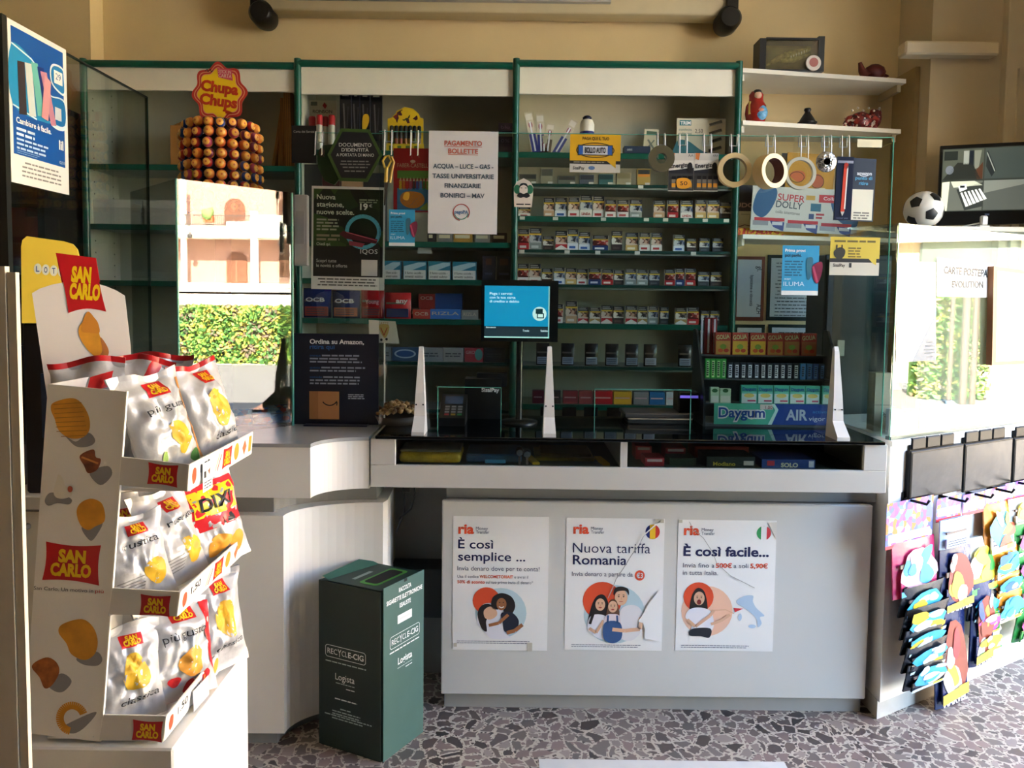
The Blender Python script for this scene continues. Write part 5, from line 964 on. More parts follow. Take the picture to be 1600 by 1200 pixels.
for i in range(150): 
    aa = r2.uniform(0, 2 * PI); rr = .075 * math.sqrt(r2.random()); hh = .03 + .05 * math.sqrt(max(0, 1 - (rr / .08) ** 2)) - r2.uniform(0, .018); m.ball((bc.x + rr * math.cos(aa), bc.y + rr * math.sin(aa), zc + hh), r2.uniform(.007, .011), [C('#b98a58', .6), C('#8f643c', .6), C('#d0a878', .6), C('#6f4a2c', .6)][i % 4], 1)
o = m.build('wooden_pieces', bk); o['kind'] = 'stuff'
a, b = X(976, 2.98, 660), X(1076, 2.98, 660); m = MB(); m.box(a, 2.90, zc, b, 3.06, zc + .022, C('#a9aaa8', .2, .9), .004); m.box(a - .01, 2.91, zc + .0221, b + .005, 3.07, zc + .04, C('#55504c', .4), .004); tag(m.build('cash_tray'), 'silver tray behind the right hand opening', 'tray')
m = MB(); a, b = X(1058, 2.95, 640), X(1090, 2.95, 640); m.box(a, 2.93, zc + .041, b, 3.03, zc + .12, C('#101114', .4), .004); tag(m.build('label_printer'), 'small black device with a violet top light beside the silver tray', 'device'); MB().box(a + .006, 2.929, zc + .098, b - .004, 2.9301, zc + .108, C('#6a5ac8', .4, emit=.25)).build('light_strip', bpy.data.objects['label_printer'])
# ---------- sweets rack
SR = [(2.90, 630), (2.965, 592), (3.03, 555)]
rk = thing('sweets_rack', 'dark stepped counter rack full of gum and sweets at the right of the counter', 'display rack', (X(1205, 2.95), 2.97, zc))
ra, rb = X(1100, 2.9, 600), X(1310, 2.9, 600); RM_ = C('#2a2d30', .35)
zst = [Z(y, Y_, 1200) for Y_, y in SR]
for k, (Y_, y) in enumerate(SR): MB().box(ra, Y_ - .012, zst[k] - .006, rb, Y_ + .05, zst[k], C('#4a4e4f', .4)).build('step', rk)
for q in (ra - .008, rb):
    m = MB(); m.prism([(2.865, zc), (2.865, zst[0] + .0), (2.95, zst[1] + .09), (3.02, zst[2] + .10), (3.06, zst[2] + .10), (3.06, zc)], q, q + .008, RM_, 'X'); m.build('side_panel', rk)
MB().box(ra, 3.052, zc, rb, 3.058, zst[2], RM_).build('back_panel', rk); MB().box(ra, 2.87, zc, rb, 3.05, zc + .012, C('#55595c', .3)).build('base', rk)
c = Card(1115, 631, 1308, 664, 2.868, th=.004); c.body(C('#4fb59a', .4)); c.poly([(1210, 631), (1216, 640), (1206, 664), (1308, 664), (1308, 631)], C('#1d3f8a', .4)); c.poly([(1205, 631), (1210, 631), (1216, 640), (1206, 664), (1200, 664), (1211, 641)], C('#bfe3d8', .4), 2)
c.txt('Daygum', 1121, 653, 1196, 16, WHITE, 2, .09); c.txt('Daygum', 1122, 652.5, 1195, 15, C('#214f9c', .4), 3, .025); c.txt('AIR', 1228, 656, 1262, 16, C('#b9c0c8', .35), 3, .03); c.txt('vigor', 1264, 657, 1290, 7, C('#d6dae2', .4), 3); c.txt('active', 1270, 645, 1292, 5, C('#3a8ac0', .4), 2); c.rect(1187, 632, 1207, 640, C('#d9c9c0', .5), 4); c.txt('1,00', 1195, 639, 1206, 5, C('#8a3a34', .5), 5); c.done('front_sign', parent=rk)
def golia(c, a, b, k): c.rect(a + 1, 532, b - 1, 553, C(['#b98a3a', '#c9a12a', '#d0aa2c', '#b5833a', '#a8703a', '#a5603a'][k], .5)); c.txt('GOLIA', a + 1.5, 530, b - 2, 6.5, C('#b9c48a', .5), 2, .02, -6); c.ell((a + b) / 2, 541, 5, 4, C('#7a9a34', .5), 3); c.ell((a + b) / 2 - 4, 547, 4, 3, C('#c2541f', .5), 3); c.ell((a + b) / 2 + 5, 547, 4, 3, C('#b0341f', .5), 3)
def rs(k): return zst[k]
for k, (a, b) in enumerate(((1118, 1142), (1144, 1169), (1172, 1197), (1199, 1224), (1225, 1250), (1252, 1276))):
    item('sweets_box', a, 519, b, 554, 3.02, .022, C('#a8382a', .5), 'red and yellow sweets box, %s from the left on the top step' % ORD[k], 'sweets box', 'sweets boxes on the top step', rs(2), deco=lambda c, a=a, b=b, k=k: golia(c, a, b, k))
def tubei(a, b, y0, y1, Y_, step, col, lab, grp, edge='#cfd3da', t='|||'):
    item('gum_stick', a, y0, b, y1, Y_, (b - a) * Y_ / F * .9, C(col, .35), lab, 'gum', grp, rs(step), deco=lambda c: (c.rect(a + (b - a) * .25, y0 + 3, a + (b - a) * .8, y1 - 2, C(edge, .4)), c.lines(a + (b - a) * .3, y0 + 5, b - (b - a) * .25, int((y1 - y0 - 7) / 3.2), 3.2, 2, C('#23262e', .5), 2, .3, int(a))))
for k, (a, b) in enumerate(((1087, 1096), (1099, 1106.5), (1108, 1116))): item('mint_roll', a + 14 if k == 0 else a + 4, 497, b + 4 if k else b + 8, 554, 3.045, .02, C('#8a1a20', .4), ['long red mint roll nearest the rack side', 'long red mint roll in the middle', 'long red mint roll nearest the sweets boxes'][k], 'mint roll', 'red mint rolls', rs(2), deco=lambda c, a=a, b=b: c.rect(b - 1, 499, b + 2, 552, C('#c9ccd6', .4)))
for k in range(4): tubei(1102 + k * 8.4, 1109.6 + k * 8.4, 559, 590, 2.955, 1, '#2f9a3c', 'green gum stick, %s from the left on the middle step' % ORD[k], 'gum sticks on the middle step', '#b9dca0')
for k in range(11): tubei(1136.5 + k * 10.3, 1145.5 + k * 10.3, 565, 590, 2.955, 1, '#1d2430', 'dark mint gum stick, %s of the dark ones on the middle step' % ORD[k], 'gum sticks on the middle step')
for k in range(4): tubei(1250.5 + k * 10, 1259 + k * 10, 565, 590, 2.955, 1, ['#2a6aa8', '#23507f', '#1d2f66', '#1a2138'][k], ['bright blue', 'steel blue', 'navy', 'blackish blue'][k] + ' gum stick near the right end of the middle step', 'gum sticks on the middle step', '#4a6a9a')
def dg(c, a, b):
    c.rect(a + 1, 611, b - 1, 629, C('#cfdcd8', .4)); c.txt('Daygum', a + 2, 609, b - 2, 4.6, C('#1d4f8f', .5), 2, .03); c.ell((a + b) / 2, 617, 8, 3.4, C('#d9c06a', .5), 2); c.rect(a + 1, 611, b - 1, 614, C('#6fc0aa', .4), 2); c.rect(a + 10, 624, b - 2, 626.5, C('#c24a6a', .5), 2)
for k, (a, b) in enumerate(((1158, 1183), (1184, 1208), (1209, 1233), (1234, 1258), (1259, 1281), (1285, 1307))):
    item('gum_box', a, 601, b, 629.5, 2.89, .02, C('#3fa58c', .4), 'teal gum box, %s from the left above the teal and blue sign' % ORD[k], 'gum box', 'gum boxes on the bottom step', rs(0), deco=lambda c, a=a, b=b: dg(c, a, b))
for k, (a, b) in enumerate(((1110, 1123.5), (1125, 1142))):
    item('mint_box', a, 605 + 2 * k, b, 629.5, 2.89, .02, C('#b9d9b4', .4), ['pale green mint box at the left end of the bottom step', 'pale green mint box next to the gap on the bottom step'][k], 'mint box', 'pale green mint boxes', rs(0), deco=lambda c, a=a, b=b: (c.ell((a + b) / 2, 610, 4.5, 3, C('#2f6a34', .5)), c.rect(a + 1, 618, b - 1, 628, C('#dfe6d4', .4))))
# ---------- inside the glass-fronted band of the counter
zd = zs - .006
def low(name, x0, y0, x1, y1, Y, th, col, lab, cat, grp=None, deco=None, rot=0): item(name, x0, y0, x1, y1, Y, th, C(col, .45), lab, cat, grp, zd, rot, deco)
m = MB(); a, b = X(624, 2.65, 715), X(720, 2.65, 715); m.box(a, 2.64, zd, b, 2.82, zd + .035, C('#c9a92a', .6, var=.2, scale=40, bump=.6, bscale=50), .012, 2); m.box(a, 2.66, zd + .0352, b, 2.80, zd + .045, C('#8d8a7c', .6, bump=.6), .004); tag(m.build('yellow_cloth'), 'folded yellow cloth at the left end of the counter showcase', 'cloth')
m = MB(); a, b = X(728, 2.66, 715), X(815, 2.66, 715); m.box(a, 2.66, zd, b, 2.85, zd + .03, C('#1f5f86', .4, var=.2), .006); m.box(X(758, 2.66, 715), 2.655, zd, X(790, 2.66, 715), 2.66, zd + .012, C('#4aa3d6', .4)); tag(m.build('blue_packet'), 'blue packet lying in the counter showcase', 'packet')
for k, px in enumerate((812, 824)):
    m = MB(); m.lathe([(.011, -.02), (.014, -.012), (.014, .02), (.011, .024)], C('#8f969c', .2, .7), (X(px, 2.64, 700), 2.645, zd + .044 - .006 * k), 14, 'Y'); m.box(X(px, 2.64, 700) - .004, 2.64, zd, X(px, 2.64, 700) + .004, 2.65, zd + .032 - .006 * k, C('#6d7276', .3, .6)); tag(m.build('metal_lighter'), ['left silver cylinder in the counter showcase', 'right silver cylinder in the counter showcase'][k], 'lighter', 'silver cylinders')
m = MB(); YZ = C('#8a7a24', .5, var=.3, scale=30); a, b = X(836, 2.68, 715), X(930, 2.68, 715); m.box(a, 2.70, zd, b, 2.9, zd + .012, YZ, .003); m.box(a + .02, 2.72, zd + .0122, b - .01, 2.88, zd + .024, C('#6a5a1c', .5), .003); tag(m.build('ticket_pile'), 'dim yellowish pile of papers in the middle of the showcase', 'papers')
for k, (px, p2) in enumerate(((826, 838), (934, 948))):
    q0, q1 = P(px, 704, 2.75), P(p2, 728, 2.63); m = MB(); w_ = .012; m.add([(q0.x - w_, 2.76, zd + .008), (q0.x + w_, 2.76, zd + .008), (q1.x + w_, 2.64, zd + .008), (q1.x - w_, 2.64, zd + .008), (q0.x - w_, 2.76, zd), (q0.x + w_, 2.76, zd), (q1.x + w_, 2.64, zd), (q1.x - w_, 2.64, zd)], [[0, 1, 2, 3], [7, 6, 5, 4], [0, 4, 5, 1], [1, 5, 6, 2], [2, 6, 7, 3], [3, 7, 4, 0]], C('#cfae2c', .5)); tag(m.build('yellow_strip'), ['yellow strip lying near the silver cylinders', 'yellow strip lying near the white divider'][k], 'strip', 'yellow strips in the showcase')
def cardbox(a, b, y0, Y_, top_, k): low('card_deck', a, y0, b, 727, Y_, .09, '#a8222a', ['red playing-card box at the front left of the showcase half', 'red playing-card box behind the front one', 'red playing-card box beside the dark green box'][k], 'card deck', 'red card boxes', lambda c: c.rect(a + 3, y0 + 2, b - 3, y0 + 6, C('#d9c0b8', .5)))
cardbox(1008, 1038, 714, 2.64, 0, 0); cardbox(993, 1018, 706, 2.75, 0, 1); cardbox(1040, 1071, 708, 2.75, 0, 2)
low('card_deck', 1046, 716, 1088, 728, 2.65, .08, '#24331d', 'dark olive box between the red decks and the dark green box', 'card deck', 'boxes in the showcase')
low('game_box', 1104, 713, 1180, 730, 2.63, .13, '#14221c', 'dark green game box with yellow lettering in the showcase', 'game box', 'boxes in the showcase', lambda c: (c.txt('Modiano', 1114, 727, 1149, 6, C('#cdb93a', .5), 2, .02), c.rect(1162, 719, 1178, 726, C('#b9b6ac', .5), 2)))
low('game_box', 1085, 704, 1170, 722, 2.79, .11, '#a83a24', 'orange red flat box behind the dark green one', 'game box', 'boxes in the showcase')
low('game_box', 1190, 718, 1274, 732, 2.63, .14, '#1d3f7a', 'blue game box lettered SOLO in the showcase', 'game box', 'boxes in the showcase', lambda c: (c.txt('SOLO', 1220, 730, 1247, 6.5, C('#d9d6b0', .5), 2, .04), c.rect(1198, 720, 1210, 728, C('#b5323a', .5), 2), c.rect(1264, 720, 1272, 730, C('#c4c6cc', .5), 2)))
# ================================================================== SNACK DISPLAY (nearest, left)
YD0, YD1 = 1.50, 1.87
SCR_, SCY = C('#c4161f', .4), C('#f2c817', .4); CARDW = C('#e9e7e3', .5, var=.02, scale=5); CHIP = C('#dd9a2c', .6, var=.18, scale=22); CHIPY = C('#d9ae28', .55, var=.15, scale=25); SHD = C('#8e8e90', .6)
def pin(c, pts, l=1, mat=None, k=.12):   # pinched label shape: corners stay, sides curve inwards
    cx = sum(p[0] for p in pts) / 4; cy = sum(p[1] for p in pts) / 4; out = []
    for i in range(4):
        a, b = pts[i], pts[(i + 1) % 4]
        for q in range(8):
            t = q / 8; w_ = k * 4 * t * (1 - t) * (1 if i % 2 == 0 else .55); x, y = a[0] + (b[0] - a[0]) * t, a[1] + (b[1] - a[1]) * t
            out.append((x + (cx - x) * w_, y + (cy - y) * w_))
    c.poly(out, mat or SCR_, l)
def logo(c, pts, l=1):
    pin(c, pts, l); (ax, ay), (bx, by), (cx_, cy_), (dx, dy) = pts; an = math.degrees(math.atan2(by - ay, bx - ax))
    L_ = lambda u, v: (ax + (bx - ax) * u * (1 - v) + (cx_ - dx) * u * v + (dx - ax) * v, ay + (by - ay) * u * (1 - v) + (cy_ - dy) * u * v + (dy - ay) * v)
    h = (dy - ay); w_ = (bx - ax); p1 = L_(.25, .48); p2 = L_(.13, .84)
    c.txt('SAN', p1[0], p1[1], p1[0] + w_ * .5, h * .3, SCY, l + 1, .055, an); c.txt('CARLO', p2[0], p2[1], p2[0] + w_ * .74, h * .3, SCY, l + 1, .055, an)
sdp = thing('snack_display', 'tall white cardboard snack display with three trays of crisp bags, nearest at left', 'display stand', tuple(P(160, 1158, 1.6)))
zb_ = P(160, 1158, YD0).z
def W2(px, py): p = P(px, py, YD0); return (p.x, p.z)
SIDE = [(75, 600), (196, 612), (156, 1159), (37, 1145)]
c = Card(37, 600, 196, 1159, YD0, th=.005)
def at(px, py): # side panel drawn with exact pixel points on its own plane
    p = P(px, py, YD0); return p
class PCard(Card):
    def pt(s, x, y, l=0): return P(x, y, s.Yp) + Vector((0, -1, 0)) * (l * s.eps)
class NCard(Card):
    def pt(s, x, y, l=0): return PP(x, y, s.O, s.N) + s.N * (l * s.eps)
def ncard(px, py, Y, ang, th=.002):
    c = NCard(0, 0, 100, 100, Y); c.O = P(px, py, Y); c.N = Vector((math.sin(R(ang)), -math.cos(R(ang)), 0)); c.th = th; c.U = Vector((0, 0, 0)); c.V = Vector((0, 0, 0)); return c
def pcard(Y, th=.002):
    c = PCard(0, 0, 100, 100, Y); c.Yp = Y; c.N = Vector((0, -1, 0)); c.th = th; return c
c = pcard(YD0, .005); c.body(CARDW, SIDE)
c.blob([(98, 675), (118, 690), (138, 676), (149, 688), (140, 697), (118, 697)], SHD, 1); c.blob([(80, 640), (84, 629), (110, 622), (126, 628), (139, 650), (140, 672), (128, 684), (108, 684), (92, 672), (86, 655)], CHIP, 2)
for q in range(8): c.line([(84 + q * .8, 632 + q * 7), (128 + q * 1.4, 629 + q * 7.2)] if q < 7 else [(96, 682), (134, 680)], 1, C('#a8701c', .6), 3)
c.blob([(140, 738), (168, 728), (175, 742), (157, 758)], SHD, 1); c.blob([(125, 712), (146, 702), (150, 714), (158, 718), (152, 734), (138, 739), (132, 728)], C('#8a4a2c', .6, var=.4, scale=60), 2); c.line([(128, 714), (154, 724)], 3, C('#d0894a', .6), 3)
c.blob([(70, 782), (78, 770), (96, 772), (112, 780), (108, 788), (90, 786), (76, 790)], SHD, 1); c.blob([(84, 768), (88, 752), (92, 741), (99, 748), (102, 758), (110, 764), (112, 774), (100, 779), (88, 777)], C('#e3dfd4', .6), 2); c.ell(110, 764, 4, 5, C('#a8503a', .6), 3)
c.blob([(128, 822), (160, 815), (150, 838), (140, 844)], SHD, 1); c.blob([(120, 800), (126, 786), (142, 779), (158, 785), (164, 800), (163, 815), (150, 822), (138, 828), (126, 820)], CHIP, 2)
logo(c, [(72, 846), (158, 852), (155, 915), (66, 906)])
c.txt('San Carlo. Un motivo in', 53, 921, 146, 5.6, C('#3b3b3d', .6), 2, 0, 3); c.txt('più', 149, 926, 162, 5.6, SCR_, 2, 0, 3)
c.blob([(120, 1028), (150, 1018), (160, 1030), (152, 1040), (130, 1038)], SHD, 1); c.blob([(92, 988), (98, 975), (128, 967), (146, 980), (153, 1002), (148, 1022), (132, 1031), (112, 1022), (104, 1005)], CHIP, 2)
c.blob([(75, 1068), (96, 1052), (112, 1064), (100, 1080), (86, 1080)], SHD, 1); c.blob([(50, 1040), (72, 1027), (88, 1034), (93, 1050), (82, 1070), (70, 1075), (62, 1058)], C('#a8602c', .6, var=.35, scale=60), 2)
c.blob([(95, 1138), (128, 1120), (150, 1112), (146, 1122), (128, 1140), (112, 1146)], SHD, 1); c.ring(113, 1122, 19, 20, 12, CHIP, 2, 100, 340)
c.done('side_panel', parent=sdp)
m = MB(); q = [W2(*p) for p in SIDE]; m.prism([(x, z) for x, z in q], YD1, YD1 + .005, CARDW, 'Y'); m.build('side_panel', sdp)
m = MB(); m.prism([(q[0][0], q[0][1]), (q[0][0] + .006, q[0][1]), (q[3][0] + .006, q[3][1]), (q[3][0], q[3][1])], YD0 + .005, YD1, CARDW, 'Y'); m.build('back_panel', sdp)
m = MB(); e0, e1 = W2(196, 612), W2(156, 1159); m.prism([(e0[0], e0[1]), (e0[0] + .003, e0[1]), (e1[0] + .003, e1[1]), (e1[0], e1[1])], YD0 - .0005, YD0 + .006, C('#f5f3ee', .5), 'Y'); m.build('panel_edge', sdp)
TR = [((190, 714), (296, 726), (293, 768), (186, 758)), ((176, 919), (282, 925), (277, 963), (170, 960)), ((162, 1117), (260, 1119), (256, 1158), (155, 1157))]
TZ = []
for i, (a, b, d, e) in enumerate(TR):
    A, B, D, E = [W2(*p) for p in (a, b, d, e)]; xl_ = W2(60 - i * 8, 700)[0] + .02; TZ.append(D[1] + .004)
    c = pcard(YD0 - .001, .004); c.body(C('#d7d5d1', .5), [a, b, d, e]); logo(c, [(232 - i * 12, 722 + (0, 206, 402)[i]), (279 - i * 12, 727 + (0, 204, 400)[i]), (277 - i * 12, 762 + (0, 202, 398)[i]), (230 - i * 12, 756 + (0, 205, 400)[i])])
    t = c.done('tray', parent=sdp)
    m = MB(); m.box(xl_, YD0 + .006, D[1] - .001, D[0], YD1 - .001, D[1] + .003, CARDW); m.build('tray_floor', t)
    # front strip, printed, facing the shop
    O = Vector((B[0], YD0 - .002, B[1])); V = Vector((D[0] - B[0], 0, D[1] - B[1])); s_ = Card(0, 0, 370, 60, O=O, U=Vector((0, YD1 - YD0 + .006, 0)), V=V, th=.003); s_.body(CARDW)
    s_.blob([(18, 30), (24, 14), (36, 18), (38, 42), (26, 50)], C('#b5542c', .6), 1); s_.rect(42, 3, 122, 52, C('#fbfbfa', .6), 2); s_.txt('1,50', 56, 32, 104, 19, INK, 4, .01, -4)
    s_.line([(138, 50), (160, 12)], 4, C('#d9b98a', .6), 1); s_.line([(150, 52), (170, 16)], 4, C('#b5542c', .6), 1); logo(s_, [(180, 6), (232, 6), (232, 56), (178, 56)]); s_.ell(262, 30, 15, 22, CHIP, 1); s_.poly([(300, 30), (315, 10), (328, 30), (314, 52)], C('#b8683c', .6), 1); s_.rect(342, 8, 360, 50, CHIP, 1)
    s_.done('front_strip', parent=t)
    if i == 2: s2 = Card(0, 0, 70, 45, O=O + Vector((.004, .12, -.012)), U=Vector((.004, .075, 0)), V=Vector((.002, 0, -.045)), th=.0008); s2.body(C('#c4c2cc', .7)); s2.done('paper_tab', parent=t)
    if i == 0: s2 = Card(0, 0, 60, 70, O=O + Vector((.003, .06, -.012)), U=Vector((.0, .05, 0)), V=Vector((.0, 0, -.06)), th=.0008); s2.body(C('#f4f3f0', .7)); s2.lines(6, 46, 54, 3, 7, 3, SOFT, 1); s2.rect(6, 20, 20, 36, C('#3a3a3c', .6), 1); s2.poly([(30, 22), (46, 16), (40, 34)], C('#8a5a3a', .6), 1); s2.done('paper_tab', parent=t)
c = ncard(130, 600, 1.71, 24, .004); HD = [(50, 458), (62, 451), (80, 445), (100, 441), (122, 438), (144, 441), (165, 447), (182, 454), (195, 462), (204, 540), (209, 640), (200, 760), (92, 760), (72, 610)]
c.body(C('#efe9e6', .5), HD)
pin(c, [(87, 395), (150, 403), (166, 487), (107, 489)], 2, SCR_, .13); c.txt('SAN', 111, 439, 142, 22, SCY, 3, .06, 4); c.txt('CARLO', 108, 465, 156, 22, SCY, 3, .06, 4)
c.blob([(137, 487), (148, 497), (154, 507), (156, 525), (166, 540), (169, 552), (163, 562), (152, 560), (136, 545), (124, 525), (124, 510), (132, 500)], CHIP, 2); c.blob([(157, 527), (167, 540), (170, 552), (163, 562), (152, 560), (160, 548)], C('#b5743a', .6), 3); c.blob([(137, 487), (148, 497), (154, 507), (155, 520), (140, 520), (128, 518), (128, 506)], C('#d2892c', .6), 3)
c.txt('SAN CARLO', 104, 571, 184, 4.5, C('#b9a6a4', .6), 2)
m2 = [c.pt(*p) for p in ((87, 395), (150, 403), (156, 440), (97, 444))]; c.mb.add(m2 + [p - c.N * .004 for p in m2], [[0, 3, 2, 1], [4, 5, 6, 7], [0, 1, 5, 4], [1, 2, 6, 5], [2, 3, 7, 6], [3, 0, 4, 7]], SCR_); c.done('header_card', parent=sdp)
# base box
p0 = PZ(270, 1160, zb_ - .004); m = MB(); zz = zb_ - .006; m.box(X(14, 1.49, 1180), 1.485, 0, X(272, 1.49, 1180), 1.92, zz, C('#e4e2dc', .4, var=.03), .004)
tag(m.build('display_plinth'), 'plain white box carrying the snack display', 'plinth')
# ---- crisp bags
FOIL = C('#c3c4c8', .42, .25, bump=.35, bscale=22); FOILW = C('#ecebea', .38, .1)
def bagmesh(w, h, d, seed, top=None, prints=(), body=FOIL, nu=30, nv=40):
    m = MB()
    def th(u, v):
        e = max(0, math.sin(PI * min(1, max(0, u)))) ** .6; f = max(0, min(1, (v - .03) / .3, (.95 - v) / .25)); f = f * f * (3 - 2 * f)
        n = noise.noise(Vector((u * 3.1 + seed * 3, v * 3.7, seed))) * .3 + noise.noise(Vector((u * 7 + seed, v * 6, seed * 2.3))) * .2 - abs(noise.noise(Vector((u * 4 - v * 3, v * 6 + u * 3, seed * 1.7)))) * .55 - abs(noise.noise(Vector((u * 9 + v * 5, v * 8 - u * 6, seed * 3.1)))) * .3 + .2
        return d * .5 * e * f * (1 + n) + .0012
    def fp(u, v, l=0):
        s_ = .5 + (u - .5) * (1 - .12 * math.sin(PI * v) + .05 * noise.noise(Vector((v * 7, seed, 0)))); wob = .010 * math.sin(u * 11 + seed) * max(0, v - .8) * 5
        return Vector(((s_ - .5) * w, -th(u, v) - l + wob, v * h + .006 * math.sin(u * 6 + seed) * (v > .9)))
    def bp(u, v): p = fp(u, v); return Vector((p.x, 2 * (.006 * math.sin(u * 11 + seed) * max(0, v - .8) * 5) - p.y, p.z))
    F_ = [fp(i / nu, j / nv) for j in range(nv + 1) for i in range(nu + 1)]; B_ = [bp(i / nu, j / nv) for j in range(nv + 1) for i in range(nu + 1)]; N = nu + 1
    for lo, hi, mat in ((0, nv - 2, body), (nv - 2, nv, top or body)):
        m.add(F_, [[j * N + i, j * N + i + 1, (j + 1) * N + i + 1, (j + 1) * N + i] for j in range(lo, hi) for i in range(nu)], mat, True)
        m.add(B_, [[j * N + i, (j + 1) * N + i, (j + 1) * N + i + 1, j * N + i + 1] for j in range(lo, hi) for i in range(nu)], mat, True)
    nf = len(F_); A = F_ + B_
    m.add(A, [[j * N, (j + 1) * N, nf + (j + 1) * N, nf + j * N] for j in range(nv)] + [[j * N + nu, nf + j * N + nu, nf + (j + 1) * N + nu, (j + 1) * N + nu] for j in range(nv)] + [[i, nf + i, nf + i + 1, i + 1] for i in range(nu)] + [[nv * N + i, nv * N + i + 1, nf + nv * N + i + 1, nf + nv * N + i] for i in range(nu)], body)
    for pr in prints:
        if pr[0] == 'ell':
            _, cu, cv, ru, rv, an, mat = pr; vs = [fp(cu, cv, .0012)]; fs = []; ng, nr = 20, 4; c_, s_ = math.cos(R(an)), math.sin(R(an))
            for r_ in range(1, nr + 1):
                for g in range(ng):
                    a = 2 * PI * g / ng; k = r_ / nr * (1 + .12 * math.sin(3 * a + seed)); x, y = ru * k * math.cos(a) * w, rv * k * math.sin(a) * h
                    vs.append(fp(cu + (x * c_ - y * s_) / w, cv + (x * s_ + y * c_) / h, .0012))
            fs = [[0, 1 + g, 1 + (g + 1) % ng] for g in range(ng)] + [[1 + r_ * ng + g, 1 + (r_ + 1) * ng + g, 1 + (r_ + 1) * ng + (g + 1) % ng, 1 + r_ * ng + (g + 1) % ng] for r_ in range(nr - 1) for g in range(ng)]
            m.add(vs, fs, mat, True)
        elif pr[0] == 'quad':
            _, pts, mat, l = pr; n_ = 8
            def bl(s_, t): return tuple(pts[0][q] * (1 - s_) * (1 - t) + pts[1][q] * s_ * (1 - t) + pts[2][q] * s_ * t + pts[3][q] * (1 - s_) * t for q in (0, 1))
            m.add([fp(*bl(i / n_, j / n_), .0012 + l * .0008) for j in range(n_ + 1) for i in range(n_ + 1)], [[j * (n_ + 1) + i, j * (n_ + 1) + i + 1, (j + 1) * (n_ + 1) + i + 1, (j + 1) * (n_ + 1) + i] for j in range(n_) for i in range(n_)], mat, True)
        else:
            _, t, u0, u1, v0, cap, bold, mat, sl = pr; v, f, a, b = glyphs(t, bold); k = (u1 - u0) / (b - a)
            m.add([fp(u0 + (x - a) * k, v0 + y * cap / CAP / h + (x - a) * k * sl, .0042) for x, y in v], f, mat)
    return m
TXT = C('#2c2c30', .5)
def LG_(u0, v0, u1, v1): # pinched logo on a bag
    du = (u1 - u0); return [('quad', [(u0, v0), (u1, v0), (u1 - .02, v1), (u0 + .02, v1)], SCR_, 0), ('txt', 'SAN', u0 + du * .27, u1 - du * .27, v0 + (v1 - v0) * .54, (v1 - v0) * .075, .05, SCY, 0), ('txt', 'CARLO', u0 + du * .14, u1 - du * .14, v0 + (v1 - v0) * .16, (v1 - v0) * .075, .05, SCY, 0)]
GUS = LG_(.36, .76, .72, .9) + [('txt', 'più gusto', .2, .92, .61, .014, .0, TXT, .02), ('ell', .62, .36, .17, .16, 20, CHIPY), ('ell', .3, .2, .06, .06, 0, C('#9fc46a', .5)), ('ell', .85, .14, .09, .06, 40, C('#3f7a34', .5)), ('quad', [(.93, .1), (.985, .1), (.985, .9), (.93, .9)], C('#b57a3a', .5), 0)]
CLA = LG_(.38, .78, .72, .9) + [('ell', .55, .52, .2, .19, 15, CHIPY), ('ell', .5, .62, .12, .09, 30, C('#dba82a', .55)), ('txt', 'classica', .3, .9, .22, .015, 0, TXT, .03)]
PAP = LG_(.4, .78, .76, .9) + [('txt', 'più gusto', .25, .88, .6, .018, 0, TXT, .04), ('ell', .62, .36, .17, .15, 0, C('#e8a23a', .55)), ('ell', .4, .2, .09, .05, -20, C('#c9252a', .5)), ('ell', .62, .12, .09, .05, 40, C('#c9252a', .5)), ('ell', .84, .18, .08, .05, 60, C('#c9252a', .5)), ('quad', [(.9, .3), (.985, .2), (.985, .95), (.86, .95)], C('#c4161f', .4), 0)]
RUS = LG_(.4, .76, .74, .88) + [('txt', 'rustica', .3, .86, .62, .015, 0, TXT, .04), ('ell', .7, .32, .18, .15, 30, CHIPY)] + [('quad', [(.1, .14 + q * .035), (.5, .16 + q * .035), (.5, .172 + q * .035), (.1, .152 + q * .035)], C('#8a8a8c', .5), 0) for q in range(5)]
DIX = [('quad', [(.02, .42), (.98, .42), (.98, .9), (.02, .9)], C('#d21f2a', .4), 0), ('quad', [(.1, .56), (.9, .56), (.9, .84), (.1, .84)], C('#f0d51c', .4), 1), ('txt', 'DIXI', .2, .8, .62, .03, .02, INK, 0), ('ell', .4, .24, .2, .1, 20, C('#f0a83a', .5)), ('ell', .75, .2, .16, .11, 60, C('#e89a2c', .5)), ('quad', [(.5, .44), (.8, .44), (.8, .52), (.5, .52)], C('#2c2c2e', .5), 1)]
def putbag(mb, px, py, Y, z, rz, tilt, roll, lab):
    o = tag(mb.build('crisp_bag', None, (0, 0, 0)), lab, 'crisp bag', 'crisp bags in the snack display'); p = P(px, py, Y); move(o, (p.x, Y, z), R(rz), (R(tilt), R(roll))); return o
SCR2 = C('#b5141c', .35)
putbag(bagmesh(.17, .23, .07, 1, None, GUS), 276, 700, 1.60, TZ[0], 66, -18, -6, 'silver crisp bag lettered più gusto in the top tray, nearest of that tray')
putbag(bagmesh(.16, .235, .075, 2, SCR2, CLA), 344, 690, 1.775, TZ[0], 70, -14, -6, 'white crisp bag lettered classica at the far end of the top tray')
putbag(bagmesh(.15, .20, .06, 3, None, ()), 222, 700, 1.60, TZ[0], 58, -20, -6, 'plain silver crisp bag back half shown, low beside the side panel')
putbag(bagmesh(.15, .245, .06, 4, SCR2, [('quad', [(.5, .72), (.8, .74), (.85, .88), (.55, .84)], SCR_, 0)]), 150, 700, 1.64, TZ[0], 18, -4, -4, 'silver crisp bag with a red top edge under the header card')
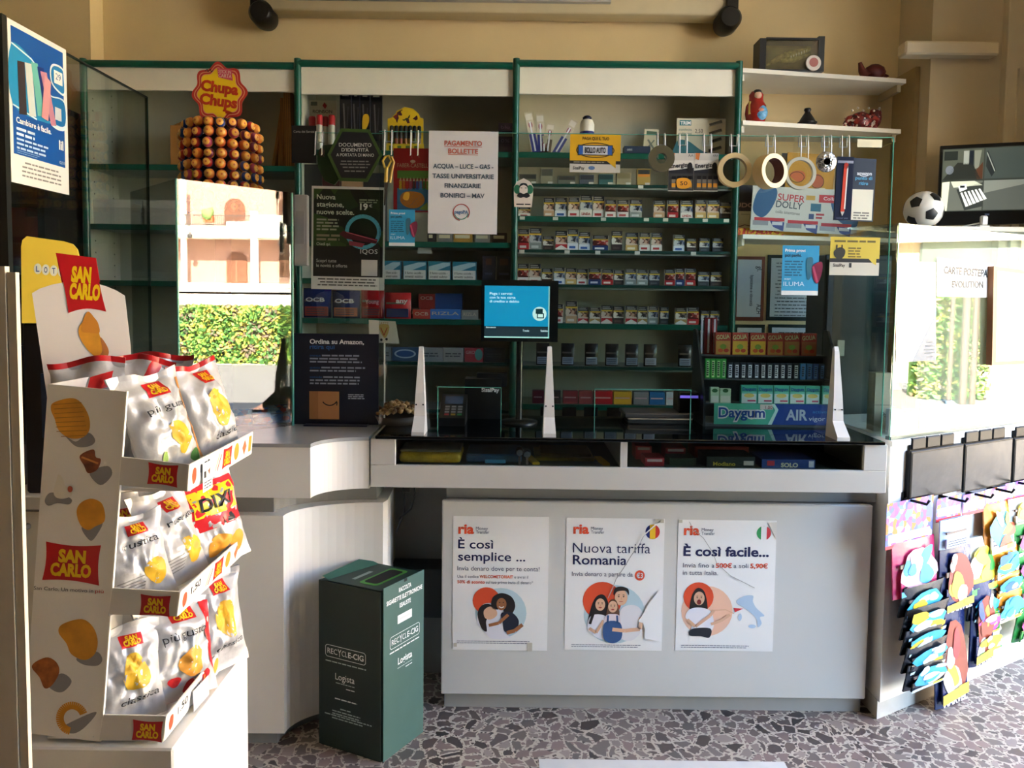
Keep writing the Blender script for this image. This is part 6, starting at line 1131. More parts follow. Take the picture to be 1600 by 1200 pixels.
putbag(bagmesh(.13, .245, .06, 5, SCR2, [('quad', [(.3, .6), (.55, .6), (.8, .95), (.6, .95)], SCR_, 0)]), 205, 700, 1.72, TZ[0], 30, -2, 8, 'silver crisp bag with a diagonal red stripe behind the nearest bags')
putbag(bagmesh(.14, .245, .05, 6, SCR2, ()), 255, 700, 1.80, TZ[0], 20, -4, 0, 'red-topped crisp bag between the striped one and the classica bag')
putbag(bagmesh(.145, .185, .06, 7, None, RUS), 226, 905, 1.555, TZ[1], 50, -18, -4, 'crumpled silver crisp bag lettered rustica in the middle tray, nearest of that tray')
putbag(bagmesh(.15, .2, .055, 17, None, LG_(.3, .7, .75, .86)), 196, 905, 1.64, TZ[1], 24, -6, -4, 'silver crisp bag at the back of the middle tray beside the side panel')
putbag(bagmesh(.155, .215, .065, 8, None, RUS), 288, 900, 1.67, TZ[1], 66, -16, -6, 'crumpled silver crisp bag in the middle of the middle tray')
putbag(bagmesh(.165, .225, .06, 9, None, DIX), 350, 890, 1.79, TZ[1], 60, -12, -6, 'red and yellow snack bag at the far end of the middle tray')
putbag(bagmesh(.15, .2, .06, 10, None, CLA), 205, 1105, 1.555, TZ[2], 48, -14, 2, 'white crisp bag lettered classica in the bottom tray, beside the side panel')
putbag(bagmesh(.185, .215, .075, 11, None, PAP), 280, 1095, 1.65, TZ[2], 52, -16, 4, 'large silver crisp bag with red peppers in the bottom tray')
putbag(bagmesh(.155, .235, .065, 12, None, CLA), 347, 1070, 1.79, TZ[2], 58, -10, 0, 'white crisp bag lettered classica at the far end of the bottom tray')

# ================================================================== LEFT EDGE
m = MB(); b_ = X(18, 1.3, 800); e_ = X(33, 1.3, 800); zt2 = P(18, 416, 1.3).z; m.box(X(-60, 1.3, 800), 1.3, 0, b_, 1.312, zt2, C('#e6e0d2', .5, var=.03)); m.box(b_ + .002, 1.302, 0, e_, 1.312, zt2 - .01, C('#ddd6c6', .5, var=.03)); m.box(b_, 1.305, 0, b_ + .002, 1.31, zt2 - .012, C('#6a6457', .6)); tag(m.build('tall_board'), 'tall pale upright board cut by the left edge of the picture', 'board')
tl = thing('lottery_terminal', 'dark lottery terminal topped by a yellow rounded sign, behind the snack display', 'terminal', tuple(P(80, 770, 2.0)))
c = ncard(60, 450, 2.0, 24, .03); LY = C('#f0d048', .45); c.body(LY, [(34, 505), (33, 385), (35, 375), (42, 369), (100, 377), (113, 381), (120, 389), (123, 402), (123, 505)])
for t, x, y in (('L', 59, 420), ('O', 71.5, 421.5), ('T', 84, 423), ('T', 96.5, 424.5), ('O', 109, 426)): c.ell(x, y, 6, 8.4, C('#e6ead8', .5), 1); c.txt(t, x - 2.6, y + 4.4, x + 2.6, 8.6, C('#2f5596', .5), 2, .02)
c.done('sign', parent=tl); zc2 = Z(772, 2.0, 60)
a, b = X(34, 2.0, 600), X(150, 2.0, 600); m = MB(); m.box(a, 2.005, zc2, b, 2.10, P(60, 505, 2.0).z, C('#10151f', .4), .006); m.box(a + .05, 2.0, zc2 + .15, b - .02, 2.006, zc2 + .32, C('#17304f', .3)); m.build('body', tl)
lo = thing('low_cabinet', 'low off-white cabinet under the lottery terminal', 'cabinet', (X(70, 2.0, 900), 2.15, 0)); m = MB(); m.box(X(5, 2.0, 900), 1.98, 0, X(160, 2.0, 900), 2.19, zc2, C('#cfcabb', .5, var=.04), .004); m.build('body', lo)
m = MB(); m.box(X(5, 1.978, 900), 1.974, zc2 - .04, X(160, 1.978, 900), 1.98, zc2 - .036, C('#57534a', .6)); m.lathe([(.008, -.02), (.008, 0)], C('#57534a', .5), (X(44, 1.98, 820), 1.98, zc2 - .08), 10, 'Y'); m.build('drawer_seam', lo)
# dark rack behind the tall glass
mr = thing('magazine_rack', 'dark rack with red boxes seen through the tall glass partition', 'rack', (-2.0, 3.5, 0)); RK = C('#1f1c18', .6); a, b = -2.7, -2.03
m = MB(); m.box(a, 3.80, 0, b, 3.83, 2.35, RK); m.box(a, 3.35, 0, a + .03, 3.8, 2.35, RK); m.box(b - .03, 3.35, 0, b, 3.8, 2.35, RK); m.build('frame', mr)
for z in (.9, 1.25, 1.6, 1.95, 2.3): MB().box(a + .03, 3.35, z, b - .03, 3.8, z + .03, RK).build('shelf', mr)
for k, (px, w_, h_, cc, z, nm) in enumerate(((20, 60, .26, '#5f1418', 1.63, 'dark red box on the middle level of the dark rack'), (62, 36, .22, '#6a171a', 1.63, 'dark red box nearest the shelving on the dark rack'), (-6, 36, .2, '#2f4a2a', 1.98, 'green packet high on the dark rack'), (50, 44, .18, '#4a4038', 1.28, 'brown box on the lower level of the dark rack'))):
    x = X(px, 3.45, 400); w2 = w_ * 3.45 / F / 2; tag(MB().box(x - w2, 3.42, z, x + w2, 3.7, z + h_, C(cc, .5), .004).build('carton'), nm, 'carton', 'cartons on the dark rack')

# ================================================================== LOLLIPOP TOWER
TY = 3.02; tc = X(347, TY, 250); twr = thing('lollipop_tower', 'round lollipop tower on the curved counter with a flower-shaped sign on top', 'lollipop stand', (tc, TY, ZL))
r0 = .118; zr0 = P(347, 201, TY).z; RZ = .0388
m = MB(); m.lathe([(.10, ZL), (.10, ZL + .01), (.03, ZL + .02), (.03, zr0 - .36), (r0 - .012, zr0 - .34), (r0 - .012, zr0 + .02), (.02, zr0 + .03)], C('#241a1c', .5), (tc, TY, 0), 28); m.build('core', twr)
m = MB(); m.tube([(tc, TY - .05, zr0 + .02), (tc - .01, TY - .06, zr0 + .1)], .004, C('#e0d9cc', .4), 8); m.build('sign_stick', twr)
c = Card(300, 97, 386, 194, TY - .07, th=.003)
def flower(s_, dx=0, dy=0): return [(343 + dx + s_ * 38.5 * (1 + .085 * math.cos(8 * (2 * PI * i / 96) + .5)) * math.cos(2 * PI * i / 96), 146 + dy + s_ * 43 * (1 + .085 * math.cos(8 * (2 * PI * i / 96) + .5)) * math.sin(2 * PI * i / 96)) for i in range(96)]
c.body(C('#c8322a', .4), flower(1.03)); c.poly(flower(.94), C('#e8a07a', .4), 1); c.poly(flower(.9), C('#c8322a', .4), 2); c.poly(flower(.84), C('#e9b08a', .4), 3); c.poly(flower(.81), C('#f7d21c', .45), 4)
CT = C('#c73a1c', .45); c.txt('Chupa', 314, 141, 372, 15, CT, 6, .05, 7); c.txt('Chups', 312, 161, 370, 15, CT, 6, .05, 7); c.line([(348, 172), (356, 173), (362, 176), (352, 175)], 2.5, CT, 6)
c.poly([(340, 108), (362, 110), (364, 127), (342, 122)], C('#d9506a', .45), 6); c.txt('STICK IN', 342, 115, 361, 4.6, C('#f3d9c8', .5), 7, .01, 5); c.txt('CARTA', 342, 121.5, 362, 5.4, C('#f3d9c8', .5), 7, .01, 5); c.line([(321, 113), (325, 110), (326, 114), (330, 110), (331, 114), (334, 112)], 1, INK, 6)
c.done('sign', parent=twr)
def lolly(cw, cs):
    m = MB(); m.ball((0, 0, 0), .0195, C(cw, .3), 2); m.lathe([(.0135, -.0155), (.010, -.0178), (.005, -.0196), (0, -.0201)], C('#eeb04a', .3), n=12, axis='Y')
    m.lathe([(.0196, -.002), (.0200, .002), (.0185, .008)], C(cs, .35), n=14, axis='Y'); m.lathe([(.004, -.0199), (.003, -.0203), (0, -.0204)], C('#c8602a', .3), n=8, axis='Y'); m.tube([(0, .015, 0), (0, .036, 0)], .002, C('#e6dfd2', .5), 6); return m
LT = [('orange', '#d9772c', '#c2382a'), ('blue', '#27407f', '#e0a23a'), ('pink', '#c24a6a', '#e3b04a'), ('red', '#b3281f', '#2a3a7a'), ('orange', '#e08a34', '#a82a4a'), ('plum', '#6f2444', '#d98a3a')]
LP = [tag(lolly(a, b).build('lollipop', None, (0, 0, 0)), n, 'lollipop', 'lollipops on the tower') for n, a, b in LT]; used = set(); rl = random.Random(11)
RN_ = ['top', 'second', 'third', 'fourth', 'fifth', 'sixth', 'seventh', 'eighth', 'ninth']
for r_ in range(9):
    for k in range(11):
        an = R(-90 + (k - 5) * 18 + (r_ % 2) * 2); rr = r0 + .012 - (.012 if r_ == 0 else 0); t = rl.randrange(6) if 2 < k else rl.choice([0, 1, 3, 5])
        loc = (tc + (rr + .010) * math.cos(an), TY + (rr + .010) * math.sin(an), zr0 - RZ * r_ + rl.uniform(-.003, .003)); lab = '%s-wrapped lollipop, %s from the left in the %s ring of the tower' % (LT[t][0], ORD[k], RN_[r_])
        rz = an + PI / 2
        if t in used: clone(LP[t], loc, rz, lab)
        else: used.add(t); move(LP[t], loc, rz); LP[t]['label'] = lab
# sachets behind the mirroring pane
BS = busy('sachet_print', ['#2a58a8', '#3f78c4', '#dfe3ea', '#1d3f86', '#a8b4c4', '#c9564a'], 45, .3)
for k, (x, y) in enumerate(((-.99, 2.80), (-.93, 2.84), (-.87, 2.87), (-.90, 2.93))):
    o = tag(pouchmesh(BS, .085, .06, .03, BS).build('sachet', None, (0, 0, 0)), 'blue and white sachet, %s from the left behind the mirroring pane' % ORD[k], 'sachet', 'sachets in the showcase'); move(o, (x, y, ZL), .5, (R(-14), 0))

# ================================================================== GREEN RECYCLING BIN
BF = Vector((X(596, 2.42, 1000), 2.42, 0)); BL_ = BF + Vector((-.226, .104, 0)); BR = BF + Vector((.113, .178, 0)); BB = Vector((-.518, 2.672, 0)); bz = Z(925, 2.42, 596)
GB1 = C('#17352e', .5, var=.04); GB_LIT = C('#41625a', .45, var=.05); bn = thing('recycling_bin', 'dark green cardboard recycling bin with white lettering in front of the counters', 'bin', tuple((BF + BB) / 2))
m = MB(); m.prism([(p.x, p.y) for p in (BF, BR, BB, BL_)], 0, bz, GB1); m.build('body', bn)
def bface(A, B, nm, mat, fn, ztop=0.):
    d = (B - A).normalized(); n = Vector((d.y, -d.x, 0)); wpx = (B - A).length * 1000; c = Card(0, 0, wpx, bz * 1000, O=A + Vector((0, 0, bz + ztop)) + n * .004, U=B - A, V=Vector((0, 0, -bz - ztop + .001)), th=.0035); c.body(mat); fn(c, wpx); c.done(nm, parent=bn)
WT = C('#e9ece9', .6); WT2 = C('#a9b8b2', .6)
def rc_(c, x0, y0, x1, y1, l=1):
    for a, b in (((x0 + 6, y0), (x1 - 6, y0)), ((x1, y0 + 6), (x1, y1 - 6)), ((x1 - 6, y1), (x0 + 6, y1)), ((x0, y1 - 6), (x0, y0 + 6)), ((x0, y0 + 6), (x0 + 6, y0)), ((x1 - 6, y0), (x1, y0 + 6)), ((x1, y1 - 6), (x1 - 6, y1)), ((x0 + 6, y1), (x0, y1 - 6))): c.line([a, b], 1.8, WT, l)
    w_ = x1 - x0; y = y1 - (y1 - y0) * .28; h = (y1 - y0) * .46; c.txt('REC', x0 + 8, y, x0 + w_ * .3, h, WT, l); c.txt('Y', x0 + w_ * .31, y + h * .25, x0 + w_ * .40, h * 1.4, WT, l); c.txt('CL', x0 + w_ * .41, y, x0 + w_ * .55, h, WT, l); c.txt('E-CIG', x0 + w_ * .57, y, x1 - 8, h, WT, l, .02)
def leftf(c, w_):
    rc_(c, 28, 215, 190, 255); c.lines(28, 268, 192, 1, 5, 4, WT2, 1, 0); c.txt('Logista', 68, 328, 146, 22, WT, 1); c.lines(70, 338, 146, 1, 5, 3, WT2, 1, 0); c.lines(112, 352, 146, 1, 5, 3, WT, 1, 0); c.lines(66, 392, 156, 1, 5, 4, WT, 1, 0); c.lines(88, 425, 130, 1, 5, 4, WT2, 1, 0); c.lines(54, 436, 170, 2, 9, 4, WT2, 1, .1, 3, True); c.lines(24, 452, 214, 1, 9, 4, WT2, 1, 0); c.lines(54, 461, 180, 1, 9, 4, WT2, 1, .1)
def rightf(c, w_):
    c.txt('RACCOLTA', 76, 36, 140, 14, WT, 1, .03); c.txt('SIGARETTE ELETTRONICHE', 14, 62, 200, 14, WT, 1, .03); c.txt('ESAUSTE', 80, 88, 138, 14, WT, 1, .03); c.rect(70, 112, 144, 140, WT, 1); c.rect(102, 0, 118, 10, C('#0b1512', .6), 1); c.rect(78, 122, 136, 130, C('#d3d6d3', .6), 2)
    rc_(c, 32, 172, 186, 212); c.lines(30, 222, 186, 1, 5, 4, WT, 1, 0); c.txt('Logista', 72, 276, 146, 22, WT, 1, .02); c.lines(70, 286, 146, 1, 5, 3, WT2, 1, 0); c.lines(112, 296, 146, 1, 5, 3, WT, 1, 0)
bface(BL_, BF, 'side_face', C('#0e241e', .5, var=.05), leftf); bface(BF + Vector((.004, -.001, 0)), BR, 'front_flap', GB_LIT, rightf, .012)  # light from the right put into the greens: side face darker, flap lighter
m = MB(); u = (BR - BF); v = (BL_ - BF); mid = BF + u * .5 + v * .5
def bt(s_, t, z=0.): q = BF + u * s_ + v * t; return (q.x, q.y, bz + z)
m.add([bt(.0, .0, .003), bt(1, 0, .003), bt(1, .97, .003), bt(0, .97, .003)], [[0, 1, 2, 3]], C('#143229', .5)); m.add([bt(.02, .86, .004), bt(.98, .72, .004), bt(.98, .97, .02), bt(.02, .97, .012)], [[0, 1, 2, 3]], C('#2b5f50', .5)); m.build('top_flap', bn)
def slot(s0, s1, t0, t1, z, mat, mb): 
    pts = []
    for cx, cy, a0 in ((s1 - .06, t1 - .06, 0), (s0 + .06, t1 - .06, 90), (s0 + .06, t0 + .06, 180), (s1 - .06, t0 + .06, 270)): pts += [bt(cx + .06 * math.cos(R(a0 + q * 30)), cy + .06 * math.sin(R(a0 + q * 30)), z) for q in range(4)]
    mb.add(pts, [list(range(len(pts)))], mat)
m = MB(); slot(.12, .90, .16, .46, .0045, C('#3f8a2c', .5), m); m.build('slot_rim', bn); m = MB(); slot(.18, .84, .20, .42, .0052, C('#050706', .8), m); m.build('slot', bn)
m = MB(); m.add([bt(.2, .56, .0047), bt(.62, .56, .0047), bt(.62, .62, .0047), bt(.2, .62, .0047)], [[0, 1, 2, 3]], C('#8a9c96', .5)); m.build('top_label', bn)

# ================================================================== ANGLED COUNTER: HOLDERS, HOOKS, TOY PACKETS
def tz(px, py, off=.0): p = PP(px, py, RC + RN * off, RN); return (p - RC).dot(RD), p.z
BK2 = C('#0c0d0e', .5, spec=.25); BKG = C('#141619', .22, spec=.3, bump=.25, bscale=9)
for k, (x0, x1, yt, yb, hx0, hx1, nm) in enumerate(((1415, 1497, 700, 772, 1419, 1486, 'black flip-up ticket holder nearest the corner of the angled counter'), (1499.5, 1574, 689, 760, 1502, 1565, 'black flip-up ticket holder in the middle of the angled counter'), (1577, 1665, 680, 750, 1580, 1650, 'black flip-up ticket holder cut by the right edge of the picture'))):
    t0, z1 = tz(x0, yt + 4); t1, _ = tz(x1, yt - 4); _, z0 = tz((x0 + x1) / 2, yb); g = thing('ticket_holder', nm, 'ticket holder', RC + RD * (t0 + t1) / 2 + RN * .01 + Vector((0, 0, z0)), 'black ticket holders')
    m = MB(); qb(m, t0, -.022, z0, t1, -.012, z1, BK2, .003); qb(m, t0 + .008, -.0235, z0 + .008, t1 - .008, -.0225, z1 - .008, BKG); m.build('flap', g)
    m = MB(); qb(m, t0 + .002, -.012, z0 + .01, t1 - .002, -.001, z1, BK2); m.build('back', g)
    m = MB(); h0, _ = tz(hx0, 690); h1, _ = tz(hx1, 690); n_ = 3
    for q in range(n_): a_ = h0 + (h1 - h0) * q / n_; qb(m, a_ + .002, -.016, z1 + .002, a_ + (h1 - h0) / n_ - .004, -.004, z1 + .045, BK2, .004)
    qb(m, h0, -.010, z1 + .0, h1, -.002, z1 + .03, BK2); m.build('hinge', g)
PR = [C(c, .25, bump=.25, bscale=24) for c in ('#c93468', '#15181f', '#1c2a58', '#e0851c', '#2f8a3a', '#d9d4c6')]
INKS = [['#e8b9c9', '#3a9ac4', '#f0e6ea', '#d9487a'], ['#3aa6d0', '#bfe0ea', '#2f7ab0', '#e0c02a', '#dfe6e6'], ['#8a3a2a', '#c9a23a', '#3f5aa8', '#b9b4a8', '#a8323a'], ['#3aa0d0', '#f6e6b0', '#c9482a', '#f2d02a', '#2f6ab0'], ['#d94a9a', '#e6e2d6', '#7fd05a', '#b8389a', '#2a6a34'], ['#e8d23a', '#4ab04a', '#5ac0e0', '#d96a3a', '#f2efe6']]
def decorate(k, w, h, d, pi_, seed):
    """cartoon-like ink shapes on the front of a packet"""
    q = random.Random(seed * 7 + pi_); y0 = -d * .5 - .0042
    def ell(cx, cz, rx, rz, col, l, an=0):
        n = 14; c_, s_ = math.cos(an), math.sin(an); pts = []
        for i in range(n):
            a = 2 * PI * i / n; kx, kz = rx * math.cos(a) * (1 + .18 * math.sin(3 * a + seed)), rz * math.sin(a)
            pts.append((min(.47, max(-.47, cx + kx * c_ - kz * s_)) * w, y0 - .0005 * l, min(.95, max(.05, cz + kx * s_ + kz * c_)) * h))
        k.add(pts, [list(range(n))], C(col, .3))
    ik = INKS[pi_]; ell(0, .5, .42, .36, ik[0], 1, q.uniform(-.4, .4))
    for i in range(5): ell(q.uniform(-.28, .28), q.uniform(.2, .8), q.uniform(.08, .24), q.uniform(.07, .2), ik[q.randrange(len(ik))], 2 + i, q.uniform(-1, 1))
    k.add([(-.44 * w, y0 - .004, .05 * h), (.44 * w, y0 - .004, .09 * h), (.44 * w, y0 - .004, .2 * h), (-.44 * w, y0 - .004, .15 * h)], [[0, 1, 2, 3]], C(ik[1], .3)); k.add([(.1 * w, y0 - .0045, .1 * h), (.36 * w, y0 - .0045, .11 * h), (.36 * w, y0 - .0045, .2 * h), (.1 * w, y0 - .0045, .19 * h)], [[0, 1, 2, 3]], C('#e8cf3a', .3))
HDC = busy('header_print', ['#8a4ab8', '#5a6ad0', '#e07a2a', '#d9d0ea', '#a05ac0', '#6a8ae0'], 45, .35); CLEAR = C('#b9cfe0', .15, bump=.4, bscale=30); RB = C('#d8303a', .4)
def strip(nm, px, y0, y1, wpx, header, packs, off):
    t, z1 = tz(px, y0, off); _, zl = tz(px, y1, off); sc = (tz(px + 10, y0, off)[0] - tz(px - 10, y0, off)[0]) / 20; g = thing('toy_strip', nm, 'toy packets', RC + RD * t + RN * off + Vector((0, 0, zl)), 'hanging strips of toy packets')
    if header:
        _, zh = tz(px, header, off); m = MB(); w_ = wpx * sc / 2; qb(m, t - w_, -off - .001, zh, t + w_, -off, z1, HDC); qb(m, t - w_, -off - .0018, zh, t + w_, -off - .001, zh + .012, RB); qb(m, t - w_ * .9, -off - .0016, zh + .02, t + w_ * .9, -off - .001, zh + .05, PR[5]); m.build('header_card', g)
    for i, (dx, a, b, w2, pi_, tl_) in enumerate(packs):
        tt, za = tz(px + dx, a, off); _, zb2 = tz(px + dx, b, off); mat = PR[pi_] if isinstance(pi_, int) else pi_
        k = pouchmesh(mat, w2 * sc, za - zb2, .035, C('#e9e6dc', .3) if pi_ in (3, 5) else mat); 
        if isinstance(pi_, int): decorate(k, w2 * sc, za - zb2, .035, pi_, int(px) + i)
        k2 = MB(); Mx = RM(off + .012 + .004 * i, tt, zb2) @ Matrix.Rotation(R(tl_), 4, 'X'); k2.v = [Mx @ v for v in k.v]; k2.f = k.f; k2.m = k.m; k2.sm = k.sm; k2.mats = k.mats
        if pi_ == 2: 
            v, f, aa, bb = glyphs('MARVEL', .04); kk = w2 * sc * .8 / (bb - aa); k2.add([Mx @ Vector((-w2 * sc * .4 + (x - aa) * kk, -.0235, .012 + y * .04)) for x, y in v], f, C('#d8d0d0', .4))
        k2.build('packet', g)
    hk2 = MB(); tb, zb3 = tz(px, y0 + 4, off); qb(hk2, tb - .012, -.004, zb3 - .005, tb + .012, 0, zb3 + .03, BK2, .002); hk2.tube([RC + RD * tb + Vector((0, 0, zb3 + .005)), RC + RD * tb + RN * (off + .06) + Vector((0, 0, zb3 + .005)), RC + RD * tb + RN * (off + .068) + Vector((0, 0, zb3 + .02))], .005, BK2, 8)
    tag(hk2.build('display_hook'), 'black hook holding the ' + nm, 'hook', 'black hooks on the angled counter')
strip('strip of pink and blue packets nearest the corner', 1423, 780, 1062, 72, 850, [(4, 842, 925, 66, 0, -4), (6, 905, 952, 62, 1, 10), (9, 935, 985, 66, 1, 12), (6, 968, 1008, 62, 1, 12), (6, 992, 1035, 62, 1, 12), (6, 1020, 1062, 60, 1, 10)], .03)
strip('strip of long dark blue packets', 1483, 776, 1094, 38, 812, [(2, 808, 852, 42, CLEAR, 0), (6, 846, 950, 48, 2, -2), (0, 945, 1092, 46, 2, -3)], .035)
strip('strip of white, yellow and green packets', 1523, 770, 1040, 36, 802, [(6, 838, 925, 50, 5, -4), (4, 920, 960, 44, 1, 6), (6, 945, 985, 42, 4, 8), (6, 978, 1010, 40, 5, 8), (0, 905, 1030, 30, 2, 0)], .03)
strip('strip of orange and blue packets', 1556, 762, 965, 34, 790, [(2, 785, 862, 42, 3, -4), (6, 850, 898, 40, 3, 4), (6, 888, 925, 40, 3, 8), (6, 915, 962, 42, 3, 8)], .03)
strip('strip of green and pink packets at the right edge', 1591, 752, 995, 40, 780, [(4, 775, 815, 44, 5, -4), (6, 806, 862, 44, 4, 4), (6, 850, 905, 44, 4, 6), (4, 895, 945, 44, 4, 8), (4, 935, 990, 46, 4, 8)], .03)

# ================================================================== INSIDE AND ABOVE THE RIGHT GLASS CASE
class RCard(Card):
    def pt(s, x, y, l=0): return PP(x, y, RC + RN * s.off, RN) + RN * (l * s.eps)
def rcard(off, th=.001): c = RCard(0, 0, 100, 100, 3.0); c.off = off; c.N = RN.copy(); c.th = th; c.O = PP(1450, 600, RC + RN * off, RN); c.U = Vector((0, 0, 0)); c.V = Vector((0, 0, 0)); return c
GW = C('#f6f3ec', .5)
c = rcard(-.0105); c.body(GW, [(1464, 402), (1552, 413), (1551, 465), (1464, 463)]); c.txt('CARTE POSTEPAY', 1474, 427, 1549, 11, C('#1b1d20', .6), 2, .04, 5); c.txt('EVOLUTION', 1487, 449, 1536, 10, C('#1b1d20', .6), 2, .04, 1); c.done('case_notice', 'white notice reading Carte Postepay Evolution stuck on the sunny glass case', 'notice')
c = rcard(-.0105); c.body(GW, [(1402, 408), (1462, 410), (1462, 563), (1400, 566)]); c.poly([(1461, 492), (1461, 563), (1425, 565)], C('#1f4660', .5), 2); c.poly([(1456, 500), (1462, 470), (1462, 494)], C('#7fb8cc', .5), 2)
for q, (a, b) in enumerate(((1447, 1460), (1445, 1460), (1443, 1460), (1444, 1459), (1447, 1457))): c.line([(a, 535 + q * 5.6), (b, 534.5 + q * 5.6)], 2.6, WHITE, 2)
c.ring(1411, 512, 3, 4, .6, SOFT, 1); c.line([(1407, 520), (1407, 550)], .6, SOFT, 1); c.line([(1415, 520), (1415, 550)], .6, SOFT, 1); c.done('case_poster', 'white poster with a grey blue triangle stuck on the sunny glass case', 'poster')
fp_ = thing('framed_sheet', 'wood-framed sheet at the right edge on the sunny glass case', 'picture frame', tuple(PP(1580, 570, RC - RN * .05, RN)))
c = rcard(.012, .023); c.body(C('#8a5a34', .5), [(1553, 416), (1660, 430), (1660, 566), (1550, 571)]); c.poly([(1559, 423), (1655, 435), (1655, 560), (1556, 565)], GW, 1); c.poly([(1562, 430), (1655, 440), (1655, 558), (1560, 560)], C('#e9e6da', .5), 2); c.rect(1568, 438, 1650, 450, C('#7d8078', .6), 3); c.lines(1566, 490, 1640, 5, 12, 2, C('#a8a498', .6), 3); c.done('frame', parent=fp_)
for k, (x0, x1, y0, cc) in enumerate(((1399, 1409, 640, '#c9ccd0'), (1411, 1421, 645, '#5a5e66'), (1424, 1434, 640, '#d9d4cc'), (1436, 1447, 648, '#c9543a'), (1449, 1460, 630, '#2a7ab0'), (1462, 1473, 632, '#6fb0d0'), (1475, 1486, 626, '#2f9ac4'), (1490, 1502, 645, '#7d8a84'), (1506, 1518, 646, '#b9c4bc'), (1522, 1531, 645, '#c23a44'), (1533, 1542, 645, '#3aa0c0'), (1544, 1552, 646, '#2f8ab0'))):
    t0, _ = tz(x0, 670, -.06); t1, _ = tz(x1, 670, -.06); _, z1 = tz((x0 + x1) / 2, y0, -.06); m = MB(); qb(m, t0, .06, rtop + .001, t1, .10, max(z1, rtop + .05), C(cc, .4)); qb(m, t0 + .003, .0592, rtop + .02, t1 - .003, .06, max(z1, rtop + .05) - .02, C('#e6e2da', .5))
    tag(m.build('case_packet'), ['pale', 'dark grey', 'cream', 'orange', 'strong blue', 'light blue', 'bright blue', 'grey green', 'pale green', 'red', 'turquoise', 'blue'][k] + ' packet standing in the glass case, %s from its corner' % ORD[k], 'packet', 'packets in the glass case')
c = Card(1366, 598, 1392, 690, 2.90, th=.06); c.O.z += rtop + .001 - min(c.pt(1366, 690).z, c.pt(1392, 690).z); c.body(C('#c9b9a0', .6)); c.txt('Pay', 1378, 668, 1390, 8, INK, 2); c.rect(1366, 648, 1392, 649, C('#8a7a64', .6), 1); c.done('carton', 'beige carton lettered Pay at the corner of the glass case', 'carton')
a, b = X(1288, 3.42, 500), X(1392, 3.42, 500); kz = P(1340, 398, 3.42).z; kb = thing('metal_cabinet', 'dark grey metal cabinet behind the glass case and the screen', 'cabinet', ((a + b) / 2, 3.55, 0)); MB().box(a, 3.43, 0, b, 3.64, kz, C('#3c3f40', .35, .3), .004).build('body', kb)
m = MB(); m.box(a + .01, 3.42, .1, b - .01, 3.43, kz - .02, C('#45484a', .3, .3), .003); m.build('door', kb); MB().box(a + .06, 3.41, kz - .45, a + .09, 3.42, kz - .38, C('#cfcbb8', .4)).build('latch', kb)
bz_ = P(1500, 357, 3.40).z; es = X(1386, 3.4, 356); tag(MB().box(es, 3.30, bz_ - .02, XR - .02, 3.66, bz_, C('#c9c5b9', .5, var=.03)).build('equipment_shelf'), 'pale shelf fixed to the pier above the glass case', 'shelf')
bl2 = P(1443, 328, 3.42); br_ = bl2.z - bz_; br_ = max(.06, br_); fb = thing('football', 'small black and white football on the pale shelf beside the monitor', 'ball', (bl2.x, 3.42, bz_)); m = MB(); cc = Vector((bl2.x, 3.42, bz_ + br_)); m.ball(cc, br_, C('#e3dfd6', .35), 4); m.build('cover', fb)
g_ = (1 + 5 ** .5) / 2; m = MB()
for vx in [(0, s1, s2 * g_) for s1 in (1, -1) for s2 in (1, -1)] + [(s1, s2 * g_, 0) for s1 in (1, -1) for s2 in (1, -1)] + [(s2 * g_, 0, s1) for s1 in (1, -1) for s2 in (1, -1)]:
    n = (Matrix.Rotation(.35, 3, 'X') @ Matrix.Rotation(.5, 3, 'Z') @ Vector(vx)).normalized(); u_ = n.orthogonal().normalized(); w3 = n.cross(u_); vs = [cc + n * br_ * 1.012]
    for rr in (.25, .5, .75, 1.):
        for q in range(20):
            i_, f_2 = divmod(q, 4); A_ = Vector((math.cos(2 * PI * i_ / 5), math.sin(2 * PI * i_ / 5))); B_2 = Vector((math.cos(2 * PI * (i_ + 1) / 5), math.sin(2 * PI * (i_ + 1) / 5))); e_2 = (A_ * (1 - f_2 / 4) + B_2 * (f_2 / 4)) * .36 * rr
            vs.append((n + u_ * e_2.x + w3 * e_2.y).normalized() * br_ * 1.012 + cc)
    m.add(vs, [[0, 1 + q, 1 + (q + 1) % 20] for q in range(20)] + [[1 + k_ * 20 + q, 1 + (k_ + 1) * 20 + q, 1 + (k_ + 1) * 20 + (q + 1) % 20, 1 + k_ * 20 + (q + 1) % 20] for k_ in range(3) for q in range(20)], C('#141414', .35), True)
m.build('patches', fb)
mo = thing('security_monitor', 'flat security monitor showing four camera pictures on the pale shelf', 'monitor', tuple(P(1560, 355, 3.45)))
O = P(1470, 228, 3.52); R2 = P(1612, 207, 3.40); B2_ = P(1478, 352, 3.52); U = R2 - O; U.z = 0; V = Vector((0, 0, B2_.z - O.z)); O.z = O.z; SH = Vector((0, 0, R2.z - O.z))
c = Card(0, 0, 300, 180, O=O, U=U + SH * .0, V=V, th=.025); c.body(C('#0d0f10', .3)); c.done('bezel', parent=mo)
c = Card(0, 0, 300, 180, O=O + Vector((-.0005, -.001, 0)), U=U, V=V, th=.0005); E_ = lambda h, e=.22: C(h, .3, emit=e * .7)
c.rect(8, 8, 292, 150, E_('#3a3f38')); c.rect(10, 10, 148, 78, E_('#565c50'), 2); c.rect(152, 10, 290, 78, E_('#48524e'), 2); c.rect(10, 82, 148, 148, E_('#6d7268'), 2); c.rect(152, 82, 290, 148, E_('#8a9086'), 2)
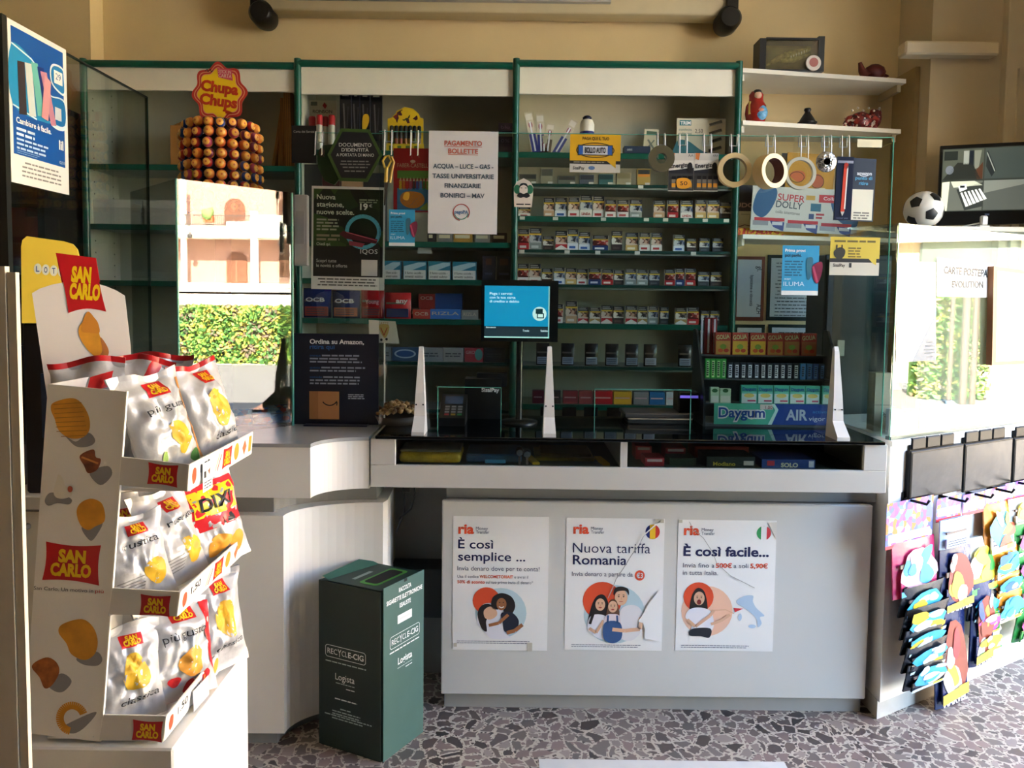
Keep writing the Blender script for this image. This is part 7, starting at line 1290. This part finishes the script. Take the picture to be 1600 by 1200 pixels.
c.poly([(10, 78), (60, 40), (110, 42), (140, 78)], E_('#2c302b'), 3); c.rect(80, 14, 98, 44, E_('#a9b0a4'), 3); c.rect(100, 14, 114, 46, E_('#20262c'), 3); c.poly([(116, 14), (140, 14), (132, 52), (118, 56)], E_('#8a8f80'), 3); c.ell(34, 56, 14, 10, E_('#7a828a'), 3); c.rect(14, 14, 60, 34, E_('#2a2f2a'), 3); c.poly([(118, 62), (146, 40), (146, 78), (128, 78)], E_('#5a3a28'), 3)
c.poly([(10, 84), (36, 82), (30, 148), (10, 148)], E_('#c9cba8', .5), 3); c.poly([(60, 100), (148, 86), (148, 140), (90, 148)], E_('#3c413c'), 3)
for q in range(6): c.poly([(74 + q * 12, 108 - q * 1.5), (80 + q * 12, 107 - q * 1.5), (104 + q * 12, 138 - q * 3), (94 + q * 12, 140 - q * 3)], E_('#d9dccf', .5), 4)
c.poly([(66, 94), (92, 88), (96, 100), (72, 106)], E_('#d3d7cf', .5), 5); c.rect(72, 92, 88, 97, E_('#20242a'), 6); c.poly([(40, 82), (120, 82), (148, 92), (50, 96)], E_('#b9bda6', .45), 3)
c.poly([(160, 14), (190, 60), (176, 74), (156, 50)], E_('#2a3030'), 3); c.line([(158, 20), (186, 62)], 3, E_('#a9b0a8'), 4); c.poly([(152, 110), (290, 92), (290, 148), (152, 148)], E_('#5f655e'), 3); c.rect(160, 156, 175, 160, C('#5a6a8a', .4), 2)
c.done('screen', parent=mo); m = MB(); fc = O + U * .5 + V; m.box(fc.x - .03, fc.y + .02, bz_, fc.x + .03, fc.y + .05, fc.z + .06, BLACK, .004); m.box(fc.x - .12, fc.y - .05, bz_, fc.x + .12, fc.y + .1, bz_ + .012, BLACK, .004); m.build('stand', mo)
wc = P(1537, 346, 3.33); m = MB(); m.box(wc.x - .022, 3.32, bz_, wc.x + .022, 3.35, bz_ + .008, C('#d9d8d2', .4), .002); m.box(wc.x - .012, 3.325, bz_ + .008, wc.x + .018, 3.345, bz_ + .05, C('#d0cfca', .4), .006); m.tube([(wc.x, 3.34, bz_ + .02), (wc.x - .05, 3.36, bz_ + .01), (wc.x - .07, 3.37, bz_ + .004)], .003, C('#d9d8d2', .4), 6); tag(m.build('white_gadget'), 'small white plastic gadget in front of the security monitor', 'gadget')
# ================================================================== THE STREET OUTSIDE (seen mirrored in the panes)
Mr = Matrix.Translation(GA) @ Matrix(((1 - 2 * GN.x * GN.x, -2 * GN.x * GN.y, 0, 0), (-2 * GN.x * GN.y, 1 - 2 * GN.y * GN.y, 0, 0), (0, 0, 1, 0), (0, 0, 0, 1))) @ Matrix.Translation(-GA)
gd = MB(); gd.box(XR + .02, -90, -.14, 110, 60, -.03, C('#a39b90', .9, var=.08, scale=2)); gd.box(XR + .02, -1.0, -.03, 6.2, 40, -.02, C('#c2b8a5', .9, var=.08, scale=2)); gd.box(6.2, -60, -.03, 13.5, 40, -.024, C('#6b6864', .9, var=.12, scale=3)); gd.box(13.5, -60, -.03, 19.9, 40, -.015, C('#d0c6b2', .9, var=.08, scale=2)); struct(gd.build('street'))
YV = 48.
def V(px, py): return P(px, py, YV)
def vb(mb, x0, y0, x1, y1, d0, d1, mat):  # block of the house: pixel rectangle as seen in the pane, depth range along the view
    a, c = V(x0, y0), V(x1, y1); mb.box(a.x, YV + d0, c.z, c.x, YV + d1, a.z, mat); return mb
PL = C('#9c7868', .9, var=.04, scale=.8); PW = C('#e6ddcc', .8); DOOR = C('#633a22', .6, var=.1, scale=3); IRON = C('#3b3733', .5)
bl = thing('apartment_building', 'pink two-storey house with arched doors and balconies, mirrored in the left pane', 'building', tuple(Mr @ Vector((V(360, 470).x, YV + 3, 0))))
m = MB(Mr); vb(m, 225, 210, 505, 470, 1.6, 9, PL); a = V(225, 470); m.box(a.x, YV + 1.6, -.1, V(505, 470).x, YV + 9, a.z, PL); m.build('wall', bl)
m = MB(Mr); vb(m, 225, 352, 505, 373, 0, 1.7, PW); m.build('balcony_slab', bl)
m = MB(Mr); vb(m, 225, 441, 505, 458, -.4, 1.7, PW); a = V(225, 458); m.box(a.x, YV - .4, -.1, V(505, 458).x, YV + 1.7, a.z, PW); m.build('terrace', bl)
m = MB(Mr); vb(m, 354, 346, 400, 372, -.06, .1, PW); vb(m, 400, 336, 520, 372, -.06, .1, PW); m.build('parapet', bl)
for x0, x1 in ((281, 290), (391, 402), (452, 459)):
    m = MB(Mr); vb(m, x0, 330 if x0 > 300 else 270, x1, 445, 0, .3, PW); m.build('column', bl)
for cx, w2, t, b_ in ((352.5, 16.5, 305, 354), (434, 10, 305, 346), (356, 16.5, 391, 446), (435, 9.5, 390, 430)):
    m = MB(Mr); c = V(cx, t); r = (V(cx + w2, t).x - c.x); zb_ = V(cx, b_).z
    pts = [(c.x + r * math.cos(PI * i / 12), c.z - r + r * math.sin(PI * i / 12)) for i in range(13)] + [(c.x - r, zb_), (c.x + r, zb_)]
    m.prism(pts, YV + 1.5, YV + 1.62, DOOR, 'Y'); m.box(c.x - .06, YV + 1.46, zb_, c.x + .06, YV + 1.5, c.z - .1, C('#6f4a33', .6)); m.build('arched_door', bl)
m = MB(Mr); a, b_ = V(282, 335), V(400, 352)
m.box(a.x, YV, a.z - .05, b_.x, YV + .05, a.z, IRON); m.box(a.x, YV, b_.z, b_.x, YV + .05, b_.z + .05, IRON)
for i in range(40): xx = a.x + (b_.x - a.x) * i / 39; m.box(xx - .012, YV + .01, b_.z, xx + .012, YV + .04, a.z, IRON)
m.build('railing', bl)
m = MB(Mr); c = V(328, 335); m.box(c.x - .3, YV - .35, c.z - .5, c.x + .3, YV - .02, c.z - .15, C('#d4552c', .7)); m.ball((c.x, YV - .2, c.z), .38, C('#6f8a4a', .8), 2, jit=.5); m.build('flower_box', bl)
for px, py in ((300, 369), (440, 381)):
    m = MB(Mr); c = V(px, py); m.ball((c.x, YV - .3, c.z), .17, IRON); m.tube([(c.x, YV - .3, c.z + .15), (c.x, YV - .3, V(px, 372).z + .5), (c.x, YV, V(px, 372).z + .5)], .03, IRON, 6); m.build('lantern', bl)
# hedge bank in front of the houses
YH = 17.; rnd = random.Random(3); hg = MB(Mr); a, b_ = P(225, 476, YH), P(520, 476, YH)
LEAF = [C(c, .7) for c in ('#5f8a34', '#86a040', '#3f6a2c', '#b5a84a', '#6a5a4a', '#4f8044')]
hg.box(a.x, YH + .5, -.05, b_.x, YH + 2.2, a.z - .1, C('#4c6a30', .9, var=.3, scale=4))
for i in range(13000):
    x = rnd.uniform(a.x, b_.x); z = rnd.uniform(-.05, a.z); y = YH + .55 * (z / a.z) + rnd.uniform(-.25, .3); s_ = rnd.uniform(.025, .075)
    u1 = Vector((rnd.uniform(-1, 1), rnd.uniform(-1, 1), rnd.uniform(-1, 1))).normalized() * s_; u2 = u1.orthogonal().normalized() * s_ * .6; c = Vector((x, y, z))
    hg.add([c - u1, c + u2, c + u1, c - u2], [[0, 1, 2, 3]], LEAF[int(6 * abs(noise.noise(Vector((x * 1.2, z * 1.5, 0)) * 1.3)) * 1.6 + rnd.random() * 2.4) % 6])
tag(hg.build('hedge'), 'sunlit flowering hedge bank below the houses, mirrored in the left pane', 'hedge', None, 'stuff')
# pale building and planting facing the right-hand case
Mq = Matrix.Translation(RC) @ Matrix(((1 - 2 * RN.x * RN.x, -2 * RN.x * RN.y, 0, 0), (-2 * RN.x * RN.y, 1 - 2 * RN.y * RN.y, 0, 0), (0, 0, 1, 0), (0, 0, 0, 1))) @ Matrix.Translation(-RC)
ob = thing('pale_building', 'sunlit cream building straight across the street to the right', 'building', (20.5, 8, 0))
MB().box(20, 1.0, -.03, 26, 34, 7.5, C('#a8987c', .9, var=.04, scale=1)).build('wall', ob)
dg0, dg1 = [Mq @ P(px_, py_, 20.5) for px_, py_ in ((1440, 474), (1585, 392))]
MB().box(19.9, min(dg0.y, dg1.y), .9, 20.02, max(dg0.y, dg1.y), 3.0, C('#3d4a44', .6, var=.1, scale=4)).build('dark_reflection_panel', ob)  # dark panel added so its reflection leaves the case notice readable
for y in (3, 12, 16, 22): m = MB(); m.box(19.94, y, 3.9, 20.02, y + 1.2, 5.6, C('#8a6a4c', .6)); m.build('shutter', ob)
m = MB(); m.box(19.7, 1.0, 3.0, 20, 34, 3.2, PW); m.build('string_course', ob)
YQ = 12.; a, b_ = P(1458, 462, YQ), P(1560, 566, YQ); hq = MB(Mq); hq.box(a.x + .05, YQ + .5, -.02, b_.x - .05, YQ + .7, a.z, C('#4c6a30', .9, var=.3, scale=4))
for i in range(4200):
    x = rnd.uniform(a.x, b_.x); z = rnd.uniform(-.02, a.z + .1); y = YQ + rnd.uniform(.1, .55); s_ = rnd.uniform(.03, .08)
    u1 = Vector((rnd.uniform(-1, 1), rnd.uniform(-1, 1), rnd.uniform(-1, 1))).normalized() * s_; u2 = u1.orthogonal().normalized() * s_ * .6; c = Vector((x, y, z))
    hq.add([c - u1, c + u2, c + u1, c - u2], [[0, 1, 2, 3]], LEAF[i % 6])
tag(hq.build('clipped_shrubs'), 'clipped green shrubs across the street, mirrored in the right glass case', 'shrubs', None, 'stuff')
for k, px in enumerate((1492, 1514, 1529)):
    q = P(px, 470, YQ - .4); m = MB(Mq); m.tube([(q.x, YQ - .4, -.02), (q.x, YQ - .4, 2.1)], (.035, .055, .045)[k], C('#4a3a34', .7), 10); tag(m.build('street_post'), ['thin dark post', 'thick brown post', 'brown post'][k] + ' in front of the shrubs, mirrored in the right glass case', 'post', 'posts in front of the shrubs')
